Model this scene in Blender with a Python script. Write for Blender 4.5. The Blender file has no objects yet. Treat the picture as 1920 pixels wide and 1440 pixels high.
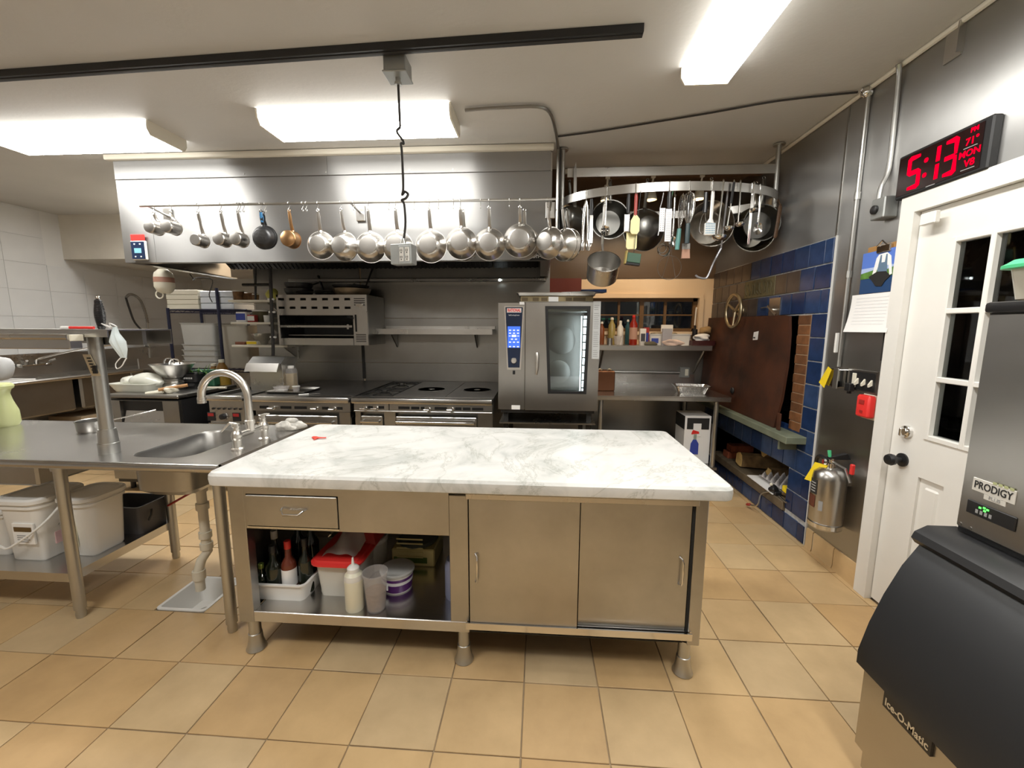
import bpy, bmesh, math, random
from mathutils import Vector, Matrix
random.seed(7)
PI = math.pi
C = bpy.context.scene.collection
SC = bpy.context.scene

# ---------------------------------------------------------------- camera
cam = bpy.data.cameras.new('camera')
cam.sensor_width = 36.0
cam.lens = 14.503
cam.clip_start = 0.05
cam_o = bpy.data.objects.new('camera', cam)
C.objects.link(cam_o)
yaw, pitch, roll = 0.0661527, -0.1365976, 0.003685
fw = Vector((-math.sin(yaw)*math.cos(pitch), math.cos(yaw)*math.cos(pitch), math.sin(pitch)))
r0 = Vector((math.cos(yaw), math.sin(yaw), 0))
u0 = r0.cross(fw)
rt = r0*math.cos(roll) + u0*math.sin(roll)
up = -r0*math.sin(roll) + u0*math.cos(roll)
cam_o.matrix_world = Matrix(((rt.x, up.x, -fw.x, 0), (rt.y, up.y, -fw.y, 0), (rt.z, up.z, -fw.z, 1.4697), (0, 0, 0, 1)))
SC.camera = cam_o

# ---------------------------------------------------------------- world (night outside), exposure
w = bpy.data.worlds.new('night')
SC.world = w
w.use_nodes = True
w.node_tree.nodes['Background'].inputs[0].default_value = (0.01, 0.012, 0.016, 1)
w.node_tree.nodes['Background'].inputs[1].default_value = 0.3
SC.view_settings.view_transform = 'Standard'
SC.view_settings.look = 'None'
SC.view_settings.exposure = 0.0
SC.view_settings.gamma = 1.0
SC.view_settings.use_curve_mapping = False
TUBE = 40.0           # radiance of the fluorescent diffusers

# ---------------------------------------------------------------- materials
def nodes(name):
    m = bpy.data.materials.new(name)
    m.use_nodes = True
    nt = m.node_tree
    return m, nt, nt.nodes['Principled BSDF']

def N(nt, t, **kw):
    n = nt.nodes.new('ShaderNode' + t)
    for k, v in kw.items():
        if k in n.inputs: n.inputs[k].default_value = v
        else: setattr(n, k, v)
    return n

def ramp(nt, fac, stops):
    r = N(nt, 'ValToRGB')
    e = r.color_ramp.elements
    while len(e) < len(stops): e.new(0.5)
    for el, (p, c) in zip(e, stops):
        el.position = p
        el.color = (*c, 1) if len(c) == 3 else c
    nt.links.new(fac, r.inputs[0])
    return r.outputs[0]

def M(name, col, rough=.5, metal=0., var=0., vs=6., bump=0., bs=40., stretch=(1, 1, 1), rnd=0., coat=0., emit=None, es=0., trans=0., alpha=1., spec=.5):
    m, nt, p = nodes(name)
    p.inputs['Base Color'].default_value = (*col, 1)
    p.inputs['Roughness'].default_value = rough
    p.inputs['Metallic'].default_value = metal
    p.inputs['Coat Weight'].default_value = coat
    p.inputs['Transmission Weight'].default_value = trans
    p.inputs['Specular IOR Level'].default_value = spec
    if alpha < 1: p.inputs['Alpha'].default_value = alpha
    if emit:
        p.inputs['Emission Color'].default_value = (*emit, 1)
        p.inputs['Emission Strength'].default_value = es
    if var or bump:
        tc = N(nt, 'TexCoord')
        mp = N(nt, 'Mapping')
        mp.inputs['Scale'].default_value = stretch
        nt.links.new(tc.outputs['Object'], mp.inputs[0])
    if var:
        n = N(nt, 'TexNoise', Scale=vs, Detail=4.)
        nt.links.new(mp.outputs[0], n.inputs['Vector'])
        c = ramp(nt, n.outputs[0], [(.3, tuple(x*(1-var) for x in col)), (.7, tuple(min(1, x*(1+var)) for x in col))])
        if rnd:
            oi = N(nt, 'ObjectInfo')
            h = N(nt, 'HueSaturation')
            mr = N(nt, 'MapRange')
            mr.inputs[3].default_value = 1-rnd
            mr.inputs[4].default_value = 1+rnd
            nt.links.new(oi.outputs['Random'], mr.inputs[0])
            nt.links.new(mr.outputs[0], h.inputs['Value'])
            nt.links.new(c, h.inputs['Color'])
            c = h.outputs[0]
        nt.links.new(c, p.inputs['Base Color'])
    if bump:
        n = N(nt, 'TexNoise', Scale=bs, Detail=3.)
        nt.links.new(mp.outputs[0], n.inputs['Vector'])
        b = N(nt, 'Bump', Strength=bump, Distance=.01)
        nt.links.new(n.outputs[0], b.inputs['Height'])
        nt.links.new(b.outputs[0], p.inputs['Normal'])
    return m

def steel(name, col=(.56, .545, .52), rough=.28, grain=(1, 1, 90), smudge=.08, gb=.05, aniso=0., axis='X', metal=1.):
    """brushed stainless: fine grain across one axis, cloudy smudges in the polish"""
    m, nt, p = nodes(name)
    p.inputs['Metallic'].default_value = metal
    if aniso:
        p.inputs['Anisotropic'].default_value = aniso
        tg = N(nt, 'Tangent', direction_type='RADIAL', axis=axis)
        nt.links.new(tg.outputs[0], p.inputs['Tangent'])
    tc = N(nt, 'TexCoord')
    mp = N(nt, 'Mapping')
    mp.inputs['Scale'].default_value = grain
    nt.links.new(tc.outputs['Object'], mp.inputs[0])
    g = N(nt, 'TexNoise', Scale=6., Detail=3.)
    nt.links.new(mp.outputs[0], g.inputs['Vector'])
    s = N(nt, 'TexNoise', Scale=2.3, Detail=5., Roughness=.6)
    nt.links.new(tc.outputs['Object'], s.inputs['Vector'])
    c = ramp(nt, s.outputs[0], [(.3, tuple(x*(1-smudge) for x in col)), (.7, tuple(min(1, x*(1+smudge)) for x in col))])
    nt.links.new(c, p.inputs['Base Color'])
    mr = N(nt, 'MapRange')
    mr.inputs[3].default_value = max(.05, rough-.07)
    mr.inputs[4].default_value = rough+.09
    nt.links.new(s.outputs[0], mr.inputs[0])
    nt.links.new(mr.outputs[0], p.inputs['Roughness'])
    b = N(nt, 'Bump', Strength=gb, Distance=.004)
    nt.links.new(g.outputs[0], b.inputs['Height'])
    nt.links.new(b.outputs[0], p.inputs['Normal'])
    return m

def glass(name, tint=(.9, .93, .92), refl=.08, rough=.02):
    m = bpy.data.materials.new(name)
    m.use_nodes = True
    nt = m.node_tree
    nt.nodes.clear()
    o = N(nt, 'OutputMaterial')
    t = N(nt, 'BsdfTransparent', Color=(*tint, 1))
    g = N(nt, 'BsdfGlossy', Roughness=rough, Color=(1, 1, 1, 1))
    x = N(nt, 'MixShader')
    lw = N(nt, 'Fresnel', IOR=1.45)
    ad = N(nt, 'Math', operation='ADD')
    ad.inputs[1].default_value = max(0, refl-.04)
    nt.links.new(lw.outputs[0], ad.inputs[0])
    nt.links.new(ad.outputs[0], x.inputs[0])
    nt.links.new(t.outputs[0], x.inputs[1])
    nt.links.new(g.outputs[0], x.inputs[2])
    nt.links.new(x.outputs[0], o.inputs[0])
    return m

def clear_plastic(name, col, op=.4, rough=.25):
    m = bpy.data.materials.new(name)
    m.use_nodes = True
    nt = m.node_tree
    p = nt.nodes['Principled BSDF']
    p.inputs['Base Color'].default_value = (*col, 1)
    p.inputs['Roughness'].default_value = rough
    t = N(nt, 'BsdfTransparent', Color=(.95, .95, .95, 1))
    x = N(nt, 'MixShader', Fac=op)
    nt.links.new(t.outputs[0], x.inputs[1])
    nt.links.new(p.outputs[0], x.inputs[2])
    nt.links.new(x.outputs[0], nt.nodes['Material Output'].inputs[0])
    return m

def emis(name, col, s):
    m = bpy.data.materials.new(name)
    m.use_nodes = True
    nt = m.node_tree
    nt.nodes.clear()
    o = N(nt, 'OutputMaterial')
    e = N(nt, 'Emission', Color=(*col, 1), Strength=s)
    nt.links.new(e.outputs[0], o.inputs[0])
    return m

def marble():
    m, nt, p = nodes('marble')
    tc = N(nt, 'TexCoord')
    n1 = N(nt, 'TexNoise', Scale=3.2, Detail=9., Roughness=.62, Distortion=1.1)
    nt.links.new(tc.outputs['Object'], n1.inputs['Vector'])
    n2 = N(nt, 'TexNoise', Scale=1.1, Detail=8., Roughness=.66, Distortion=1.6)
    nt.links.new(tc.outputs['Object'], n2.inputs['Vector'])
    clouds = ramp(nt, n1.outputs[0], [(.36, (.49, .50, .475)), (.46, (.61, .61, .585)), (.58, (.70, .695, .67))])
    # thin veins: where the distorted noise crosses one half
    d = N(nt, 'Math', operation='SUBTRACT')
    d.inputs[1].default_value = .5
    nt.links.new(n2.outputs[0], d.inputs[0])
    a = N(nt, 'Math', operation='ABSOLUTE')
    nt.links.new(d.outputs[0], a.inputs[0])
    v = ramp(nt, a.outputs[0], [(0., (.62, .63, .60)), (.006, (.88, .88, .86)), (.022, (1, 1, 1))])
    mx = N(nt, 'MixRGB', blend_type='MULTIPLY', Fac=.75)
    nt.links.new(clouds, mx.inputs[1])
    nt.links.new(v, mx.inputs[2])
    nt.links.new(mx.outputs[0], p.inputs['Base Color'])
    p.inputs['Roughness'].default_value = .38
    return m

def quarry():
    m, nt, p = nodes('quarry_tile')
    oi = N(nt, 'ObjectInfo')
    c1 = ramp(nt, oi.outputs['Random'], [(0., (.54, .355, .175)), (.3, (.58, .41, .22)), (.55, (.54, .40, .235)), (.75, (.60, .42, .22)), (1., (.54, .345, .16))])
    tc = N(nt, 'TexCoord')
    ad = N(nt, 'VectorMath', operation='ADD')
    nt.links.new(tc.outputs['Object'], ad.inputs[0])
    nt.links.new(oi.outputs['Location'], ad.inputs[1])
    n = N(nt, 'TexNoise', Scale=5., Detail=6., Roughness=.6)
    nt.links.new(ad.outputs[0], n.inputs['Vector'])
    v = ramp(nt, n.outputs[0], [(.3, (.86, .85, .83)), (.7, (1.06, 1.06, 1.05))])
    mx = N(nt, 'MixRGB', blend_type='MULTIPLY', Fac=1.)
    nt.links.new(c1, mx.inputs[1])
    nt.links.new(v, mx.inputs[2])
    nt.links.new(mx.outputs[0], p.inputs['Base Color'])
    rr = N(nt, 'MapRange')
    rr.inputs[3].default_value = .3
    rr.inputs[4].default_value = .55
    nt.links.new(n.outputs[0], rr.inputs[0])
    nt.links.new(rr.outputs[0], p.inputs['Roughness'])
    n3 = N(nt, 'TexNoise', Scale=16., Detail=3.)
    nt.links.new(ad.outputs[0], n3.inputs['Vector'])
    b = N(nt, 'Bump', Strength=.06, Distance=.01)
    nt.links.new(n3.outputs[0], b.inputs['Height'])
    nt.links.new(b.outputs[0], p.inputs['Normal'])
    return m

def glazed(name, a, b2, rough=.18):
    m, nt, p = nodes(name)
    oi = N(nt, 'ObjectInfo')
    c = ramp(nt, oi.outputs['Random'], [(0., a), (1., b2)])
    tc = N(nt, 'TexCoord')
    n = N(nt, 'TexNoise', Scale=14., Detail=3.)
    nt.links.new(tc.outputs['Object'], n.inputs['Vector'])
    v = ramp(nt, n.outputs[0], [(.3, (.8, .8, .8)), (.7, (1.15, 1.15, 1.15))])
    mx = N(nt, 'MixRGB', blend_type='MULTIPLY', Fac=1.)
    nt.links.new(c, mx.inputs[1])
    nt.links.new(v, mx.inputs[2])
    nt.links.new(mx.outputs[0], p.inputs['Base Color'])
    p.inputs['Roughness'].default_value = rough
    b = N(nt, 'Bump', Strength=.08, Distance=.01)
    nt.links.new(n.outputs[0], b.inputs['Height'])
    nt.links.new(b.outputs[0], p.inputs['Normal'])
    return m

STEEL = steel('brushed_steel')
STEEL_V = steel('brushed_steel_upright', (.47, .455, .43), .30, (25, 25, 1), .05, .012)
STEEL_X = steel('brushed_steel_hood', (.33, .325, .318), .46, (1, 1, 30), .05, .02, .88, 'X', .8)
STEEL_W = steel('wall_steel', (.42, .415, .405), .36, (1, 30, 1), .05, .02, .85, 'Z')
STEEL_T = steel('worktop_steel', (.60, .59, .575), .24, (1, 60, 60), .08, .04)
STEEL_D = steel('tarnished_steel', (.33, .32, .30), .34, (60, 60, 1), .10)
STEEL_C = steel('cabinet_steel', (.43, .422, .405), .33, (40, 1, 1), .16, .03)
CHROME = M('chrome', (.72, .71, .69), .12, 1.)
NICKEL = M('satin_nickel', (.74, .71, .66), .34, 1.)
ALU = steel('pan_aluminium', (.56, .54, .51), .27, (1, 1, 1), .08, .02)
ALU2 = steel('pan_base_aluminium', (.33, .315, .295), .48, (1, 1, 1), .12, .06)
COPPER = M('aged_copper', (.46, .27, .13), .35, 1., .15, 9)
BLACKIRON = M('black_iron', (.018, .017, .016), .5, 0, .3, 12, .25, 60)
BLACK = M('black_plastic', (.014, .014, .015), .38)
BLACKSAT = M('black_satin', (.016, .017, .019), .42, bump=.02, bs=200)
RUBBER = M('dark_rubber', (.03, .027, .025), .6)
DARK = M('dark_void', (.008, .008, .008), .8)
WHITEP = M('white_paint', (.74, .70, .62), .42, var=.06, vs=3, bump=.04, bs=30)
DOORP = M('door_paint', (.80, .78, .735), .36, var=.05, vs=2.5, bump=.03, bs=40)
CEILP = M('ceiling_paint', (.60, .58, .545), .55, var=.04, vs=1.5, bump=.1, bs=45)
CREAM = M('cream_trim', (.78, .73, .62), .45)
PEACH = M('peach_paint', (.82, .64, .45), .5, var=.05, vs=2)
BROWNW = M('brown_wall', (.10, .062, .034), .38, var=.15, vs=2)
MAROON = M('maroon_wall', (.13, .02, .015), .5)
WTILE = M('white_wall_tile', (.66, .66, .655), .16, var=.04, vs=3, bump=.02, bs=6)
GROUT = M('grout', (.40, .36, .29), .8, var=.2, vs=20)
GROUTD = M('floor_grout', (.33, .245, .15), .85, var=.25, vs=9)
GROUTW = M('white_grout', (.66, .655, .64), .8)
GROUTB = M('pale_grout', (.46, .47, .48), .8, var=.2, vs=30)
WPLAS = M('white_plastic', (.80, .79, .76), .35)
CREAMP = M('cream_plastic', (.74, .70, .58), .4)
PAPER = M('paper', (.86, .85, .83), .7)
GREYP = M('grey_paper', (.55, .56, .56), .7)
RED = M('red_plastic', (.72, .035, .03), .35)
REDD = M('dark_red', (.38, .03, .025), .4)
BLUE = M('blue_plastic', (.03, .16, .34), .4)
BLUEF = M('blue_print', (.04, .07, .38), .5)
YELLOW = M('yellow_card', (.90, .66, .02), .5)
GREEN = M('green_plastic', (.08, .55, .25), .35)
GREEND = M('dark_green', (.05, .12, .08), .5)
LEAF = M('leaf_green', (.10, .22, .04), .5, var=.3, vs=30)
TEAL = M('teal_plastic', (.10, .26, .24), .5)
PVC = M('pvc_pipe', (.68, .63, .52), .35)
DARKBAR = M('dark_sash_wood', (.15, .085, .035), .5)
WOOD = M('wood', (.40, .20, .07), .5, var=.3, vs=10, stretch=(1, 8, 8))
WOODD = M('dark_wood', (.10, .05, .022), .55, var=.3, vs=10, stretch=(1, 8, 8))
LOG = M('log_bark', (.15, .09, .035), .8, var=.5, vs=14, bump=.4, bs=25)
LOGEND = M('log_end', (.62, .42, .16), .7, var=.2, vs=20)
BRICK = M('orange_brick', (.15, .058, .018), .75, var=.25, vs=18, bump=.15, bs=60, rnd=.25)
BRICKR = M('red_brick', (.28, .07, .03), .8, var=.3, vs=18, bump=.2, bs=50)
RUST = M('rusty_shield', (.058, .017, .006), .6, .0, .55, 4, .08, 30)
SLATE = M('green_slate', (.165, .185, .13), .55, var=.2, vs=8, bump=.08, bs=25)
STONE = M('brown_stone', (.12, .09, .055), .7, var=.3, vs=10, bump=.1, bs=30)
BRASS = M('old_brass', (.50, .42, .28), .38, 1., .2, 14)
GALV = steel('galvanised', (.52, .52, .50), .36, (1, 1, 1), .08, .03)
GALVG = M('grey_box_metal', (.33, .34, .33), .42, .6, .08, 8)
ALUF = M('aluminium_foil', (.72, .71, .69), .2, 1., .05, 30, .2, 60)
MARBLE = marble()
QUARRY = quarry()
BLUET = glazed('blue_glazed_tile', (.010, .026, .085), (.028, .060, .150))
SOOTT = glazed('sooty_glazed_tile', (.05, .045, .05), (.085, .06, .042), .3)
GLASS = glass('window_glass', refl=.045)
OVENGL = glass('oven_glass', (.80, .84, .84), .07)
BOTTLE = M('dark_bottle_glass', (.008, .012, .006), .08, coat=.5)
FOODTUB = clear_plastic('food_tub_plastic', (.75, .73, .66), .75)
CLEARCUP = clear_plastic('clear_cup_plastic', (.72, .68, .66), .26)
MILKY = clear_plastic('milky_plastic', (.86, .84, .80), .8)
YGREEN = M('yellow_green_ceramic', (.62, .66, .33), .3)
TUBEM = emis('fluorescent_diffuser', (1., .985, .94), TUBE)
TUBES = emis('fluorescent_side_lens', (1., .985, .94), TUBE*.13)
LED = emis('red_led', (1., .0, .022), 1.5)
LEDG = emis('green_led', (.1, 1., .1), 3.)
SCREEN = emis('blue_screen', (.09, .22, .95), 1.1)
SCREENW = emis('white_icon', (.9, .95, 1.), 1.1)
OVENLAMP = emis('oven_lamp', (.85, .95, 1.), 6.)
NAVY = M('navy_panel', (.012, .022, .055), .25)
REDPRINT = M('red_print', (.75, .02, .02), .4)
BLACKPRINT = M('black_print', (.02, .02, .02), .5)
GREYPRINT = M('grey_print', (.3, .3, .3), .6)
WHITEPRINT = M('white_print', (.85, .85, .85), .5)
PURPLE = M('purple_print', (.10, .02, .16), .4)
TIN = M('green_tin', (.10, .16, .02), .35, .3)
GOLDTIN = M('gold_tin', (.72, .62, .28), .35, .3)

# ---------------------------------------------------------------- mesh building
class B:
    """collects shapes (in metres) and links them as ONE mesh object"""
    def __init__(s, mtx=None):
        s.bm = bmesh.new()
        s.m = mtx
    def _add(s, verts):
        if s.m:
            for v in verts: v.co = s.m @ v.co
    def box(s, x0, x1, y0, y1, z0, z1, bev=0., seg=1):
        bm = s.bm
        vs = [bm.verts.new((x, y, z)) for z in (z0, z1) for y in (y0, y1) for x in (x0, x1)]
        fs = [bm.faces.new([vs[i] for i in q]) for q in ((0, 2, 3, 1), (4, 5, 7, 6), (0, 1, 5, 4), (2, 6, 7, 3), (0, 4, 6, 2), (1, 3, 7, 5))]
        if bev:
            es = list({e for f in fs for e in f.edges})
            r = bmesh.ops.bevel(bm, geom=es, offset=bev, segments=seg, affect='EDGES', profile=.5)
            vs = list({v for f in r['faces'] for v in f.verts} | {v for v in vs if v.is_valid})
        s._add(vs)
        return s
    def hexa(s, p):
        """8 corners, bottom 4 counter-clockwise then top 4"""
        bm = s.bm
        vs = [bm.verts.new(q) for q in p]
        for q in ((3, 2, 1, 0), (4, 5, 6, 7), (0, 1, 5, 4), (1, 2, 6, 5), (2, 3, 7, 6), (3, 0, 4, 7)):
            bm.faces.new([vs[i] for i in q])
        s._add(vs)
        return s
    def quad(s, *p):
        vs = [s.bm.verts.new(q) for q in p]
        s.bm.faces.new(vs)
        s._add(vs)
        return s
    def ring(s, c, a, b, n):
        return [s.bm.verts.new(c + a*math.cos(2*PI*i/n) + b*math.sin(2*PI*i/n)) for i in range(n)]
    def _bridge(s, A, Bv):
        n = len(A)
        for i in range(n): s.bm.faces.new((A[i], A[(i+1) % n], Bv[(i+1) % n], Bv[i]))
    def tube(s, pts, r, n=8, closed=False, cap=True, flat=None):
        P = [Vector(p) for p in pts]
        k = len(P)
        rs = r if isinstance(r, (list, tuple)) else [r]*k
        rings, allv = [], []
        T0, a = None, None
        for i in range(k):
            if closed: t = (P[(i+1) % k]-P[i-1]).normalized()
            elif i == 0: t = (P[1]-P[0]).normalized()
            elif i == k-1: t = (P[-1]-P[-2]).normalized()
            else: t = ((P[i+1]-P[i]).normalized()+(P[i]-P[i-1]).normalized()).normalized()
            if a is None:
                ref = Vector((0, 0, 1)) if abs(t.z) < .9 else Vector((0, 1, 0))
                if flat: ref = Vector(flat[1])
                a = (ref - t*ref.dot(t)).normalized()
            else:
                a = (a - t*a.dot(t)).normalized()
            b = t.cross(a)
            f = flat[0] if flat else 1.
            rg = s.ring(P[i], a*rs[i]*f, b*rs[i], n)
            rings.append(rg)
            allv += rg
        for i in range(k-1): s._bridge(rings[i], rings[i+1])
        if closed: s._bridge(rings[-1], rings[0])
        elif cap:
            s.bm.faces.new(list(reversed(rings[0])))
            s.bm.faces.new(rings[-1])
        s._add(allv)
        return s
    def cyl(s, p0, p1, r0, r1=None, n=16, cap=True):
        return s.tube([p0, p1], [r0, r0 if r1 is None else r1], n, cap=cap)
    def lathe(s, prof, n=24, c=(0, 0, 0), axis='z', cap0=True, cap1=True):
        c = Vector(c)
        ax = {'x': (Vector((0, 1, 0)), Vector((0, 0, 1)), Vector((1, 0, 0))), 'y': (Vector((0, 0, 1)), Vector((1, 0, 0)), Vector((0, 1, 0))), 'z': (Vector((1, 0, 0)), Vector((0, 1, 0)), Vector((0, 0, 1)))}[axis]
        rings, allv = [], []
        for r, z in prof:
            rg = s.ring(c+ax[2]*z, ax[0]*max(r, 1e-5), ax[1]*max(r, 1e-5), n)
            rings.append(rg)
            allv += rg
        for i in range(len(rings)-1): s._bridge(rings[i], rings[i+1])
        if cap0: s.bm.faces.new(list(reversed(rings[0])))
        if cap1: s.bm.faces.new(rings[-1])
        s._add(allv)
        return s
    def prism(s, poly, axis, a, b):
        """polygon in the two other axes, extruded along axis from a to b"""
        f = {'x': lambda u, v, t: (t, u, v), 'y': lambda u, v, t: (u, t, v), 'z': lambda u, v, t: (u, v, t)}[axis]
        A = [s.bm.verts.new(f(u, v, a)) for u, v in poly]
        Bv = [s.bm.verts.new(f(u, v, b)) for u, v in poly]
        s._bridge(A, Bv)
        s.bm.faces.new(list(reversed(A)))
        s.bm.faces.new(Bv)
        s._add(A+Bv)
        return s
    def surf(s, fn, nu, nv):
        g = [[s.bm.verts.new(fn(i/nu, j/nv)) for j in range(nv+1)] for i in range(nu+1)]
        for i in range(nu):
            for j in range(nv): s.bm.faces.new((g[i][j], g[i+1][j], g[i+1][j+1], g[i][j+1]))
        s._add([v for q in g for v in q])
        return s
    def ball(s, c, r, seg=12, sc=(1, 1, 1)):
        prof = [(math.sin(PI*i/(seg//2+1)), -math.cos(PI*i/(seg//2+1))) for i in range(1, seg//2+1)]
        k = len(s.bm.verts)
        mm, s.m = s.m, None
        s.lathe([(r*a, r*z) for a, z in prof], seg)
        s.bm.verts.ensure_lookup_table()
        vs = s.bm.verts[k:]
        for v in vs: v.co = Vector((v.co.x*sc[0], v.co.y*sc[1], v.co.z*sc[2])) + Vector(c)
        s.m = mm
        s._add(vs)
        return s
    def hollow(s, x0, x1, y0, y1, z0, z1, t=.003, taper=0., r=.03, seg=4, lip=0., axis=None):
        """open tub with rounded corners, walls of thickness t, narrowing by taper at the bottom"""
        def loop(o, z, rr):
            rr = max(rr, .002)
            L = []
            for cx, cy, a0 in ((x1-o-rr, y1-o-rr, 0), (x0+o+rr, y1-o-rr, PI/2), (x0+o+rr, y0+o+rr, PI), (x1-o-rr, y0+o+rr, 1.5*PI)):
                for i in range(seg+1):
                    a = a0+PI/2*i/seg
                    L.append(s.bm.verts.new((cx+rr*math.cos(a), cy+rr*math.sin(a), z)))
            return L
        L = [loop(taper, z0, r), loop(0, z1-(.006 if lip else 0), r)]
        if lip: L += [loop(-lip, z1-.006, r+lip), loop(-lip, z1, r+lip)]
        L += [loop(t, z1, r-t*.5), loop(taper+t, z0+t, r-t*.5)]
        for i in range(len(L)-1): s._bridge(L[i], L[i+1])
        s.bm.faces.new(list(reversed(L[0])))
        s.bm.faces.new(L[-1])
        s._add([v for q in L for v in q])
        return s
    def solid(s, x0, x1, y0, y1, prof, r=.03, seg=4):
        """closed rounded block; prof = list of (outward offset, z)"""
        LL = []
        for o, z in prof:
            L = []
            rr = max(r+o, .002)
            for cx, cy, a0 in ((x1+o-rr, y1+o-rr, 0), (x0-o+rr, y1+o-rr, PI/2), (x0-o+rr, y0-o+rr, PI), (x1+o-rr, y0-o+rr, 1.5*PI)):
                for i in range(seg+1):
                    a = a0+PI/2*i/seg
                    L.append(s.bm.verts.new((cx+rr*math.cos(a), cy+rr*math.sin(a), z)))
            LL.append(L)
        for i in range(len(LL)-1): s._bridge(LL[i], LL[i+1])
        s.bm.faces.new(list(reversed(LL[0])))
        s.bm.faces.new(LL[-1])
        s._add([v for q in LL for v in q])
        return s
    def blob(s, c, r, seed=0, sc=(1, 1, 1), rough=.3, sub=3):
        rng = random.Random(seed)
        k = len(s.bm.verts)
        bmesh.ops.create_icosphere(s.bm, subdivisions=sub, radius=r)
        s.bm.verts.ensure_lookup_table()
        ph = [Vector((rng.uniform(-1, 1), rng.uniform(-1, 1), rng.uniform(-1, 1))).normalized()*rng.uniform(2, 6) for _ in range(7)]
        of = [rng.uniform(0, 6) for _ in ph]
        for v in s.bm.verts[k:]:
            d = v.co.normalized()
            h = sum(math.sin(p.dot(d)+o) for p, o in zip(ph, of))/len(ph)
            q = v.co*(1+rough*h*1.6)
            v.co = Vector((q.x*sc[0], q.y*sc[1], q.z*sc[2])) + Vector(c)
        s._add(s.bm.verts[k:])
        return s
    def mesh(s, name, mat, off=None, smooth=35):
        if off is not None: bmesh.ops.translate(s.bm, verts=s.bm.verts, vec=-off)
        bmesh.ops.recalc_face_normals(s.bm, faces=s.bm.faces)
        me = bpy.data.meshes.new(name)
        s.bm.to_mesh(me)
        s.bm.free()
        me.materials.append(mat)
        if smooth and len(me.polygons):
            me.polygons.foreach_set('use_smooth', [True]*len(me.polygons))
            me.set_sharp_from_angle(angle=math.radians(smooth))
        return me
    def out(s, name, mat, parent=None, label=None, local=False, smooth=35):
        """world coordinates by default; the mesh is stored relative to its root"""
        off = None
        if parent is not None and not local:
            r = parent
            while r.parent: r = r.parent
            off = r.location.copy()
        o = bpy.data.objects.new(name, s.mesh(name, mat, off, smooth))
        C.objects.link(o)
        if parent is not None: o.parent = parent
        if label: o['label'] = label
        return o

def tag(o, label, cat, group=None):
    o['label'] = label
    o['category'] = cat
    if group: o['group'] = group
    return o

def thing(name, label, cat, loc=(0, 0, 0), rz=0., group=None, rot=None):
    o = bpy.data.objects.new(name, None)
    o.empty_display_size = .05
    C.objects.link(o)
    o.location = loc
    o.rotation_euler = rot if rot else (0, 0, rz)
    return tag(o, label, cat, group)

def struct(b, name, mat, parent=None, smooth=35):
    o = b.out(name, mat, parent, smooth=smooth)
    if parent is None: o['kind'] = 'structure'
    return o

def single(b, name, mat, label, cat, group=None, loc=None, rot=None):
    """a thing that is one mesh; loc = its base point (mesh given in world coordinates unless rot)"""
    off = Vector(loc) if (loc is not None and rot is None) else None
    o = bpy.data.objects.new(name, b.mesh(name, mat, off))
    C.objects.link(o)
    if loc is not None: o.location = loc
    if rot is not None: o.rotation_euler = rot
    return tag(o, label, cat, group)

def dup(root, loc, label=None, group=None, rot=None):
    r = root.copy()
    C.objects.link(r)
    r.location = loc
    if rot is not None: r.rotation_euler = rot
    if label: r['label'] = label
    if group: r['group'] = group
    for ch in list(root.children):
        c = ch.copy()
        C.objects.link(c)
        c.parent = r
        for g in ch.children:
            d = g.copy()
            C.objects.link(d)
            d.parent = c
    return r

def text(s, size, pos, xd, yd, mat, name, parent, ext=.0006, align='CENTER', bold=0., local=False, width=None):
    cu = bpy.data.curves.new(name, 'FONT')
    cu.body = s
    cu.size = size
    cu.align_x = align
    cu.align_y = 'CENTER'
    cu.extrude = ext
    cu.offset = bold
    cu.resolution_u = 3
    t = bpy.data.objects.new('tmp_text', cu)
    C.objects.link(t)
    me = bpy.data.meshes.new_from_object(t)
    C.objects.unlink(t)
    bpy.data.objects.remove(t)
    xd, yd = Vector(xd).normalized(), Vector(yd).normalized()
    zd = xd.cross(yd)
    p = Vector(pos)
    if not local:
        r = parent
        while r.parent: r = r.parent
        p = p - r.location
    sx = 1.
    if width:
        xs = [v.co.x for v in me.vertices]
        sx = width/max(1e-6, max(xs)-min(xs))
    for v in me.vertices: v.co = p + xd*v.co.x*sx + yd*v.co.y + zd*v.co.z
    me.materials.clear()
    me.materials.append(mat)
    me.name = name
    o = bpy.data.objects.new(name, me)
    C.objects.link(o)
    o.parent = parent
    return o

def arc(c, r, a0, a1, n, u=(1, 0, 0), v=(0, 0, 1)):
    c, u, v = Vector(c), Vector(u), Vector(v)
    return [c+u*r*math.cos(a0+(a1-a0)*i/n)+v*r*math.sin(a0+(a1-a0)*i/n) for i in range(n+1)]

# ================================================================ the room
XR, ZC = 1.83, 2.81
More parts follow.
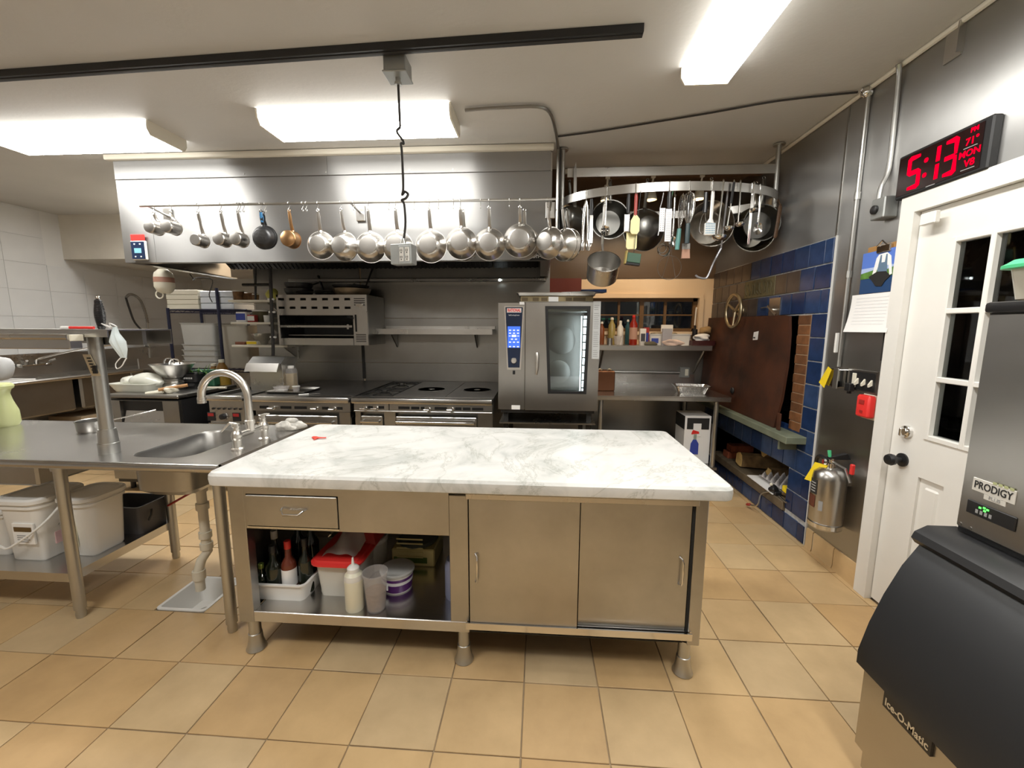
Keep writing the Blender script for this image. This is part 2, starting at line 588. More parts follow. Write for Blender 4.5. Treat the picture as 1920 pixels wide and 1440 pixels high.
# ---- floor: grout bed, one object per quarry tile, joined tiles where they are out of sight
fl = struct(B().box(-6, 2, -2.7, 8, -.2, -.14).box(-6, -1.99, -2.7, 8, -.14, -.006).box(-1.72, 2, -2.7, 8, -.14, -.006)
            .box(-1.99, -1.72, -2.7, 1.853, -.14, -.006).box(-1.99, -1.72, 2.135, 8, -.14, -.006), 'floor', GROUTD)
T = .305
tile_me = B().box(.0024, T-.0024, .0024, T-.0024, -.006, 0, .0014).mesh('floor_tile', QUARRY)
def ftile(x, y, sx=1., sy=1.):
    o = bpy.data.objects.new('floor_tile', tile_me)
    C.objects.link(o)
    o.parent = fl
    o.location = (x, y, random.uniform(-.0012, .0006))
    o.scale = (sx, sy, 1)
    o.rotation_euler = (random.uniform(-.0015, .0015), random.uniform(-.0015, .0015), random.uniform(-.004, .004))
for j in range(-2, 10):
    for i in range(-12, 6):
        x, y = -.047+T*i, 1.539+T*j
        if j == 1 and i in (-7, -6): continue
        ftile(x, y)
    ftile(-.047+T*6, 1.539+T*j, .047/T)
ftile(-2.182, 1.844, .192/T)
ftile(-1.72, 1.844, .148/T)
b = B()
for i in range(-20, 7):
    for j in range(-14, 22):
        if -12 <= i <= 6 and -2 <= j < 10: continue
        x, y = -.047+T*i, 1.539+T*j
        b.quad((x+.003, y+.003, 0), (min(XR, x+T-.003), y+.003, 0), (min(XR, x+T-.003), y+T-.003, 0), (x+.003, y+T-.003, 0))
o = b.out('outer_floor_tiles', QUARRY, fl)
o['kind'] = 'stuff'
# ---- floor sink under the prep sink
t = thing('floor_sink', 'white square floor sink sunk between the quarry tiles', 'drain', (-1.855, 1.994, 0))
B().hollow(-1.99, -1.72, 1.853, 2.135, -.13, .004, .012, .03, .02, 3, .004).out('basin', WPLAS, t)
B().cyl((-1.855, 2.0, -.117), (-1.855, 2.0, -.113), .04, n=20).out('drain_cover', GALV, t)

# ---- ceiling
ce = struct(B().box(-6, 2, -2.7, 3.76, ZC, ZC+.06).box(-6, .09, 3.76, 4.9, ZC, ZC+.06), 'ceiling', CEILP)
B().box(.09, 2, 3.76, 4.7, ZC, ZC+.05).out('ceiling_board', BROWNW, ce, 'brown ceiling board behind the lamp rail')
B().box(-6, -3.05, 4.9, 8, 2.285, 2.81).out('dropped_ceiling', WHITEP, ce, 'white boxed-down ceiling over the dish area')

# ---- left wall with large white tiles, far dish-room wall, partition, wall behind the camera
wl = struct(B().box(-6.1, -5.905, -2.7, 8, 0, ZC), 'wall_left', GROUTW)
wt = B().box(-5.905, -5.897, .0012, .3988, .001, .304, .001).mesh('wall_tile', WTILE)
for r in range(2, 9):
    for q in range(0, 9):
        o = bpy.data.objects.new('wall_tile', wt)
        C.objects.link(o)
        o.parent = wl
        y0 = 3.5+.4*q
        o.location = (0, y0, .305*r+.05)
        if r >= 7 and y0 > 4.6: C.objects.unlink(o); bpy.data.objects.remove(o)
b = B()
for r in range(0, 2):
    for q in range(0, 9): b.quad((-5.9, 3.502+.4*q, .305*r+.052), (-5.9, 3.898+.4*q, .305*r+.052), (-5.9, 3.898+.4*q, .305*r+.353), (-5.9, 3.502+.4*q, .305*r+.353))
for r in range(0, 9):
    for q in range(-15, 0): b.quad((-5.9, 3.502+.4*q, .305*r+.052), (-5.9, 3.898+.4*q, .305*r+.052), (-5.9, 3.898+.4*q, .305*r+.353), (-5.9, 3.502+.4*q, .305*r+.353))
o = b.out('outer_wall_tiles', WTILE, wl)
o['kind'] = 'stuff'
struct(B().box(-6, -3.05, 7.0, 7.1, 0, ZC), 'wall_far', WTILE)
struct(B().box(-6.1, 2.1, -2.8, -2.7, 0, ZC), 'wall_front', CEILP)

# ---- back wall: painted above, window hole, steel splash; steel panels behind the cooking line
wb = struct(B().box(-3.15, .1, 4.47, 4.75, 0, ZC).box(.1, .5, 4.585, 4.75, 0, ZC).box(1.69, 1.95, 4.585, 4.75, 0, ZC)
            .box(.5, 1.69, 4.585, 4.75, 0, 1.43).box(.5, 1.69, 4.585, 4.75, 1.79, ZC).box(-3.15, -3.05, 4.75, 7.0, 0, ZC), 'wall_back', PEACH)
B().box(.1, XR, 4.57, 4.585, 1.992, ZC).out('upper_panel', BROWNW, wb, 'brown upper wall panel over the peach wall')
B().box(.1, .44, 4.564, 4.585, 1.3, 1.992).out('side_panel', MAROON, wb, 'dark maroon wall panel')
B().box(.1, XR, 4.572, 4.585, 0, 1.255).out('splash_panel', STEEL_D, wb, 'steel splash panel under the wall shelf')
for x0, x1 in ((-3.15, -1.955), (-1.935, .1)):
    B().box(x0, x1, 4.455, 4.47, 0, 1.075).out('splash_panel', STEEL_D, wb)
    B().box(x0, x1, 4.449, 4.47, 1.08, 1.56).out('splash_panel', STEEL_D, wb)
    B().box(x0, x1, 4.455, 4.47, 1.565, 2.5).out('splash_panel', STEEL_D, wb)
B().box(-1.96, -1.93, 4.44, 4.455, .9, 1.5).out('joint_strip', BLACKIRON, wb)

# ---- right wall
wr = struct(B().box(1.836, 2.1, -2.7, 1.29, 0, ZC).box(1.836, 2.1, 1.29, 2.225, 2.045, ZC).box(1.836, 2.1, 2.225, 3.02, 0, ZC)
            .box(1.836, 2.1, 3.02, 4.6, 0, .17).box(1.836, 2.1, 3.02, 4.6, .47, .77).box(1.836, 2.1, 3.02, 4.6, 1.56, ZC)
            .box(1.836, 2.1, 4.3, 4.6, .17, .47).box(1.836, 2.1, 3.02, 3.06, .77, 1.56).box(1.836, 2.1, 4.5, 4.6, .77, 1.56), 'wall_right', WHITEP)
B().box(1.830, 1.836, 2.792, 4.57, 2.036, ZC).out('steel_panel', STEEL_W, wr)
B().box(1.830, 1.836, 2.286, 2.788, .13, ZC).out('steel_panel', STEEL_W, wr)
B().box(1.830, 1.836, -2.7, 2.286, 2.11, ZC).out('steel_panel', STEEL_W, wr)
B().box(1.830, 1.836, -2.7, 1.20, .13, 2.106).out('steel_panel', STEEL_W, wr)
B().box(1.826, 1.832, 2.784, 2.796, 2.0, ZC).out('seam_strip', STEEL_D, wr)
# trims
tr = struct(B().tube([(1.818, -2.6, 2.797), (1.818, 3.72, 2.797)], .013, 8), 'trim_1', CREAM)
tr = struct(B().box(-3.45, .09, 3.235, 3.285, 2.765, 2.808, .012, 2), 'trim_2', CREAM)
tr = struct(B().box(.13, XR, 3.76, 3.80, 2.735, 2.808), 'trim_3', WOODD)
# baseboard of cove tiles
bb = struct(B().box(1.822, 1.836, 2.29, 2.765, 0, .125), 'baseboard_right', GROUT)
for y0, y1 in ((2.695, 2.76), (2.5, 2.685), (2.297, 2.494)):
    B().prism([(1.812, 0), (1.83, 0), (1.83, .135), (1.822, .135), (1.818, .128), (1.818, .02)], 'y', y0, y1).out('base_tile', QUARRY, bb)

# ---- window in the back wall (night outside)
wn = struct(B().box(.47, 1.72, 4.565, 4.60, 1.785, 1.83).box(.47, 1.72, 4.55, 4.60, 1.395, 1.43).box(1.685, 1.73, 4.565, 4.60, 1.43, 1.785), 'window_1', PEACH)
fr = B().box(.5, 1.69, 4.64, 4.68, 1.75, 1.79).box(.5, 1.69, 4.64, 4.68, 1.43, 1.465).box(1.645, 1.69, 4.64, 4.68, 1.43, 1.79).box(.5, .53, 4.64, 4.68, 1.43, 1.79).out('sash', DARKBAR, wn)
for x, r in ((.86, .012), (1.105, .022), (1.355, .014)):
    B().box(x-r, x+r, 4.642, 4.676, 1.46, 1.755).out('glazing_bar', DARKBAR, wn)
xs = [.53, .86, 1.105, 1.355, 1.645]
for k in range(4):
    B().box(xs[k], xs[k+1], 4.645, 4.673, 1.60, 1.615).out('glazing_bar', DARKBAR, wn)
    for z0, z1 in ((1.465, 1.60), (1.615, 1.75)):
        B().box(xs[k]+.008, xs[k+1]-.008, 4.658, 4.662, z0, z1).out('pane', GLASS, wn)
B().tube([(1.665, 4.61, 1.5), (1.665, 4.6, 1.64), (1.668, 4.6, 1.68), (1.675, 4.62, 1.685)], .008, 6).out('latch', WPLAS, wn)

# ---- door in the right wall
dr = struct(B().box(1.80, 1.838, 2.215, 2.295, 0, 2.03).box(1.80, 1.838, 1.20, 2.295, 2.03, 2.115), 'door_1', DOORP)
dx0, dx1 = 1.832, 1.872
def dbox(y0, y1, z0, z1): return (dx0, dx1, y0, y1, z0, z1)
pz = [0.961, 1.238, 1.549, 1.862]
py_l = 2.026
py = [py_l, py_l-.165, py_l-.33, py_l-.5]
lf = B().box(*dbox(py[0]+.012, 2.212, .012, 2.028)).box(*dbox(1.30, py[-1]-.012, .012, 2.028)).box(*dbox(py[-1]-.012, py[0]+.012, pz[-1]+.012, 2.028))
lf.box(*dbox(py[-1]-.012, py[0]+.012, .012, .2)).box(*dbox(py[-1]-.012, py[0]+.012, pz[0]-.2, pz[0]-.012)).box(*dbox(py[1]-.05, py[1]+.05, .2, pz[0]-.2))
lf.box(dx0+.012, dx1, py[-1]-.012, py[1]-.05, .2, pz[0]-.2).box(dx0+.012, dx1, py[1]+.05, py[0]+.012, .2, pz[0]-.2)
leaf = lf.out('door_leaf', DOORP, dr)
for y0, y1 in ((py[1]+.075, py[0]-.012), (py[-1]+.01, py[1]-.075)):
    B().box(dx0+.004, dx1, y0, y1, .235, pz[0]-.235, .012, 1).out('raised_panel', DOORP, leaf)
for y in py:
    B().box(dx0-.006, dx1, y-.011, y+.011, pz[0]-.012, pz[-1]+.012, .003).out('glazing_bar', DOORP, leaf)
for z in pz:
    for k in range(3):
        B().box(dx0-.006, dx1, py[k+1]+.011, py[k]-.011, z-.012, z+.012, .003).out('glazing_bar', DOORP, leaf)
for a in range(3):
    for k in range(3):
        B().box(1.85, 1.854, py[k+1]+.011, py[k]-.011, pz[a]+.012, pz[a+1]-.012).out('pane', GLASS, leaf)
ky = 2.132
kz = 0.816
B().lathe([(.034, 0), (.034, -.008), (.013, -.012), (.013, -.035), (.026, -.045), (.030, -.06), (.024, -.074), (.006, -.078)], 20, (1.832, ky, kz), 'x').out('door_knob', BLACK, leaf, 'black round door knob')
kz2 = 0.962
B().lathe([(.032, 0), (.030, -.014), (.020, -.020), (.018, -.024)], 20, (1.832, ky-.005, kz2), 'x').box(1.792, 1.81, ky-.01, ky+.0, kz2-.02, kz2+.02, .003).out('deadbolt', CHROME, leaf, 'chrome thumb-turn deadbolt')
B().box(1.775, 1.80, 2.072, 2.15, 1.947, 2.001, .004).out('alarm_contact', DOORP, dr)

# ================================================================ ceiling lights
def fixture(cx, cy, L, W, along, label, sides=True):
    t = thing('ceiling_light', label, 'light', (cx, cy, ZC), 0 if along == 'x' else PI/2, 'wraparound fluorescent fixtures')
    h, z0 = L/2, -.085
    B().box(-h+.016, h-.016, -W*.36, W*.36, -.03, -.001).out('housing', WHITEP, t, local=True)
    prof = [(-W/2, -.012), (-W/2, -.05), (-W*.42, z0), (W*.42, z0), (W/2, -.05), (W/2, -.012)]
    d = B()
    A = [d.bm.verts.new((-h+.012, u, z)) for u, z in prof]
    E2 = [d.bm.verts.new((h-.012, u, z)) for u, z in prof]
    for i in (2,): d.bm.faces.new((A[i], A[i+1], E2[i+1], E2[i]))
    bmesh.ops.delete(d.bm, geom=[v for v in d.bm.verts if not v.link_faces], context='VERTS')
    d.out('diffuser', TUBEM, t, local=True, smooth=0)
    for i in (0, 1, 3, 4):
        (u0_, z0_), (u1_, z1_) = prof[i], prof[i+1]
        B().quad((-h+.012, u0_, z0_), (h-.012, u0_, z0_), (h-.012, u1_, z1_), (-h+.012, u1_, z1_)).out('side_lens', TUBES, t, local=True, smooth=0)
    for s in (-1, 1):
        e = [(u*1.015, z-.002 if z > z0 else z-.003) for u, z in prof] + [(W/2, 0), (-W/2, 0)]
        B().prism(e, 'x', s*(h-.012), s*h).out('end_cap', CREAM, t, local=True)
    return t
fixture(-3.20, 2.90, 1.23, .30, 'x', 'glowing ceiling light at the far left, over the dish sinks')
fixture(-1.165, 2.80, 1.23, .29, 'x', 'glowing ceiling light in front of the hood, behind the hanging cord')
fixture(.845, 1.79, 1.23, .255, 'y', 'glowing ceiling light running towards the viewer, at the upper right')
# two more over the photographer, one added unseen to light the dish area
fixture(-1.9, .15, 1.23, .30, 'x', 'ceiling light over the photographer, to the left')
fixture(.845, .25, 1.23, .255, 'y', 'ceiling light over the photographer, in line with the right one')
fixture(-3.98, 4.66, .95, .30, 'x', 'added unseen ceiling light brightening the dish area, behind the hood')

# ================================================================ exhaust hood over the cooking line
HX0, HX1, HY0, HY1, HZ0, HZ1 = -3.41, .078, 3.28, 4.445, 1.985, 2.765
hood = thing('exhaust_hood', 'long stainless exhaust hood over the cooking line, pans hanging along its front', 'hood', (-1.67, 3.28, HZ0))
zs = 2.629
xa, xb = -3.136, -1.647
B().box(HX0, xa-.002, HY0, HY0+.012, HZ0, zs-.002).out('front_panel', STEEL_X, hood)
B().box(xa, HX1, HY0, HY0+.012, HZ0, zs-.002).out('front_panel', STEEL_X, hood)
B().box(HX0+.01, xb-.002, HY0-.012, HY0+.004, zs, HZ1).out('upper_panel', STEEL_X, hood)
B().box(xb, HX1-.01, HY0-.012, HY0+.004, zs, HZ1).out('upper_panel', STEEL_X, hood)
b = B()
for k in range(11): b.cyl((HX0+.1+k*.33, HY0-.015, zs+.02), (HX0+.1+k*.33, HY0-.01, zs+.02), .006, n=8)
b.out('screws', STEEL_D, hood)
for x in (HX0, HX1-.012): B().box(x, x+.012, HY0+.012, HY1, HZ0, HZ1).out('side_panel', STEEL, hood)
B().box(HX0+.012, HX1-.012, HY0+.012, HY0+.07, HZ0, HZ0+.012).box(HX0+.012, HX0+.08, HY0+.07, HY1, HZ0, HZ0+.012).box(HX1-.08, HX1-.012, HY0+.07, HY1, HZ0, HZ0+.012).out('grease_gutter', STEEL_D, hood)
B().quad((HX0+.02, 3.36, 2.62), (HX1-.02, 3.36, 2.62), (HX1-.02, 3.30, 2.0), (HX0+.02, 3.30, 2.0)).quad((HX0+.02, 3.36, 2.62), (HX1-.02, 3.36, 2.62), (HX1-.02, 4.44, 2.62), (HX0+.02, 4.44, 2.62)).out('liner', BLACKIRON, hood)
bf = B().hexa([(0, 3.75, 2.52), (.46, 3.75, 2.52), (.46, 4.36, 2.08), (0, 4.36, 2.08), (0, 3.77, 2.56), (.46, 3.77, 2.56), (.46, 4.38, 2.12), (0, 4.38, 2.12)])
for k in range(9): bf.hexa([(.03+.048*k, 3.745, 2.513), (.05+.048*k, 3.745, 2.513), (.05+.048*k, 4.355, 2.073), (.03+.048*k, 4.355, 2.073), (.03+.048*k, 3.75, 2.52), (.05+.048*k, 3.75, 2.52), (.05+.048*k, 4.36, 2.08), (.03+.048*k, 4.36, 2.08)])
bfm = bf.mesh('baffle_filter', BLACKIRON, Vector((-1.67, 3.28, HZ0)))
for k in range(7):
    o = bpy.data.objects.new('baffle_filter', bfm)
    C.objects.link(o)
    o.parent = hood
    o.location.x = HX0+.08+k*.475
zl = 1.958
B().box(-2.7, HX1-.02, 4.36, 4.45, zl-.018, zl+.018, .006).out('back_ledge', STEEL, hood)
p = (-0.418,4.34,1.952)
B().ball(p, .012).out('pilot_lamp', emis('lamp_white', (.9, 1, 1), 25), hood)
# name plate
p = (-0.016,3.27,2.007)
pl = B().box(p[0]-.068, p[0]+.068, 3.274, 3.2795, p[2]-.026, p[2]+.03).out('name_plate', BLACKPRINT, hood)
text('con-air', .05, (p[0], 3.2735, p[2]+.006), (1, 0, 0), (0, 0, 1), WHITEPRINT, 'lettering', pl, bold=.0006)
# hood controller
p = (-3.262,3.27,2.078)
cb = B().box(p[0]-.066, p[0]+.066, 3.258, 3.278, p[2]-.075, p[2]+.075, .006).out('controller', WPLAS, hood)
B().box(p[0]-.056, p[0]+.056, 3.254, 3.259, p[2]-.068, p[2]+.068).out('keypad', NAVY, cb)
B().box(p[0]-.03, p[0]+.03, 3.252, 3.255, p[2]-.022, p[2]+.016).out('display', M('grey_blue_lcd', (.16, .36, .44), .3, emit=(.16, .36, .44), es=.35), cb)
b = B()
for dx in (-.024, .024):
    for dz in (-.05, .048): b.cyl((p[0]+dx, 3.254, p[2]+dz), (p[0]+dx, 3.251, p[2]+dz), .006, n=10)
b.out('buttons', WPLAS, cb)
p = (-3.263,3.27,2.178)
B().box(p[0]-.06, p[0]+.06, 3.262, 3.27, p[2]-.026, p[2]+.026, .003).out('warning_card', RED, hood, 'red warning card above the hood controller')

# ================================================================ pan rail and everything that hangs on it
RY, RZ = 3.1, 2.374
rail = thing('pan_rail', 'long steel rail with brackets across the hood front', 'rail', (-1.5, RY, RZ))
B().tube([(-3.049, RY, RZ), (0.102, RY, RZ)], .0095, 10).out('rod', STEEL, rail)
for px in (276, 657, 1033):
    x = {276: -2.989, 657: -1.401, 1033: 0.068}[px]
    B().cyl((x, RY, RZ), (x, 3.27, RZ-.03), .008, n=8).box(x-.035, x+.035, 3.262, 3.278, RZ-.09, RZ+.03, .004).out('bracket', STEEL, rail)

def s_hook(x, y, z, drop=.045, r=.0022, name='hook'):
    """S-hook over the rail; returns its builder"""
    P = arc((0, 0, 0), .0125, PI*1.15, -.1, 8, (0, 1, 0), (0, 0, 1))
    P += [Vector((0, .012, -.012)), Vector((0, .004, -drop*.55))]
    P += arc((0, 0, -drop), .010, PI*.5+.3, PI*2.0+.35, 8, (0, 1, 0), (0, 0, 1))
    return B(Matrix.Translation((x, y, z))).tube(P, r, 6)
hk = s_hook(0, 0, 0).mesh('hook', STEEL)
def hook(x, label, y=RY, z=RZ, rz=0., group=None):
    o = bpy.data.objects.new('hook', hk)
    C.objects.link(o)
    o.location = (x, y, z)
    o.rotation_euler = (0, 0, rz)
    return tag(o, label, 'hook', group)
def short(s):
    w_ = s.split()[:15]
    while w_[-1] in ('on', 'the', 'of', 'a', 'in', 'at', 'with', 'from', 'and', 'just', 'right', 'second'): w_.pop()
    return ' '.join(w_).rstrip(',')
EMPTY = ['left of a close pair, beside the black pan', 'right of a close pair, beside the black pan', 'just right of the blue-gripped pan', 'left of the pair beyond the copper saucepan', 'right of the pair beyond the copper saucepan', 'between the second dented pan and the wide sloped pan', 'just left of the knotted cord', 'just right of the knotted cord', 'right of the lone pan by the outlet box', 'left of the nested pair', 'left of the third pan from the outlet box', 'left of the pan with the largest base']
for ie, x in enumerate((-2.256, -2.227, -2.056, -1.768, -1.739, -1.377, -1.113, -0.926, -0.745, -0.636, -0.437, -0.229)):
    hook(x, 'empty hook on the pan rail, '+EMPTY[ie], group='empty hooks on the pan rail')

def hang_pan(name, label, x, zc, r, rb, dep, mat, bmat, yaw=0., tilt=0., hand='strap', hmat=None, group='pans on the hood rail', grip=None, y=RY, z=RZ, face=-1, cat='pan', hookit=True, dx=0., zh=None):
    """pan hung by its handle, base towards the viewer when face is -1; x, zc = where its bowl is centred"""
    zh = z-.047 if zh is None else zh
    t = thing(name, label, cat, (x, y, zh), 0, group)
    t.rotation_euler = (tilt, 0, yaw)
    D = zh-zc
    f = face
    y1 = -f*dep*.35
    y0 = f*dep*.65
    th = .0025
    prof = [(.001, y0), (rb*.93, y0), (rb, y0-f*.004)]
    for i in range(1, 6):
        u = i/5
        prof.append((rb+(r-rb)*(u**.75), y0+(y1-y0)*u))
    prof += [(r+.004, y1), (r+.004, y1-f*.003), (r-th, y1-f*.003)]
    for i in range(4, -1, -1):
        u = i/5
        prof.append((rb+(r-rb)*(u**.75)-th, y0+(y1-y0)*u-f*th))
    prof.append((.001, y0-f*th))
    B().lathe(prof, 32, (dx, 0, -D), 'y', False, False).out('body', mat, t, local=True, smooth=50)
    if bmat: B().lathe([(.001, y0+f*.0012), (rb*.88, y0+f*.0012), (rb*.92, y0)], 32, (dx, 0, -D), 'y', False, False).out('base', bmat, t, 'darker flat pan base', local=True)
    hm = hmat or mat
    top = Vector((0, 0, -.004))
    att = Vector((dx, y1, -D+r-.004))
    mid = top.lerp(att, .55) + Vector((0, -.004, 0))
    hw = .0125
    B().tube([top+Vector((0, 0, -.012)), top.lerp(mid, .5), mid, att+Vector((0, .002, .012)), att+Vector((0, y0*.25, -.012))], [hw*.9, hw*1.1, hw, hw*1.15, hw*1.3], 10, flat=(.45, (0, 1, 0))).tube(arc(top, .0095, 0, 2*PI, 12)[:-1], .0028, 6, closed=True).out('handle', hm, t, local=True)
    if grip:
        B().tube([top+Vector((0, 0, -.008)), top.lerp(att, .35), top.lerp(att, .72)], [.011, .014, .012], 12, flat=(.7, (0, 1, 0))).out('grip', grip, t, 'coloured grip sleeve', local=True)
    if hookit: hook(x, short('steel hook on the rail holding the '+label), y, z, yaw, 'pan hooks on the rail')
    return t
SP = 'saucepans on the hood rail'
hang_pan('saucepan', 'smallest saucepan, first at the left end of the hood rail', -2.944, 2.211, .048, .045, .085, ALU, ALU2, group=SP)
hang_pan('saucepan', 'small saucepan hanging second from the left on the hood rail', -2.807, 2.213, .050, .047, .09, ALU, ALU2, group=SP)
hang_pan('saucepan', 'small saucepan hanging alone, third from the left on the rail', -2.589, 2.114, .046, .043, .085, ALU, ALU2, group=SP)
hang_pan('saucepan', 'bright saucepan hanging fourth from the left on the hood rail', -2.408, 2.12, .050, .047, .08, ALU, ALU2, group=SP)
hang_pan('saucepan', 'bright saucepan hanging just left of the blue-gripped black pan', -2.274, 2.119, .050, .047, .085, ALU, ALU2, group=SP)
hang_pan('frying_pan', 'black frying pan with a blue grip on the hood rail', -2.094, 2.136, .084, .058, .045, BLACK, BLACKIRON, .05, 0, grip=BLUE, group='black pans on the hood rail')
hang_pan('frying_pan', 'black frying pan nested behind the blue-gripped one on the rail', -2.103, 2.145, .084, .058, .045, BLACK, BLACKIRON, .05, 0, group='black pans on the hood rail', y=3.14, hookit=False)
hang_pan('saucepan', 'small copper saucepan on the hood rail', -1.873, 2.118, .061, .058, .07, COPPER, None, group=SP)
SS = 'sloped pans on the hood rail'
def sl(x, zc, r, label, yaw=0., y=RY, tilt=0., hookit=True, dx=0.):
    r *= 1.07
    return hang_pan('saute_pan', label, x, zc, r, r*.60, .078, ALU, ALU2, yaw, tilt, group=SS, y=y, hookit=hookit, dx=dx)
sl(-1.652, 2.077, .094, 'dented sloped pan just right of the copper saucepan on the rail', .12)
sl(-1.475, 2.067, .100, 'dented sloped pan second right of the copper saucepan, overlapping the first', -.2)
sl(-1.27, 2.06, .104, 'wide sloped pan hanging left of the outlet box cord', .1)
sl(-1.065, 2.062, .106, 'sloped pan half hidden by the hanging outlet box', 0)
sl(-0.815, 2.063, .110, 'sloped pan hanging alone just right of the outlet box', -.05)
sl(-0.585, 2.082, .108, 'sloped pan in front of a nested pair, second right of the outlet box', -.03)
sl(-0.578, 2.076, .104, 'sloped pan nested behind the second one right of the outlet box', -.05, 3.17, hookit=False)
sl(-0.376, 2.072, .107, 'sloped pan third right of the outlet box', -.02)
sl(-0.153, 2.097, .112, 'sloped pan with the largest bright base near the right end of the rail', -.05)
sl(-0.122, 2.087, .106, 'sloped pan nested behind the one with the largest base', -.08, 3.17, hookit=False)
sl(0.048, 2.077, .104, 'sloped pan turned aside at the right end of the hood rail', -.55)
sl(0.152, 2.067, .106, 'sloped pan nested first behind the turned pan at the rail end', -.75, 3.12, hookit=False)
sl(0.186, 2.077, .106, 'sloped pan nested second behind the turned pan at the rail end', -.75, 3.18, hookit=False)

# ================================================================ hanging outlet box, its cord and the ceiling parts
CX, CY = -.727, 2.22
jb = thing('ceiling_junction_box', 'grey metal junction box under the black ceiling track', 'box', (CX, CY, 2.72))
B().box(CX-.055, CX+.055, CY-.055, CY+.055, 2.715, 2.79, .004).out('body', GALVG, jb)
B().box(CX-.06, CX+.06, CY-.06, CY+.06, 2.708, 2.716, .002).out('cover', GALVG, jb)
B().lathe([(.018, 0), (.018, .012), (.013, .016), (.013, .035)], 12, (CX, CY, 2.675)).out('cord_grip', GALV, jb)
ob = thing('outlet_box', 'grey outlet box with two sockets hanging on a knotted black cord', 'outlet', (CX, CY, 1.793))
zb0, zb1 = 1.796, 1.9
m = Matrix.Translation((CX, CY, 0)) @ Matrix.Rotation(-.18, 4, 'Z') @ Matrix.Translation((-CX, -CY, 0))
B(m).box(CX-.058, CX+.062, CY-.035, CY+.03, zb0, zb1, .004).out('body', GALVG, ob)
fp = B(m).box(CX-.008, CX+.066, CY-.042, CY-.034, zb0+.002, zb1-.012, .002).out('face_plate', GALVG, ob)
for k, x in enumerate((CX+.012, CX+.044)):
    rc = B(m).box(x-.012, x+.012, CY-.046, CY-.041, zb0+.012, zb1-.02, .003).out('socket', WPLAS, ob)
    b = B(m)
    for z in (zb0+.028, zb1-.042):
        b.box(x-.006, x-.0035, CY-.0475, CY-.045, z, z+.011).box(x+.003, x+.0055, CY-.0475, CY-.045, z, z+.011).cyl((x, CY-.0475, z-.006), (x, CY-.045, z-.006), .003, n=8)
    b.out('socket_slots', BLACKPRINT, rc)
B().lathe([(.014, 0), (.014, .012), (.010, .02), (.010, .032)], 12, (CX, CY, zb1)).out('cord_grip', GALV, ob)
zk1, zk2 = 2.43, 2.134
P = [(CX, CY, 2.69), (CX+.003, CY, 2.5), (CX+.004, CY, zk1+.05), (CX-.012, CY-.008, zk1+.025), (CX+.012, CY+.006, zk1-.01), (CX+.018, CY, zk1-.03), (CX+.008, CY-.012, zk1-.035), (CX+.008, CY, zk1-.07),
     (CX+.01, CY, zk2+.06), (CX+.0, CY+.008, zk2+.02), (CX+.014, CY+.01, zk2+.036), (CX+.034, CY, zk2+.02), (CX+.024, CY-.01, zk2-.004), (CX+.002, CY-.008, zk2-.012), (CX+.012, CY, zk2-.03), (CX+.016, CY, zk2-.12), (CX+.008, CY, zb1+.05), (CX, CY, zb1+.015)]
def smooth_pts(P, k=4):
    P = [Vector(p) for p in P]
    o = []
    for i in range(len(P)-1):
        p0, p1, p2, p3 = P[max(0, i-1)], P[i], P[i+1], P[min(len(P)-1, i+2)]
        for j in range(k):
            u = j/k
            o.append(.5*((2*p1)+(p2-p0)*u+(2*p0-5*p1+4*p2-p3)*u*u+(3*p1-p0-3*p2+p3)*u**3))
    return o+[P[-1]]
B().tube(smooth_pts(P), .0062, 8).out('cord', RUBBER, ob, 'knotted black cord')
tk = thing('ceiling_track', 'long black track strip across the ceiling', 'track', (-1.2, 2.15, ZC-.03))
d = Vector((.446+2.95, 2.085-2.225, 0)).normalized()
nn = Vector((-d.y, d.x, 0))
a, e = Vector((-3.9, 2.264, 0)), Vector((.446, 2.085, 0))
def bar(a, e, wd, z0, z1):
    return B().hexa([(*(a-nn*wd).xy, z0), (*(e-nn*wd).xy, z0), (*(e+nn*wd).xy, z0), (*(a+nn*wd).xy, z0), (*(a-nn*wd).xy, z1), (*(e-nn*wd).xy, z1), (*(e+nn*wd).xy, z1), (*(a+nn*wd).xy, z1)])
bar(a, e, .022, ZC-.035, ZC-.001).out('channel', BLACK, tk)
bar(a, e-d*.004, .006, ZC-.038, ZC-.034).out('slot', RUBBER, tk)
# conduits, wires
def pipe(name, label, pts, r, mat=GALV, cat='conduit', loc=None, n=8):
    return single(B().tube(smooth_pts(pts, 3), r, n), name, mat, label, cat, loc=loc or pts[-1])
pipe('conduit', 'twin conduit bending from the middle ceiling light down beside the hood', [(-0.475,2.717,2.79), (-0.365,2.704,2.79), (-0.185,2.697,2.79), (-0.03,2.7,2.79), (0.042,2.766,2.79), (0.082,2.961,2.79), (.115, 3.23, 2.78), (.118, 3.235, 2.70), (.118, 3.24, 2.45), (.116, 3.25, 2.05)], .010, STEEL_D)
pipe('cable', 'thin dark cable along the ceiling from the hood corner to the right wall', [(0.11,3.121,2.798), (0.427,3.044,2.798), (1.038,2.855,2.798), (1.388,2.735,2.798), (1.782,2.669,2.798)], .006, RUBBER, 'cable')
pipe('cable', 'black cables running down the hood corner beside the rack post', [(.135, 3.30, 2.80), (.137, 3.30, 2.6), (.13, 3.31, 2.4), (.14, 3.3, 2.2)], .006, RUBBER, 'cable')

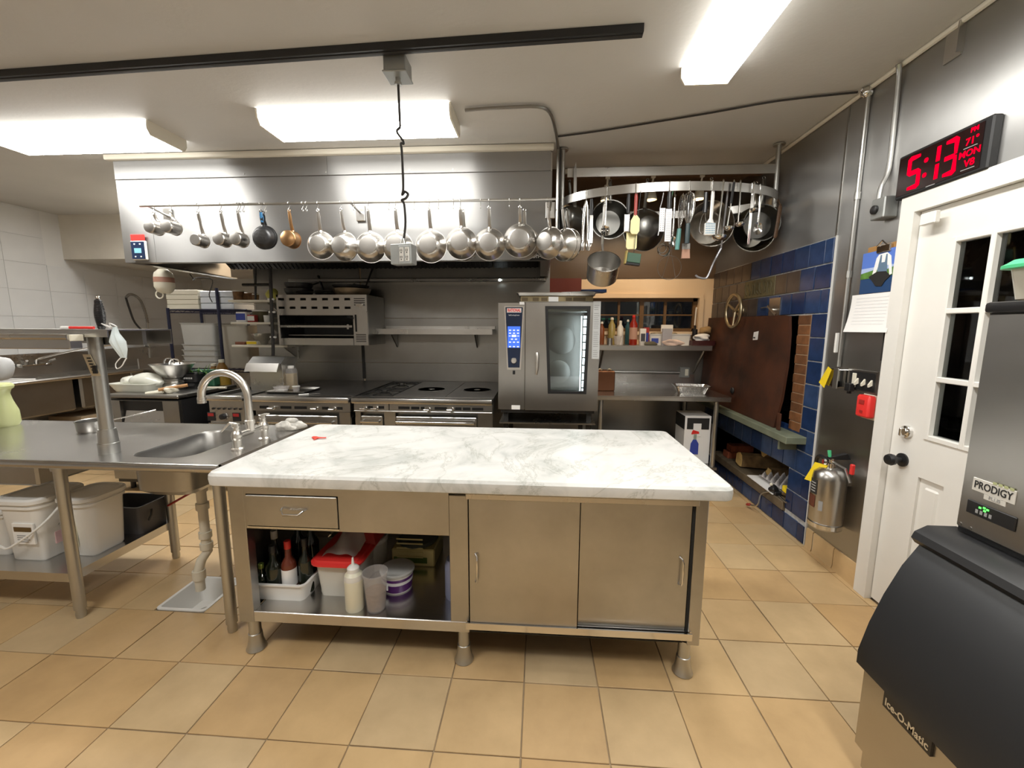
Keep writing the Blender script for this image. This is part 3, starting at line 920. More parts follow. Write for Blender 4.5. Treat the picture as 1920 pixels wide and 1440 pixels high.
# ================================================================ ranges
RT = .878
def knob(p, r, par, mat=ALU, dep=.035):
    x, y, z = p
    k = B().lathe([(r*1.05, 0), (r*1.05, -.006), (r*.8, -.01), (r*.72, -dep*.7), (r*.55, -dep)], 16, (x, y, z), 'y').out('knob', mat, par)
    B().box(x-r*2.1, x+r*.6, y-dep-.006, y-dep+.004, z-.009, z+.002, .003).out('lever', mat, k)
    return k
lr = thing('griddle_range', 'steel range with a flat dark top, left of the one with burners', 'range', (-2.03, 3.35, 0))
x0, x1 = -2.479, -1.599
B().box(x0, x1, 3.36, 4.42, .15, .70).box(x0, x1, 3.40, 4.42, .70, RT-.012).out('body', STEEL_D, lr)
B().box(x0, x1, 3.46, 4.43, RT-.012, RT-.002).out('cooktop', M('seasoned_plate', (.085, .08, .075), .38, .6, .2, 5), lr, 'flat dark griddle plate')
B().box(x0, x1, 3.32, 3.46, RT-.05, RT, .012, 2).out('front_rail', STEEL_T, lr)
zc0, zc1 = 0.75, 0.848
B().hexa([(x0, 3.345, zc0), (x1, 3.345, zc0), (x1, 3.40, zc0), (x0, 3.40, zc0), (x0, 3.35, zc1), (x1, 3.35, zc1), (x1, 3.40, zc1), (x0, 3.40, zc1)]).out('control_panel', STEEL_C, lr)
for p0, p1 in ((-2.401, -2.324), (-2.214, -2.119), (-2.09, -1.981), (-1.845, -1.788), (-1.713, -1.666)):
    B().box(p0, p1, 3.3425, 3.346, 0.769, 0.792).out('vent_slot', DARK, lr)
for p in ((-2.276,3.344,0.779), (-1.892,3.344,0.781), (-1.737,3.344,0.779)): knob(p, .018, lr)
d0, d1 = -2.413, -1.711
dd = B().box(d0, d1, 3.325, 3.36, .18, 0.716, .006).out('oven_door', STEEL_C, lr)
B().tube([(d0+.03, 3.33, 0.665), (d0+.03, 3.285, 0.665), (d1-.03, 3.285, 0.665), (d1-.03, 3.33, 0.665)], .011, 10).out('handle', CHROME, dd)
B().box(d1+.01, x1-.005, 3.352, 3.362, .18, zc0-.005).out('side_panel', STEEL_C, lr)

rr = thing('burner_range', 'wide steel range with open burners and two round hot plates', 'range', (-1.0, 3.35, 0))
x0, x1 = -1.58, -0.383
B().box(x0+.01, x1, 3.37, 4.42, .15, .70).box(x0+.01, x1, 3.40, 4.42, .70, RT-.014).out('body', STEEL_D, rr)
B().box(x0, x1, 3.32, 3.44, RT-.05, RT, .012, 2).out('front_rail', STEEL_T, rr)
xg = -1.266
xm = -0.804
PLATE = M('hot_plate_iron', (.16, .15, .14), .42, .7, .15, 4, .05, 60)
B().box(x0, xg-.003, 3.44, 4.43, RT-.03, RT-.022).out('drip_tray', BLACKIRON, rr)
for k, yc in enumerate((3.68, 4.16)):
    g = B().box(x0+.012, x0+.026, yc-.22, yc+.22, RT-.02, RT-.004).box(xg-.026, xg-.012, yc-.22, yc+.22, RT-.02, RT-.004).box(x0+.026, xg-.026, yc-.22, yc-.206, RT-.02, RT-.004).box(x0+.026, xg-.026, yc+.206, yc+.22, RT-.02, RT-.004)
    xc = (x0+xg)/2
    for a in range(6):
        c, s2 = math.cos(a*PI/3+.3), math.sin(a*PI/3+.3)
        g.tube([(xc+c*.04, yc+s2*.04, RT+.004), (xc+c*.15, yc+s2*.19, RT-.004)], .006, 6)
    g.out('burner_grate', BLACKIRON, rr)
    B().lathe([(.05, 0), (.05, .012), (.03, .018)], 20, (xc, yc, RT-.022)).out('burner', BLACKIRON, rr)
for a, e2, cx in ((xg, xm-.002, 0), (xm+.002, x1, 0)):
    B().box(a, e2, 3.445, 4.43, RT-.02, RT-.003, .002).out('hot_plate', PLATE, rr)
    xc = (a+e2)/2
    B().lathe([(.135, 0), (.135, .002), (.128, .002), (.128, 0)], 40, (xc, 3.88, RT-.003)).lathe([(.03, 0), (.028, .002)], 20, (xc, 3.88, RT-.003)).out('ring_lid', STEEL_D, rr)
zc0, zc1 = 0.769, 0.86
for a, e2 in ((x0+.015, -1.262), (-1.257, x1)):
    B().hexa([(a, 3.345, zc0), (e2-.002, 3.345, zc0), (e2-.002, 3.40, zc0), (a, 3.40, zc0), (a, 3.35, zc1), (e2-.002, 3.35, zc1), (e2-.002, 3.40, zc1), (a, 3.40, zc1)]).out('control_panel', STEEL_C, rr)
for p0, p1 in ((-1.443, -1.401), (-1.35, -1.304), (-1.18, -1.084), (-1.07, -1.001), (-0.988, -0.956), (-0.87, -0.766), (-0.698, -0.644), (-0.631, -0.568), (-0.554, -0.461)):
    B().box(p0, p1, 3.3425, 3.346, 0.783, 0.806).out('vent_slot', DARK, rr)
for p in ((-1.466,3.344,0.788), (-1.369,3.344,0.79), (-0.92,3.344,0.788), (-0.725,3.344,0.791)): knob(p, .018, rr)
B().box(x0+.015, x1, 3.335, 3.40, zc0-.014, zc0-.001, .003).out('trim_strip', STEEL_C, rr)
for a, e2 in ((x0+.02, -1.515), (-1.309, -1.212), (-0.508, x1)): B().box(a, e2, 3.355, 3.372, .2, zc0-.016).out('face_panel', STEEL_C, rr)
for a, e2 in ((-1.505, -1.319), (-1.203, -0.517)):
    dd = B().box(a, e2, 3.335, 3.372, .2, 0.72, .005).out('oven_door', STEEL_C, rr)
    zz = 0.682
    B().tube([(a+.02, 3.34, zz), (a+.02, 3.29, zz), (e2-.02, 3.29, zz), (e2-.02, 3.34, zz)], .010, 10).out('handle', CHROME, dd)

# ---- things on the griddle range
tray = single(B().hollow(-2.44, -2.078, 3.48, 3.78, RT-.001, RT+.018, .002, .012, .02, 3, .006), 'sheet_tray', STEEL_D, 'small dark sheet tray lying on the flat range top', 'tray')
p = (-2.348,3.56,0.923)
t = thing('food_container', 'shallow clear tub with white contents on the sheet tray', 'container', (p[0], 3.58, RT+.002))
B().hollow(p[0]-.055, p[0]+.055, 3.53, 3.63, RT+.002, RT+.05, .0015, .012, .02, 4, .004).out('tub', CLEARCUP, t)
B().solid(p[0]-.042, p[0]+.042, 3.543, 3.617, [(0, RT+.004), (0, RT+.018)], .015).out('contents', WPLAS, t)
p = (-2.221,3.6,0.919)
t = thing('deli_cup', 'small clear lidded cup at the right end of the sheet tray', 'cup', (p[0], 3.6, RT+.002))
B().lathe([(.025, 0), (.033, .045), (.031, .045), (.023, .002)], 20, (p[0], 3.6, RT+.002)).out('cup', CLEARCUP, t)
B().lathe([(.034, .044), (.034, .05), (.030, .05)], 20, (p[0], 3.6, RT+.002)).out('lid', MILKY, t)
p = (-2.335,3.72,0.936)
t = thing('spice_jar', 'square jar of yellowish spice standing behind the sheet tray', 'jar', (p[0], 3.72, RT+.002))
h = 1.108-RT
B().solid(p[0]-.042, p[0]+.042, 3.685, 3.765, [(-.002, RT+.002), (0, RT+.006), (0, RT+h*.8), (-.012, RT+h*.88)], .012).out('jar', CLEARCUP, t)
B().solid(p[0]-.039, p[0]+.039, 3.688, 3.762, [(-.002, RT+.004), (0, RT+.008), (0, RT+h*.66)], .012).out('spice', M('ground_spice', (.40, .29, .11), .8, var=.2, vs=40), t)
B().lathe([(.029, 0), (.029, .02), (.026, .024)], 20, (p[0], 3.725, RT+h*.88)).out('lid', MILKY, t)
x = -2.039
t = thing('paring_knife', 'white handled knife lying on the range front rail', 'knife', (x, 3.43, RT+.006), -.35)
t.rotation_euler = (0, 0, .55)
B().tube([(-.05, 0, 0), (.03, 0, 0)], [.007, .008], 8, flat=(.6, (0, 0, 1))).out('handle', WPLAS, t, local=True)
B().prism([(.03, -.008), (.12, -.002), (.125, .004), (.03, .008)], 'z', -.0008, .0008).out('blade', STEEL, t, local=True)
# ---- grey box with folded lid
xa, xb = -2.685, -2.366
t = thing('steel_box', 'upright grey steel box with a folding lid left of the spice jar', 'box', ((xa+xb)/2, 3.62, RT))
z1 = 1.189
B().box(xa, xb, 3.64, 3.86, RT, z1-.05, .003).out('body', STEEL, t)
B().hexa([(xa, 3.62, z1-.06), (xb, 3.62, z1-.06), (xb+.02, 3.86, z1-.06), (xa, 3.86, z1-.06), (xa, 3.70, z1), (xb, 3.70, z1), (xb+.02, 3.86, z1-.012), (xa, 3.86, z1)]).out('lid', STEEL, t)
z2, z3 = 1.06, 1.134
B().hexa([(xa-.006, 3.575, z2), (xb-.014, 3.575, z2), (xb-.014, 3.585, z2), (xa-.006, 3.585, z2), (xa-.004, 3.615, z3), (xb-.014, 3.615, z3), (xb-.014, 3.625, z3), (xa-.004, 3.625, z3)]).out('flap', STEEL, t)

# ================================================================ fryer with two displays
xa, xb = -2.879, -2.532
fz = 0.877
fy = thing('fryer', 'steel fryer with two red displays left of the ranges', 'fryer', ((xa+xb)/2, 3.33, 0))
B().box(xa+.01, xb, 3.38, 4.3, .1, fz-.03).out('body', STEEL_D, fy)
B().hollow(xa+.005, xb, 3.36, 3.95, fz-.12, fz, .03, 0, .02, 3).out('tank', STEEL_D, fy)
B().box(xa, xb, 3.31, 3.37, fz-.045, fz+.002, .012, 2).out('front_rail', STEEL_T, fy)
B().box(xa+.02, xb-.01, 3.345, 3.38, .15, fz-.045).out('front_panel', STEEL, fy)
b = B()
for px in (0, 1, 2, 3, 4, 5): 
    x = xa+.06+px*(xb-xa-.1)/5
    b.cyl((x, 3.347, fz-.115), (x, 3.33, fz-.115), .009, n=10)
b.out('toggle_switches', BLACK, fy)
zd = 0.692
for x in (-2.847, -2.617):
    dp = B().box(x-.035, x+.035, 3.338, 3.346, zd-.04, zd+.035, .002).out('display_panel', BLACK, fy)
    B().box(x-.026, x+.026, 3.335, 3.339, zd+.002, zd+.028).out('display', M('dim_red_display', (.25, .02, .02), .3, emit=(.5, .02, .02), es=.12), dp)
B().lathe([(.036, 0), (.034, -.008)], 24, (-2.734, 3.346, zd), 'y').out('dial_ring', STEEL, fy)
B().lathe([(.027, 0), (.024, -.022), (.02, -.024)], 24, (-2.734, 3.338, zd), 'y').out('dial', BLACK, fy)
B().box(xa+.02, xb-.01, 3.32, 3.345, 0.619, 0.638).out('lower_trim', STEEL_T, fy)
single(B().tube([(-3.326,3.75,0.877), (-3.015,3.75,0.881)], .012, 10), 'knife_handle', CREAMP, 'cream rod handle lying across the back of the fryer', 'handle')

# ================================================================ salamander broiler on the wall
sa = thing('salamander_broiler', 'wall mounted salamander broiler with slotted steel front', 'broiler', (-2.15, 4.0, 1.285))
sx0, sx1, sz0, sz1 = -2.61, -1.69, 1.287, 1.78
B().box(sx0, sx1, 4.02, 4.448, sz1-.015, sz1).box(sx0, sx0+.02, 4.02, 4.448, sz0, sz1-.015).box(sx1-.02, sx1, 4.02, 4.448, sz0, sz1-.015).box(sx0+.02, sx1-.02, 4.43, 4.448, sz0, sz1-.015).box(sx0+.02, sx1-.02, 4.02, 4.43, sz0, sz0+.02).out('case', STEEL_D, sa)
xp = -1.837
zt1, zt0 = 1.757, 1.581
bp = B()
slots = []
for row in (1.737, 1.654):
    for k in range(7): slots.append((-2.56+k*(-1.886--2.56)/6, row))
sw, shh = .030, .0115
rows = sorted({s[1] for s in slots})
zb = [zt0, rows[0]-shh, rows[0]+shh, rows[1]-shh, rows[1]+shh, zt1]
for k in (0, 2, 4): bp.box(sx0+.02, xp, 4.0, 4.012, zb[k], zb[k+1])
for r in (0, 1):
    xs = [sx0+.02]+[v for k in range(7) for v in (slots[k][0]-sw, slots[k][0]+sw)]+[xp]
    for k in range(0, len(xs), 2): bp.box(xs[k], xs[k+1], 4.0, 4.012, zb[1+2*r], zb[2+2*r])
bp.out('slotted_front', STEEL, sa)
B().box(sx0+.02, xp, 4.06, 4.07, zt0, zt1).out('inner_baffle', BLACKIRON, sa)
B().box(sx0, sx0+.02, 3.998, 4.02, sz0, sz1).box(sx0, sx1, 3.998, 4.02, zt1, sz1).out('frame', STEEL, sa)
cp = B().box(xp+.003, sx1, 3.995, 4.02, sz0, zt1).out('control_panel', STEEL, sa)
b = B()
for k in range(4): b.box(xp+.02, sx1-.018, 3.993, 3.996, zt1-.02-k*.02, zt1-.012-k*.02)
for k in range(5): b.box(xp+.025, sx1-.02, 3.993, 3.996, sz0+.035+k*.017, sz0+.042+k*.017)
b.box(xp+.022, xp+.038, 3.992, 3.996, 1.421, 1.587)
b.out('louvres', DARK, cp)
B().cyl((xp+.09, 3.995, 1.675), (xp+.09, 3.965, 1.675), .02, n=14).box(xp+.05, xp+.12, 3.96, 3.968, 1.665, 1.685).out('knob', CHROME, cp)
B().box(sx0+.02, xp, 3.985, 4.02, sz0, 1.355).out('bottom_rail', STEEL, sa)
B().box(sx0+.03, xp-.01, 3.99, 4.0, 1.461, 1.482).box(xp-.06, xp-.04, 3.985, 3.995, 1.445, 1.492).out('grid_rail', STEEL, sa)
B().quad((sx0+.021, 4.03, sz0+.021), (xp+.02, 4.03, sz0+.021), (xp+.02, 4.425, sz0+.021), (sx0+.021, 4.425, sz0+.021)).quad((sx0+.021, 4.425, sz0+.02), (xp+.02, 4.425, sz0+.02), (xp+.02, 4.425, zt0), (sx0+.021, 4.425, zt0)).quad((sx0+.021, 4.02, zt0-.002), (xp+.02, 4.02, zt0-.002), (xp+.02, 4.425, zt0-.002), (sx0+.021, 4.425, zt0-.002)).quad((xp+.02, 4.02, sz0), (xp+.02, 4.425, sz0), (xp+.02, 4.425, zt0), (xp+.02, 4.02, zt0)).quad((sx0+.021, 4.022, sz0), (sx0+.021, 4.425, sz0), (sx0+.021, 4.425, zt0), (sx0+.021, 4.022, zt0)).out('broil_chamber', BLACKIRON, sa)
g = B()
zg = 1.493
for k in range(24): g.tube([(sx0+.06+k*.034, 4.03, zg), (sx0+.06+k*.034, 4.4, zg+.01)], .003, 4)
g.out('grid', STEEL_D, sa)
B().box(sx0+.04, xp-.02, 4.10, 4.42, sz0+.09, sz0+.10).out('drip_tray', STEEL_D, sa)
B().tube([(xp-.01, 3.99, 1.566), (xp-.03, 3.95, 1.566), (xp+.03, 3.94, 1.55)], .009, 8).out('grid_lever', BLACK, sa)
# pans on the broiler
def flat_pan(name, label, c, r, h, a, L, rise, mat, hmat, cat='pan', rim=1.12, group='pans stacked on the broiler'):
    t = thing(name, label, cat, c, 0, group)
    B().lathe([(.001, 0), (r*.86, 0), (r, h*.5), (r*rim*.95, h), (r*rim*.93, h), (r*.95, h*.5), (r*.8, .004), (.001, .004)], 32, (0, 0, 0), 'z', False, False).out('body', mat, t, local=True)
    c2, s2 = math.cos(a), math.sin(a)
    q = r*rim*.9
    B().tube([(c2*q, s2*q, h*.8), (c2*(q+L*.3), s2*(q+L*.3), h*.8+rise*.3), (c2*(q+L), s2*(q+L), h*.8+rise)], [.012, .011, .014], 8, flat=(.6, (0, 0, 1))).out('handle', hmat, t, local=True)
    return t
zt = 1.78
flat_pan('frying_pan', 'black frying pan at the left end of the broiler top', (-2.47, 4.17, zt), .13, .07, 2.0, .16, .10, BLACKIRON, BLACKIRON)
flat_pan('frying_pan', 'black frying pan stacked on the left pan on the broiler', (-2.47, 4.17, zt+.072), .13, .055, 1.2, .16, .06, BLACKIRON, BLACKIRON)
flat_pan('frying_pan', 'flat black pan with an upright handle, middle of the broiler top', (-2.18, 4.2, zt), .12, .05, 2.35, .17, .19, BLACKIRON, BLACKIRON)
flat_pan('skillet', 'wide worn skillet at the right of the broiler top', (-1.92, 4.19, zt), .175, .07, 1.9, .07, .09, M('worn_pan_side', (.22, .17, .11), .45, .6, .4, 8), BLACKIRON)
flat_pan('skillet', 'wide black pan lying in the worn skillet, handle up', (-1.92, 4.17, zt+.072), .17, .03, 1.05, .11, .22, BLACKIRON, BLACKIRON)
t = thing('serving_spatula', 'steel handled ladle lying in front of the pans on the broiler', 'utensil', (-2.2, 4.05, zt+.02))
B().tube([(-2.42, 4.04, zt+.028), (-2.3, 4.045, zt+.03), (-2.05, 4.05, zt+.025)], [.012, .011, .007], 8, flat=(.5, (0, 0, 1))).out('handle', STEEL, t)

# wall shelf right of the broiler
x0, x1 = -1.701, -0.478
z0, z1 = 1.395, 1.449
ws = thing('wall_shelf', 'empty steel wall shelf between the broiler and the combi oven', 'shelf', ((x0+x1)/2, 4.3, z0))
B().box(x0, x1, 4.17, 4.445, z1-.006, z1).box(x0, x1, 4.17, 4.18, z0, z1-.006).out('board', STEEL, ws)
B().box(x0+.03, x1, 4.436, 4.449, z1, z1+.03).out('back_edge', STEEL, ws)
for x in (x0+.14, x1-.2): B().prism([(4.2, z1-.006), (4.44, z1-.006), (4.44, z1-.2)], 'x', x, x+.012).out('bracket', STEEL_D, ws)

# ================================================================ combi oven
OY = 3.36
ox0, oxm, ox1 = -0.337, -0.113, 0.477
oz0, oz1 = 0.793, 1.667
co = thing('combi_oven', 'steel combi oven with a lit glass door and blue touch screen', 'oven', ((ox0+ox1)/2, OY, oz0))
B().box(ox0, oxm+.06, OY+.02, 4.12, oz0, oz1).box(ox1-.06, ox1, OY+.03, 4.12, oz0, oz1).box(oxm+.06, ox1-.06, OY+.03, 4.12, oz1-.07, oz1).box(oxm+.06, ox1-.06, OY+.03, 4.12, oz0, oz0+.08).box(oxm+.06, ox1-.06, 4.0, 4.12, oz0+.08, oz1-.07).out('body', STEEL_V, co)
ctl = B().box(ox0, oxm-.004, OY, OY+.02, oz0, oz1, .003).out('control_column', STEEL_V, co)
# control panel, narrowing downwards
xc = (-0.207); hw = .062
zt_, zb_ = 1.629, 1.148
def tapered(w0, w1, za, zb2): return [(xc-w1, zb2), (xc+w1, zb2), (xc+w0, za), (xc-w0, za)]
B().prism(tapered(.080, .056, zt_+.008, zb_-.022), 'y', OY-.006, OY+.001).out('panel_surround', NICKEL, ctl)
pn = B().prism(tapered(.070, .046, zt_, zb_-.004), 'y', OY-.010, OY-.004).out('touch_panel', NAVY, ctl)
lg = B().box(xc-.058, xc+.058, OY-.012, OY-.009, 1.587, 1.621).out('logo_plate', WPLAS, ctl)
text('RATIONAL', .034, (xc, OY-.0125, 1.604), (1, 0, 0), (0, 0, 1), REDPRINT, 'lettering', lg, bold=.0012, width=.105)
text('SelfCookingCenter', .014, (xc, OY-.0105, 1.566), (1, 0, 0), (0, 0, 1), WHITEPRINT, 'caption', ctl, width=.088)
s0, s1 = 1.306, 1.477
sc = B().box(xc-.052, xc+.050, OY-.012, OY-.009, s0, s1).out('screen', SCREEN, ctl)
ic = B()
H = s1-s0
for r, c_ in ((.82, 3), (.68, 3), (.40, 2), (.26, 3), (.05, 3)):
    for k in range(c_):
        x = xc+(k-(c_-1)/2)*.032
        ic.box(x-.009, x+.009, OY-.0135, OY-.0115, s0+H*r-.005, s0+H*r+.005, .002)
ic.box(xc-.019, xc+.019, OY-.0135, OY-.0115, s0+H*.5, s0+H*.61, .002).box(xc-.042, xc-.026, OY-.0135, OY-.0115, s0+H*.53, s0+H*.57).box(xc+.026, xc+.042, OY-.0135, OY-.0115, s0+H*.53, s0+H*.57)
ic.out('icons', SCREENW, sc)
zk = 1.201
B().lathe([(.026, 0), (.025, -.014), (.020, -.022), (.004, -.023)], 24, (xc, OY-.009, zk), 'y').out('dial', NICKEL, ctl)
B().box(xc-.010, xc+.010, OY-.006, OY, 1.087, 1.118, .002).out('usb_cover', BLACK, ctl)
B().box(-0.114-.05, -0.114-.012, OY-.002, OY, 1.65, 1.671).out('rating_label', PAPER, ctl)
B().box(-0.226, -0.155, OY-.002, OY, 0.794, 0.829).out('serial_label', PAPER, ctl)
# door with window
wl0, wl1, wb0, wb1 = 0.04, 0.399, 0.072, 0.384
wz1, wz0 = 1.638, 0.933
dx0, dx1 = oxm, ox1
door = B()
for q in ([(dx0, oz0), (dx1, oz0), (dx1, wz0), (dx0, wz0)], [(dx0, wz1), (dx1, wz1), (dx1, oz1), (dx0, oz1)], [(dx0, wz0), (wb0, wz0), (wl0, wz1), (dx0, wz1)], [(wb1, wz0), (dx1, wz0), (dx1, wz1), (wl1, wz1)]):
    door.prism(q, 'y', OY-.012, OY+.02)
dr2 = door.out('oven_door', STEEL_V, co)
fr = B()
k = .023
inn = [(wb0+k, wz0+k), (wb1-k, wz0+k), (wl1-k, wz1-k), (wl0+k, wz1-k)]
outr = [(wb0, wz0), (wb1, wz0), (wl1, wz1), (wl0, wz1)]
for i in range(4):
    j = (i+1) % 4
    fr.prism([outr[i], outr[j], inn[j], inn[i]], 'y', OY-.016, OY+.022)
fr.out('window_frame', BLACK, dr2)
B().prism(inn, 'y', OY-.006, OY-.002).out('pane', OVENGL, dr2)
hx = -0.018
B().tube([(hx-.004, OY-.035, 1.269), (hx, OY-.04, 1.238), (hx, OY-.04, 1.143), (hx-.006, OY-.035, 1.091)], [.012, .016, .014, .010], 10).cyl((hx, OY-.012, 1.221), (hx, OY-.04, 1.221), .01, n=10).cyl((hx, OY-.012, 1.126), (hx, OY-.04, 1.126), .01, n=10).out('handle', NICKEL, dr2)
# cavity, racks, fan guard
B().box(oxm+.055, ox1-.055, 3.99, 4.0, oz0+.08, oz1-.07).box(oxm+.055, oxm+.06, OY+.03, 3.99, oz0+.08, oz1-.07).box(ox1-.06, ox1-.055, OY+.03, 3.99, oz0+.08, oz1-.07).out('cavity_lining', STEEL_D, co)
B().prism([(oxm+.10, oz0+.09), (ox1-.10, oz0+.09), (ox1-.10, oz1-.09), (oxm+.10, oz1-.09)], 'y', 3.90, 3.905).out('air_baffle', STEEL_D, co)
B().lathe([(.13, 0), (.13, -.012), (.11, -.016), (.05, -.02)], 24, ((oxm+ox1)/2+.02, 3.9, (oz0+oz1)/2+.12), 'y').lathe([(.11, 0), (.11, -.012), (.09, -.016), (.04, -.02)], 24, ((oxm+ox1)/2, 3.9, oz0+.26), 'y').out('fan_guard', STEEL_D, co)
g = B()
for sx in (ox1-.085, oxm+.085):
    for z in [oz0+.12+i*.063 for i in range(11)]: g.tube([(sx, 3.42, z), (sx, 3.86, z)], .006, 6)
    for y in (3.43, 3.85): g.tube([(sx, y, oz0+.09), (sx, y, oz1-.09)], .006, 6)
g.out('hanging_rack', CHROME, co)
B().box(ox1-.125, ox1-.068, 3.60, 3.606, oz0+.12, oz1-.10).out('cavity_lamp', OVENLAMP, co)
g = B()
for z in [oz0+.11+i*.063 for i in range(12)]: g.box(ox1-.13, ox1-.066, 3.44, 3.452, z, z+.010)
for x in (ox1-.13, ox1-.074): g.box(x, x+.008, 3.438, 3.452, oz0+.09, oz1-.08)
g.out('rack_ladder', STEEL_D, co)
xn0, xn1 = 0.419, 0.478
nt_ = B().box(xn0, xn1, OY-.0145, OY-.012, 1.221, 1.675).out('notice_strip', GREYP, dr2, 'pale strip of printed notices on the door edge')
b = B()
for i in range(26):
    z = 1.238+i*(1.658-1.238)/26
    if i % 9 != 4: b.box(xn0+.008, xn1-.008-.012*random.random(), OY-.0152, OY-.0144, z, z+.004)
b.out('notice_text', GREYPRINT, dr2)
# stand
st = thing('oven_stand', 'black open stand under the combi oven', 'stand', ((ox0+ox1)/2, OY, 0))
for x in (ox0+.04, ox1-.08):
    for y in (OY+.05, 4.05): B().box(x, x+.04, y, y+.04, 0, oz0).out('leg', BLACKIRON, st)
B().box(ox0+.02, ox1-.02, OY+.02, 4.1, oz0-.03, oz0-.005).box(ox0+.02, ox1-.02, OY+.06, 4.1, .12, .14).out('frame', BLACKIRON, st)
zr = 0.685
B().box(ox0+.01, ox1-.01, OY, 4.1, zr-.012, zr).out('rack_shelf', STEEL, st)
# trays, box and papers on the oven
z = oz1
xt0, xt1 = -0.181, 0.461
single(B().hollow(xt0, xt1, 3.44, 3.95, z, z+.012, .002, .006, .02, 3, .008), 'sheet_tray', STEEL_D, 'lower sheet tray lying on the combi oven', 'tray')
t = thing('carton', 'flat printed carton between the two trays on the oven', 'carton', ((xt0+xt1)/2, 3.6, z+.004))
B().box(xt0+.02, xt1-.03, 3.46, 3.9, z+.004, z+.058, .003).out('box', M('tan_card', (.32, .25, .13), .7, var=.15, vs=20), t)
B().box(xt0+.25, xt0+.33, 3.458, 3.4605, z+.008, z+.052).out('label', PAPER, t)
b = B()
for xx in (.03, .12, .19, .39, .45, .5): b.box(xt0+xx, xt0+xx+.05, 3.4585, 3.4605, z+.018, z+.045)
b.out('printing', M('brown_print', (.14, .1, .05), .7), t)
single(B().hollow(xt0-.005, xt1-.01, 3.44, 3.95, z+.06, z+.085, .002, .006, .02, 3, .008), 'sheet_tray', STEEL, 'upper sheet tray on top of the carton on the oven', 'tray')
bx = 0.337
single(B().hexa([(bx-.16, 3.55, z+.088), (bx+.10, 3.5, z+.088), (bx+.18, 3.75, z+.10), (bx-.1, 3.85, z+.095), (bx-.16, 3.55, z+.096), (bx+.10, 3.5, z+.104), (bx+.18, 3.75, z+.118), (bx-.1, 3.85, z+.108)]), 'paper_stack', PAPER, 'white papers lying on the upper oven tray', 'papers')
b = B().hexa([(bx+.0, 3.50, z+.108), (bx+.20, 3.46, z+.085), (bx+.21, 3.75, z+.10), (bx+.02, 3.8, z+.115), (bx+.0, 3.50, z+.114), (bx+.20, 3.46, z+.112), (bx+.21, 3.75, z+.13), (bx+.02, 3.8, z+.122)])
single(b, 'binder', M('blue_binder', (.03, .08, .26), .4), 'blue binder sticking out over the right end of the oven trays', 'binder')

# ================================================================ island cabinet with marble top
IY = 1.60
ix0, ix1, iyb, iz0, iz1 = -1.325, .678, 2.40, .158, .803
isl = thing('island_cabinet', 'stainless island cabinet under the marble top, open shelf on its left', 'cabinet', (-.32, IY, 0))
sx0, sx1 = -1.255, -0.367      # open compartment
zs0, zs1 = 0.163, 0.214       # shelf lip
zf0 = 0.605                                  # bottom of the drawer fascia
B().box(ix0, sx0, IY, IY+.05, iz0, iz1, .003).box(ix0, ix0+.012, IY+.05, iyb, iz0, iz1).out('side_panel', STEEL_C, isl)
xd0 = -0.286
B().box(sx1, xd0, IY+.002, IY+.05, iz0+.01, 0.782, .002).box(sx1, sx1+.012, IY+.05, iyb, iz0, iz1).out('divider', STEEL_C, isl)
xr = 0.628
B().box(xr, ix1, IY, IY+.05, iz0, iz1, .003).box(ix1-.012, ix1, IY+.05, iyb, iz0, iz1).out('side_panel', STEEL_C, isl)
B().box(ix0+.012, ix1-.012, iyb-.012, iyb, iz0, iz1).out('back_panel', STEEL_C, isl)
B().box(ix0+.012, ix1-.012, IY+.05, iyb-.012, iz1-.012, iz1).out('top_panel', STEEL_D, isl)
B().box(sx0, xd0, IY, IY+.014, zs0, zs1, .003).box(sx0, sx1+.012, IY+.014, iyb-.012, zs1-.014, zs1-.004).out('shelf', STEEL_T, isl)
# fascia around the drawer
fx = -0.842
fx0 = -1.242
fz1, fz0_ = 0.759, 0.62
B().box(sx0, sx1, IY+.002, IY+.02, zf0, fz0_-.003).box(sx0, fx0-.003, IY+.002, IY+.02, fz0_-.003, iz1).box(fx+.003, sx1, IY+.002, IY+.02, fz0_-.003, iz1).box(fx0-.003, fx+.003, IY+.002, IY+.02, fz1+.003, iz1).out('fascia', STEEL_C, isl)
dw = B().box(fx0, fx, IY-.006, IY+.02, fz0_, fz1, .003).out('drawer', STEEL_C, isl)
hz = 0.697
hx0, hx1 = -1.084, -0.975
B().tube([(hx0, IY-.006, hz+.006), (hx0+.006, IY-.022, hz+.004), (hx0+.022, IY-.034, hz-.008), (hx1-.022, IY-.034, hz-.008), (hx1-.006, IY-.022, hz+.004), (hx1, IY-.006, hz+.006)], .0045, 8).out('handle', CHROME, dw)
B().box(fx0-.004, fx+.004, IY-.003, IY+.004, fz0_-.008, fz0_-.003).out('drawer_lip', CHROME, isl)
# sliding doors
td0, td1 = 0.777, 0.799
B().box(-0.292, ix1-.045, IY-.022, IY+.02, td0, td1+.002, .002).box(-0.292, ix1-.05, IY-.006, IY+.03, td1+.002, td1+.004).out('door_track', ALU, isl)
B().box(-0.292, ix1-.05, IY-.004, IY+.0, td1+.004, iz1+.002).out('track_recess_shade', BLACKIRON, isl)  # dark strip painted in as the shade above the door track
tb0, tb1 = 0.203, 0.225
B().box(-0.298, xr+.012, IY-.02, IY-.014, tb0, tb1).box(-0.298, xr+.012, IY-.004, IY+.002, tb0, tb1).box(-0.298, xr+.012, IY-.02, IY+.03, tb0-.008, tb0).box(-0.298, xr+.012, IY+.014, IY+.02, tb0, tb1).out('lower_track', CHROME, isl)
xe = 0.17
B().box(0.617, xr, IY+.0005, IY+.003, tb0+.01, td0-.005).out('door_gap_shade', DARK, isl)  # black strip put in as the shade of the slit beside the door
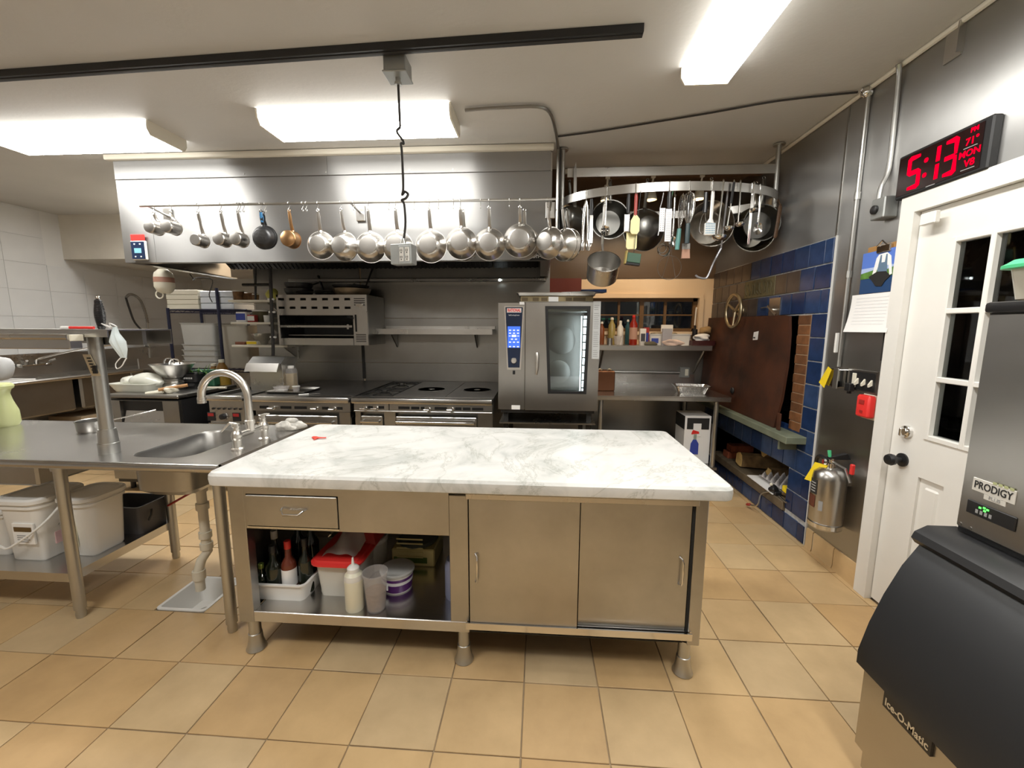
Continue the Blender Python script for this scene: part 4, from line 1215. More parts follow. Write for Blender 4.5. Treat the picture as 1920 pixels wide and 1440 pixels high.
d1 = B().box(-0.28, xe, IY-.013, IY-.005, tb0+.001, td0+.004).out('sliding_door', STEEL_C, isl)
d2 = B().box(0.176, 0.615, IY+.004, IY+.012, tb0+.001, td0+.006).out('sliding_door', STEEL_C, isl)
for d, px, p0, p1, yy in ((d1, 894, 1040, 1090, IY-.013), (d2, 1278, 1048, 1098, IY+.004)):
    x = AYx(px, (p0+p1)/2, 1.59) if False else {894: -0.248, 1278: 0.586}[px]
    za, zb2 = {894: (0.414, 0.538), 1278: (0.431, 0.549)}[px]
    B().tube([(x-.008, yy, zb2), (x, yy-.014, zb2-.004), (x+.002, yy-.02, zb2-.018), (x+.002, yy-.02, za+.018), (x, yy-.014, za+.004), (x-.008, yy, za)], .0038, 8).out('handle', CHROME, d)
B().box(sx1+.012, ix1-.012, IY+.05, iyb-.012, iz0, iz0+.012).out('cupboard_floor', STEEL_D, isl)
B().box(ix0+.014, ix1-.014, IY+.02, iyb-.014, iz0-.004, iz0).out('shade_panel', BLACKIRON, isl)  # black sheet added to cut bounce light and deepen the shade below
for x in (-1.285, -.318, .632):
    for y in (1.64, 2.34):
        B().lathe([(.0, 0.), (.040, 0), (.043, .006), (.036, .022), (.030, .05), (.0285, .075), (.0285, .08), (.0255, .082), (.0255, .158)], 20, (x, y, 0), 'z', False, True).out('leg', GALV, isl)
mb = B()
prof = [(-.012, .806), (-.003, .812), (0, .835), (-.002, .852), (-.012, .863), (-.03, .866)]
mb.solid(-1.392, .762, 1.555, 2.455, prof, .045, 5)
single(mb, 'marble_top', MARBLE, 'thick white marble slab with grey veins on the steel island', 'worktop', loc=(-.315, 2.0, .806))
# red peeler on the marble
p = (-1.188,2.102,0.866)
t = thing('peeler', 'small red plastic tool lying on the marble slab', 'utensil', p, .1)
B().tube([(-.035, .012, .006), (-.02, .006, .007), (-.004, .0, .007)], [.012, .012, .008], 8, flat=(.5, (0, 0, 1))).tube([(-.004, 0, .007), (.02, -.002, .007), (.038, .004, .006)], [.007, .006, .005], 8, flat=(.6, (0, 0, 1))).tube([(-.006, 0, .007), (-.012, -.018, .006), (-.014, -.03, .005)], [.007, .006, .005], 8, flat=(.6, (0, 0, 1))).out('handle', M('coral_red', (.75, .07, .045), .4), t, local=True)

# ---- things on the island's open shelf
SZ = zs1-.004
# white tub with bottles
bx0, bx1 = -1.318, -1.062
tb = thing('bottle_tub', 'low white tub full of bottles on the island shelf', 'tub', ((bx0+bx1)/2, 1.85, SZ))
B().hollow(bx0, bx1, 1.675, 2.10, SZ, 0.297, .004, .012, .025, 4, .008).out('tub', WPLAS, tb)
def bottle(x, y, r, h, mat, label, cap=None, lab=None, neck=.36):
    t = thing('bottle', label, 'bottle', (x, y, SZ+.006), 0, 'bottles in the white tub')
    hb = h*(1-neck)
    B().lathe([(.001, 0), (r*.96, 0), (r, .006), (r, hb*.88), (r*.85, hb*.97), (r*.42, hb+h*.07), (r*.38, h*.96), (r*.42, h*.965), (r*.42, h)], 20, (0, 0, 0)).out('glass', mat, t, local=True)
    if cap: B().lathe([(r*.45, h*.86), (r*.46, h*.99), (r*.4, h*1.005), (.001, h*1.005)], 16, (0, 0, 0), 'z', True, False).out('cap', cap, t, local=True)
    if lab: B().lathe([(r*1.012, hb*.28), (r*1.012, hb*.78)], 20, (0, 0, 0), 'z', False, False).out('label', lab, t, local=True)
    return t
CREAMG = M('pale_capsule', (.62, .6, .55), .4)
AMBER = M('red_bottle', (.14, .03, .015), .15, coat=.3)
bottle(-1.288, 1.715, .027, .155, BOTTLE, 'short dark green bottle at the left front of the tub', M('green_cap', (.20, .25, .05), .3, .5))
bottle(-1.272, 1.80, .034, .275, BOTTLE, 'tall dark bottle with a white capsule in the tub', CREAMG)
bottle(-1.232, 1.725, .036, .242, BOTTLE, 'dark wine bottle in front of the white-capped one', BLACK)
bottle(-1.215, 1.90, .036, .31, BOTTLE, 'dark bottle standing behind the red-capped one', BLACK)
bottle(-1.165, 1.735, .033, .262, AMBER, 'bottle with a red cap and white label in the tub', RED, PAPER)
bottle(-1.130, 1.87, .036, .32, BOTTLE, 'dark bottle at the right back of the tub', None)
bottle(-1.098, 1.76, .032, .265, BOTTLE, 'dark bottle at the right front of the tub, beside the red lid', BLACK)
# food bin with red lid
fx0_, fx1_ = -1.068, -0.844
fx0_ = max(fx0_, -1.025)
fb = thing('food_bin', 'cloudy square food bin with a red lid on the island shelf', 'bin', ((fx0_+fx1_)/2, 1.86, SZ))
fz = 0.384
B().hollow(fx0_-.012, fx1_+.012, 1.72, 2.02, SZ, fz, .004, .014, .03, 4).out('bin', FOODTUB, fb)
B().solid(fx0_-.005, fx1_+.005, 1.74, 2.0, [(0, SZ+.006), (0, fz-.05)], .03).out('contents', M('grey_flour', (.60, .58, .53), .9), fb)
B().solid(fx0_-.012, fx1_+.012, 1.72, 2.02, [(.004, fz-.012), (.022, fz-.008), (.022, fz), (.010, fz+.006), (.006, fz+.014), (-.01, fz+.016)], .035).out('lid', RED, fb)
single(B().hexa([(fx0_+.06, 1.9, fz+.02), (fx1_+.05, 1.86, fz+.02), (fx1_+.06, 2.1, fz+.02), (fx0_+.05, 2.15, fz+.02), (fx0_+.07, 1.96, fz+.11), (fx1_+.0, 1.93, fz+.11), (fx1_+.02, 2.08, fz+.11), (fx0_+.08, 2.12, fz+.11)]), 'lid', REDD, 'second dark red lid lying behind the bag on the food bin', 'lid')
p = (-0.926,1.8,0.422)
single(B().surf(lambda u, v: Vector((p[0]-.075+.15*u, 1.735+.19*v, fz+.022+.085*(1-abs(2*u-1)**1.6)*(.25+.75*v)+.008*math.sin(9*u+7*v))), 14, 10), 'plastic_bag', clear_plastic('bag_plastic', (.85, .83, .79), .62), 'crumpled clear bag lying on the red lid', 'bag')
# squeeze bottle
p = (-0.816,1.65,0.19)
q = (-0.817, 1.66)
sb = thing('squeeze_bottle', 'white squeeze bottle standing at the shelf front', 'bottle', (q[0], q[1], SZ))
hh = 0.391-SZ
B().lathe([(.001, 0), (.038, 0), (.0405, .006), (.0405, hh*.82), (.038, hh*.92), (.024, hh), (.001, hh)], 24, (*q, SZ)).out('bottle', M('cream_sauce', (.74, .71, .56), .35), sb)
B().lathe([(.0415, hh*.80), (.0405, hh*.85), (.0385, hh*.925)], 24, (*q, SZ), 'z', False, False).out('clear_shoulder', MILKY, sb)
B().lathe([(.026, hh*.985), (.026, hh+.016), (.019, hh+.024), (.010, hh+.028), (.0065, hh+.034), (.004, hh+.062), (.001, hh+.063)], 16, (*q, SZ)).out('nozzle_cap', WPLAS, sb)
# clear cup
q = (-0.72, 1.665)
cp = thing('deli_cup', 'clear deli cup with brown spice standing at the shelf front', 'cup', (q[0], q[1], SZ))
hh = 0.389-SZ
B().lathe([(.001, 0), (.039, 0), (.041, .004), (.053, hh-.008), (.056, hh-.006), (.056, hh), (.052, hh), (.039, .006), (.001, .004)], 28, (*q, SZ), 'z', False, False).out('cup', CLEARCUP, cp)
B().lathe([(.001, .005), (.038, .005), (.0445, hh*.5), (.001, hh*.5)], 24, (*q, SZ), 'z', False, False).out('spice', M('brown_spice', (.20, .12, .085), .9, var=.3, vs=60), cp)
# purple pail
q = (-0.679, 1.83)
pp = thing('pail', 'white pail with a purple label and grey lid on the shelf', 'pail', (q[0], q[1], SZ))
hh = 0.31-SZ
B().lathe([(.001, 0), (.066, 0), (.068, .004), (.076, hh*.86), (.079, hh*.87), (.079, hh*.9), (.001, hh*.9)], 28, (*q, SZ), 'z', False, False).out('pail', WPLAS, pp)
B().lathe([(.0685, .006), (.0755, hh*.74)], 28, (*q, SZ), 'z', False, False).out('label', PURPLE, pp)
B().lathe([(.0728, hh*.44), (.0746, hh*.6)], 28, (*q, SZ), 'z', False, False).out('label_band', WHITEPRINT, pp)
B().surf(lambda u, v: Vector((q[0]-.02+.0742*math.sin(-.75+.75*u), q[1]-.0752*math.cos(-.4+.55*u), SZ+hh*(.24+.3*v))), 8, 4).out('emblem', WHITEPRINT, pp)
B().lathe([(.082, hh*.87), (.083, hh*.96), (.078, hh), (.001, hh)], 28, (*q, SZ), 'z', True, False).out('lid', M('grey_lid', (.5, .5, .48), .4), pp)
# clear lidded tub behind
q = (-0.876, 2.0)
tt = thing('round_tub', 'clear round tub with a lid behind the squeeze bottle', 'tub', (q[0], q[1], SZ))
B().lathe([(.001, 0), (.075, 0), (.082, .15), (.001, .15)], 24, (*q, SZ), 'z', False, False).out('tub', FOODTUB, tt)
B().lathe([(.086, .145), (.086, .165), (.08, .17), (.001, .17)], 24, (*q, SZ), 'z', True, False).out('lid', MILKY, tt)
# green tin
x0, x1 = -0.77, -0.539
gt = thing('oil_tin', 'square green and gold oil tin at the back of the shelf', 'tin', ((x0+x1)/2, 2.1, SZ))
h = 0.306-SZ
B().box(x0, x1, 2.0, 2.2, SZ, SZ+h, .006).out('tin', GOLDTIN, gt)
B().box(x0+.012, x1-.04, 1.997, 2.0, SZ+.02, SZ+h-.045).out('label', TIN, gt)
b = B()
for k in range(5): b.box(x0+.03, x1-.06, 1.9955, 1.9975, SZ+.05+k*.025, SZ+.058+k*.025)
b.out('label_text', GOLDTIN, gt)
single(B().lathe([(.10, 0), (.11, .012), (.10, .02), (.001, .02)], 28, ((x0+x1)/2, 2.1, SZ+h)), 'dish', M('dark_dish', (.10, .11, .09), .4), 'round dark dish lying on the green oil tin', 'dish')
q = (-0.396+.02, 1.78)
single(B().lathe([(.001, 0), (.05, 0), (.054, .01), (.054, .16), (.045, .19), (.02, .2), (.001, .2)], 24, (*q, SZ), 'z', False, False), 'jar', M('lilac_jar', (.22, .24, .36), .3), 'blue-grey jar half hidden behind the divider on the shelf', 'jar', loc=(*q, SZ))

# ================================================================ prep table with sink
TZ = .848
tx0, tx1, ty0, ty1 = -3.9, -1.445, 1.69, 2.46
pt = thing('prep_table', 'stainless prep table with a sink left of the marble island', 'table', (-2.3, 2.05, 0))
# basin opening: top built around it
bx0, bx1, by0, by1 = -1.985, -1.665, 1.785, 2.315
def rr_loop(x0, x1, y0, y1, r, n=6):
    L = []
    for cx, cy, a0 in ((x1-r, y1-r, 0), (x0+r, y1-r, PI/2), (x0+r, y0+r, PI), (x1-r, y0+r, 1.5*PI)):
        for i in range(n+1):
            a = a0+PI/2*i/n
            L.append((cx+r*math.cos(a), cy+r*math.sin(a)))
    return L
bm = B()
inner = rr_loop(bx0, bx1, by0, by1, .085)
zt, zb = TZ, TZ-.012
n = len(inner)
q4 = [(tx1, ty1), (tx0, ty1), (tx0, ty0+.02), (tx1, ty0+.02)]
ov = [bm.bm.verts.new((x, y, zt)) for x, y in q4]
iv = [bm.bm.verts.new((x, y, zt)) for x, y in inner]
per = n//4
for c in range(4):
    seg = iv[c*per:(c+1)*per]
    for i in range(len(seg)-1): bm.bm.faces.new((ov[c], seg[i], seg[i+1]))
    nx = iv[((c+1)*per) % n]
    bm.bm.faces.new((ov[c], seg[-1], nx, ov[(c+1) % 4]))
bm.out('top', STEEL_T, pt)
bm = B()
L0 = [(x, y, TZ) for x, y in inner]
L1 = [(x, y, TZ-.012) for x, y in rr_loop(bx0+.008, bx1-.008, by0+.008, by1-.008, .08)]
L2 = [(x, y, TZ-.17) for x, y in rr_loop(bx0+.014, bx1-.014, by0+.014, by1-.014, .08)]
L3 = [(x, y, TZ-.20) for x, y in rr_loop(bx0+.05, bx1-.05, by0+.05, by1-.05, .06)]
LL = [[bm.bm.verts.new(p) for p in L] for L in (L0, L1, L2, L3)]
for i in range(3): bm._bridge(LL[i], LL[i+1])
bm.bm.faces.new(LL[3])
L4 = [[bm.bm.verts.new(p) for p in L] for L in ([(x, y, TZ-.014) for x, y in rr_loop(bx0+.0, bx1-.0, by0+.0, by1-.0, .08)], [(x, y, TZ-.175) for x, y in rr_loop(bx0+.006, bx1-.006, by0+.006, by1-.006, .08)], [(x, y, TZ-.206) for x, y in rr_loop(bx0+.045, bx1-.045, by0+.045, by1-.045, .06)])]
for i in range(2): bm._bridge(L4[i], L4[i+1])
bm.bm.faces.new(L4[2])
bs = bm.out('basin', STEEL_C, pt)
B().lathe([(.045, 0), (.045, .003), (.03, .004)], 20, (-1.83, 2.06, TZ-.2)).out('strainer', CHROME, bs)
B().tube([(tx0, ty0+.02, TZ-.020), (tx1, ty0+.02, TZ-.020)], .020, 14).out('front_edge', STEEL_T, pt)
B().box(tx0, tx1, ty1-.004, ty1, TZ-.04, TZ).box(tx1-.004, tx1, ty0+.02, ty1, TZ-.04, TZ-.002).out('apron', STEEL_T, pt)
for x, y in ((-2.315, 1.775), (-1.475, 1.735), (-2.305, 2.32), (-1.475, 2.36), (-3.6, 1.775), (-3.6, 2.32)):
    lg = B().cyl((x, y, .045), (x, y, TZ-.045), .0245, n=16).cyl((x, y, TZ-.07), (x, y, TZ-.02), .032, n=16).out('leg', GALV, pt)
    B().lathe([(.020, 0), (.022, .02), (.018, .045), (.018, .05)], 12, (x, y, 0)).out('foot', GALV, lg)
B().box(tx0, -2.31, 1.755, 2.345, .24, .246).box(tx0, -2.31, 1.755, 1.76, .20, .24).box(-2.316, -2.31, 1.76, 2.345, .20, .24).out('undershelf', STEEL_T, pt)
B().box(-3.1, -2.44, 1.775, 2.3, TZ-.16, TZ-.02, .01).out('second_basin', STEEL_C, pt)
B().tube([(-2.30, 2.30, .36), (-2.0, 2.2, .52), (-1.78, 2.1, .615)], .007, 8).out('drain_lever', REDD, pt, 'dark reddish drain lever rod')
# drain
pv = thing('drain_pipe', 'cream plastic drain pipe running from the sink to the floor drain', 'pipe', (-1.72, 2.03, .0))
dpx, dpy = -1.822, 2.02
B().tube([(dpx, dpy, .665), (dpx, dpy, .28), (dpx+.005, dpy, .24), (dpx-.012, dpy-.03, .20), (dpx-.02, dpy-.045, .15), (dpx-.02, dpy-.045, .035)], .0235, 14).out('pipe', PVC, pv)
for z in (.60, .50, .335, .27): B().cyl((dpx, dpy, z-.018), (dpx, dpy, z+.018), .031, n=16).out('coupling', PVC, pv)
B().cyl((dpx-.02, dpy-.045, .10), (dpx-.02, dpy-.045, .15), .031, n=16).out('coupling', PVC, pv)
# faucet
fc = thing('faucet', 'gooseneck bridge faucet with two handles on the prep table', 'faucet', (-1.524, 2.04, TZ))
f1, f2 = (-1.525,1.937,0.848), (-1.524,2.14,0.848)
for i, f in enumerate((f1, f2)):
    B().lathe([(.030, 0), (.030, .008), (.020, .014), (.020, .05), (.024, .055), (.026, .075), (.022, .09), (.014, .10), (.014, .115), (.019, .12), (.017, .135), (.001, .14)], 18, f).out('valve', NICKEL, fc)
    s2 = 1 if i else -1
    B().tube([(f[0]-.005*s2, f[1], f[2]+.135), (f[0]+.02*s2, f[1]-.012, f[2]+.142), (f[0]+.055*s2, f[1]-.03, f[2]+.15 if i else f[2]+.10)], [.010, .012, .008], 10, flat=(.55, (0, 0, 1))).out('lever', NICKEL, fc)
m0 = ((f1[0]+f2[0])/2, (f1[1]+f2[1])/2)
zb_ = TZ+.075
B().tube([(f1[0], f1[1], zb_), (f2[0], f2[1], zb_)], .0125, 12).out('bridge', NICKEL, fc)
yb = m0[1]
B().lathe([(.020, 0), (.020, .035), (.024, .036), (.024, .055), (.018, .058)], 16, (m0[0], yb, zb_)).out('collar', NICKEL, fc)
pb, pe = (m0[0], yb, zb_+.05), (-1.781,2.04,1.076)
ztop = 1.234
Rr = (pb[0]-pe[0])/2
xc_, zc_ = (pb[0]+pe[0])/2, ztop-Rr-.005
P = [Vector(pb), Vector((pb[0], yb, zc_-.03))]
for i in range(17):
    a = PI*i/16
    P.append(Vector((xc_+Rr*math.cos(a), yb, zc_+Rr*math.sin(a))))
P.append(Vector((pe[0], yb, pe[2]+.02)))
B().tube(P, .0185, 14).out('spout', NICKEL, fc)
B().lathe([(.021, 0), (.021, .012), (.018, .014), (.021, .016), (.021, .03)], 16, (pe[0], yb, pe[2]-.01)).out('aerator', NICKEL, fc)
# grey rag
p = (-1.523,2.346,0.848)
rg = B().blob((p[0]-.01, p[1], TZ+.022), .05, 3, (1.3, .8, .55), .35).blob((p[0]+.055, p[1]+.02, TZ+.025), .045, 8, (1.1, .9, .6), .35).blob((p[0]+.02, p[1]+.02, TZ+.05), .035, 12, (1.2, .9, .6), .3)
single(rg, 'rag', M('grey_rag', (.52, .50, .46), .9, var=.3, vs=25, bump=.3, bs=60), 'crumpled grey rag on the prep table beside the marble', 'rag', loc=(p[0], p[1], TZ))
# post with overshelf
px_, py_ = -2.121, 1.845
po = thing('overshelf', 'steel overshelf on a round post rising from the prep table', 'shelf', (px_, py_, TZ))
B().lathe([(.042, 0), (.042, .05), (.039, .052), (.039, .055), (.037, .10), (.034, .115), (.034, .12)], 20, (px_, py_, TZ)).out('post_flange', GALV, po)
zsh = 1.454
B().cyl((px_, py_, TZ+.1), (px_, py_, zsh-.02), .0285, n=18).out('post', GALV, po)
xe = -1.893
B().box(-4.2, xe, 1.70, 2.02, zsh-.006, zsh).box(-4.2, xe, 1.70, 1.706, zsh-.034, zsh-.006).box(-4.2, xe, 2.014, 2.02, zsh-.075, zsh-.006).out('board', STEEL_T, po)
B().prism([(px_-.24, zsh-.008), (px_+.02, zsh-.008), (px_+.02, zsh-.075), (px_-.02, zsh-.075)], 'y', 1.87, 1.89).box(px_-.02, xe-.01, 1.87, 1.89, zsh-.075, zsh-.008).out('bracket', STEEL_D, po)
xq = -2.011
hl = thing('ticket_rail', 'long steel heat strip hanging under the left part of the overshelf', 'rail', (-3.0, 1.67, zsh-.09))
B().box(-4.2, xq, 1.645, 1.698, zsh-.085, zsh-.028, .004).tube([(-4.2, 1.645, zsh-.032), (xq, 1.645, zsh-.032)], .013, 10).out('housing', STEEL_T, hl)
B().box(xq, xq+.008, 1.645, 1.698, zsh-.05, zsh-.022, .002).out('end_cap', CREAMP, hl)
# label on the post
zl0, zl1 = 1.233, 1.335
lb = B().hexa([(px_-.002, py_-.034, zl0), (px_+.036, py_-.026, zl0), (px_+.036, py_-.024, zl0), (px_-.002, py_-.032, zl0), (px_-.034, py_-.034, zl1), (px_+.004, py_-.034, zl1), (px_+.004, py_-.032, zl1), (px_-.034, py_-.032, zl1)])
lb = single(lb, 'tag', M('beige_card', (.60, .52, .38), .6), 'beige barcode tag stuck on the overshelf post', 'tag')
b = B()
for k in range(5):
    z = zl1-.02-k*.014
    u = (zl1-z)/(zl1-zl0)*.032
    b.box(px_-.018+u, px_+.0+u, py_-.0375, py_-.0345, z, z+.006)
b.box(px_+.008, px_+.028, py_-.036, py_-.030, zl0+.012, zl0+.05)
o = b.out('barcode', BLACKPRINT, None)
o.parent = lb
# knife sharpener
p = (-2.073,1.83,1.469)
ks = thing('sharpening_steel', 'black ribbed handle with a steel ball end, upright on the overshelf', 'tool', (p[0], 1.84, zsh))
pr = []
for i in range(19):
    u = i/18
    r = .016+.006*math.sin(PI*min(1, u*1.1))
    pr += [(r, .012+u*.118), (r-.0025, .0145+u*.118)]
B().lathe([(.012, 0.)]+[(a, b2) for a, b2 in pr]+[(.010, .138)], 18, (p[0], 1.84, zsh)).out('grip', BLACK, ks)
B().ball((p[0], 1.84, zsh+.147), .010).out('ball_end', CHROME, ks)
# marker
p = (-2.053,1.76,1.469)
mk = thing('marker', 'white and red marker pen lying on the overshelf edge', 'pen', (p[0], 1.735, zsh))
B().cyl((p[0]-.055, 1.73, zsh+.007), (p[0]+.05, 1.745, zsh+.007), .0062, n=10).out('barrel', RED, mk)
B().cyl((p[0]-.085, 1.726, zsh+.007), (p[0]-.05, 1.731, zsh+.007), .0068, n=10).out('cap', WPLAS, mk)
# mask hanging by its loop
fmk = thing('face_mask', 'pale disposable face mask hanging by its ear loop from the overshelf', 'mask', (-1.826, 1.69, zsh))
q = [(-1.85,1.69,1.467), (-1.824,1.69,1.44), (-1.795,1.69,1.394), (-1.802,1.69,1.338), (-1.832,1.69,1.342), (-1.871,1.69,1.403), (-1.86,1.69,1.426)]
a0, a1, a2, a3 = Vector((-1.848,1.685,1.46)), Vector((-1.818,1.685,1.444)), Vector((-1.798,1.685,1.334)), Vector((-1.826,1.685,1.347))
lft = [Vector((-1.847,1.685,1.463)), Vector((-1.857,1.685,1.426)), Vector((-1.871,1.685,1.4)), Vector((-1.852,1.685,1.37)), Vector((-1.828,1.685,1.331))]
rgt = [Vector((-1.827,1.685,1.467)), Vector((-1.819,1.685,1.438)), Vector((-1.793,1.685,1.403)), Vector((-1.791,1.685,1.369)), Vector((-1.8,1.685,1.331))]
def msk(u, v):
    i = min(3, int(v*4)); f = v*4-i
    l, r = lft[i].lerp(lft[i+1], f), rgt[i].lerp(rgt[i+1], f)
    p = l.lerp(r, u)
    return p + Vector((0, -.022*math.sin(PI*u)*math.sin(PI*v) + .003*math.cos(u*20), 0))
B().surf(msk, 16, 16).out('mask', M('mask_fabric', (.66, .74, .76), .8), fmk)
B().tube(smooth_pts([lft[0], Vector((-1.872,1.69,1.469)), Vector((-1.936,1.72,1.479)), Vector((-1.982, 1.80, zsh+.006)), Vector((-1.898,1.72,1.481)), rgt[0]], 4), .0022, 6).tube(smooth_pts([lft[-1], Vector((-1.848,1.68,1.306)), Vector((-1.846,1.68,1.284)), Vector((-1.823,1.68,1.294)), Vector((-1.807,1.68,1.315)), rgt[-1]], 4), .0022, 6).out('ear_loops', WPLAS, fmk)
# little saucepan standing on the table
p = (-2.651,2.203,0.848)
sp = thing('saucepan', 'small steel saucepan standing on the prep table beside the post', 'pan', (p[0], p[1]+.03, TZ))
c = (p[0], p[1]+.03, TZ)
B().lathe([(.001, 0), (.066, 0), (.072, .008), (.076, .062), (.080, .064), (.078, .066), (.073, .062), (.069, .01), (.001, .006)], 28, c, 'z', False, False).out('body', STEEL_C, sp)
e = (-2.364,2.2,0.96)
B().tube([(c[0]+.07, c[1]+.03, c[2]+.058), (c[0]+.13, c[1]+.07, c[2]+.07), (c[0]+.25, c[1]+.16, c[2]+.10)], [.010, .010, .013], 10, flat=(.4, (0, 0, 1))).out('handle', CHROME, sp)
# yellow-green vase at the frame edge
p = (-3.33,2.28,0.848)
single(B().lathe([(.001, 0), (.062, 0), (.072, .02), (.070, .09), (.050, .16), (.043, .20), (.050, .225), (.062, .235), (.066, .25), (.060, .262), (.045, .268), (.001, .268)], 28, (p[0]-.01, p[1]+.03, TZ), 'z', False, False), 'pitcher', YGREEN, 'yellow-green pitcher cut by the left edge of the picture', 'pitcher', loc=(p[0]-.01, p[1]+.03, TZ))
single(B().blob((-3.703,2.6,1.171), .09, 5, (.6, .6, 1.0), .2), 'cloth', M('grey_cloth', (.45, .45, .45), .9), 'grey cloth hanging at the left edge above the sinks', 'cloth')

# ================================================================ buckets under the prep table
UZ = .246
def bucket(name, label, x0, x1, y0, y1, h, r, grp='tubs under the prep table'):
    t = thing(name, label, 'bucket', ((x0+x1)/2, (y0+y1)/2, UZ), 0, grp)
    B().solid(x0, x1, y0, y1, [(-.028, UZ), (-.02, UZ+.01), (-.002, UZ+h*.84), (.008, UZ+h*.845), (.008, UZ+h*.88), (.002, UZ+h*.885), (.002, UZ+h*.93)], r).out('tub', WPLAS, t)
    B().solid(x0, x1, y0, y1, [(.010, UZ+h*.915), (.016, UZ+h*.925), (.016, UZ+h*.975), (.006, UZ+h), (-.01, UZ+h), (-.014, UZ+h*.985), (-.04, UZ+h*.985)], r).out('lid', WPLAS, t)
    return t
bx0, bx1 = -2.775, -2.548
h1 = 0.594-UZ
b1 = bucket('bucket', 'white square bucket with a wire handle and printed label under the prep table', bx0, bx1, 1.825, 2.06, h1, .045)
zl = UZ+h1*.45
lx = -2.631
B().box(lx-.062, lx+.055, 1.824, 1.832, zl-.05, zl+.06).out('label', PAPER, b1)
B().box(lx-.052, lx+.045, 1.822, 1.825, zl+.018, zl+.042).out('label_band', M('brown_band', (.12, .07, .02), .5), b1)
b = B()
for k in range(4): b.box(lx-.04, lx+.03-.01*(k % 2), 1.8225, 1.825, zl-.006-.011*k, zl-.002-.011*k)
b.out('label_text', GREYPRINT, b1)
xr_ = bx1-.012
b = B()
for k in range(5): b.box(xr_, xr_+.003, 1.895+.022*k, 1.907+.022*k, zl+.045, zl+.085)
b.out('print', GREYPRINT, b1)
text('A.18', .035, (xr_+.002, 1.95, zl+.022), (0, 1, 0), (0, 0, 1), GREYPRINT, 'lettering', b1)
B().box(xr_-.004, xr_+.0025, 1.90, 2.01, zl-.085, zl-.02).out('pink_label', M('pink_label', (.75, .5, .52), .6), b1)
B().tube(smooth_pts([(bx0-.005, 1.815, UZ+h1*.80), (bx0+.0, 1.80, UZ+h1*.42), (bx0+.06, 1.79, UZ+h1*.30), ((bx0+bx1)/2+.0, 1.79, UZ+h1*.32), (bx1+.012, 1.83, UZ+h1*.6), (bx1+.018, 1.92, UZ+h1*.8)], 4), .006, 8).out('handle', WPLAS, b1)
h2 = 0.584-UZ
b2 = bucket('food_tub', 'white square tub with a yellow label behind the front table leg', -2.52, -2.335, 1.885, 2.10, h2, .05)
B().box(-2.485, -2.425, 1.876, 1.895, UZ+.06, UZ+h2*.72).out('label', M('pale_yellow_label', (.70, .66, .45), .6), b2)
b3 = bucket('bucket', 'white bucket at the far left under the prep table', -3.06, bx0-.03, 1.86, 2.1, .26, .05)
dk = thing('storage_box', 'dark grey plastic box with a black handle at the back of the undershelf', 'box', (-2.42, 2.24, UZ))
B().hollow(-2.62, -2.33, 2.14, 2.34, UZ, UZ+.17, .004, .01, .02, 3, .006).out('box', M('dark_grey_box', (.10, .10, .11), .5), dk)
B().tube([(-2.325, 2.19, UZ+.07), (-2.315, 2.2, UZ+.10), (-2.325, 2.215, UZ+.13)], .006, 6).out('handle', BLACK, dk)
single(B().hexa([(-2.75, 1.85, .76), (-2.35, 1.95, .72), (-2.33, 2.15, .72), (-2.75, 2.2, .76), (-2.75, 1.85, .79), (-2.35, 1.95, .765), (-2.33, 2.15, .765), (-2.75, 2.2, .79)]), 'carton_flap', PAPER, 'white card tray tucked up under the prep table', 'carton')

# ================================================================ dish area on the far left
ds = thing('dish_sink', 'long steel dish sink with a high splash along the white tiled wall', 'sink', (-5.5, 4.2, 0))
B().box(-5.885, -5.86, 3.0, 5.05, .88, 1.145).box(-5.86, -5.80, 3.0, 5.05, 1.13, 1.15).box(-5.86, -5.20, 3.0, 5.05, .885, .90).out('splash_and_deck', STEEL, ds)
B().tube([(-5.20, 3.0, .895), (-5.20, 5.05, .895)], .02, 10).out('front_edge', STEEL_T, ds)
for y0, y1 in ((3.05, 3.62), (3.68, 4.28), (4.34, 4.98)): B().box(-5.78, -5.24, y0, y1, .52, .886, .02).out('basin', STEEL_D, ds)
for x, y in ((-5.25, 3.1), (-5.25, 4.95), (-5.8, 3.1), (-5.8, 4.95)): B().cyl((x, y, 0), (x, y, .885), .022, n=12).out('leg', GALV, ds)
fa = thing('wall_faucet', 'long spouted faucet on the splash of the far left dish sink', 'faucet', (-5.84, 4.35, 1.0))
B().tube([(-5.85, 4.25, 1.02), (-5.78, 4.25, 1.02)], .02, 10).tube([(-5.85, 4.47, 1.02), (-5.78, 4.47, 1.02)], .02, 10).tube([(-5.78, 4.22, 1.02), (-5.78, 4.50, 1.02)], .018, 10).tube([(-5.78, 4.25, 1.02), (-5.74, 4.25, 1.06), (-5.70, 4.22, 1.08)], .012, 8).tube([(-5.78, 4.47, 1.02), (-5.74, 4.47, 1.06), (-5.70, 4.5, 1.08)], .012, 8).tube([(-5.78, 4.36, 1.02), (-5.77, 4.36, 1.08)], .016, 10).out('body', CHROME, fa)
B().tube(smooth_pts([(-5.77, 4.36, 1.08), (-5.55, 4.55, 1.17), (-5.3, 4.78, 1.235), (-5.25, 4.82, 1.235), (-5.23, 4.84, 1.20), (-5.23, 4.84, 1.18)], 3), .011, 8).out('spout', CHROME, fa)
single(B().box(-5.62, -5.22, 3.50, 3.92, .903, .925, .004), 'cutting_board', WPLAS, 'white cutting board lying across the far left dish sink', 'board', loc=(-5.42, 3.7, .903))
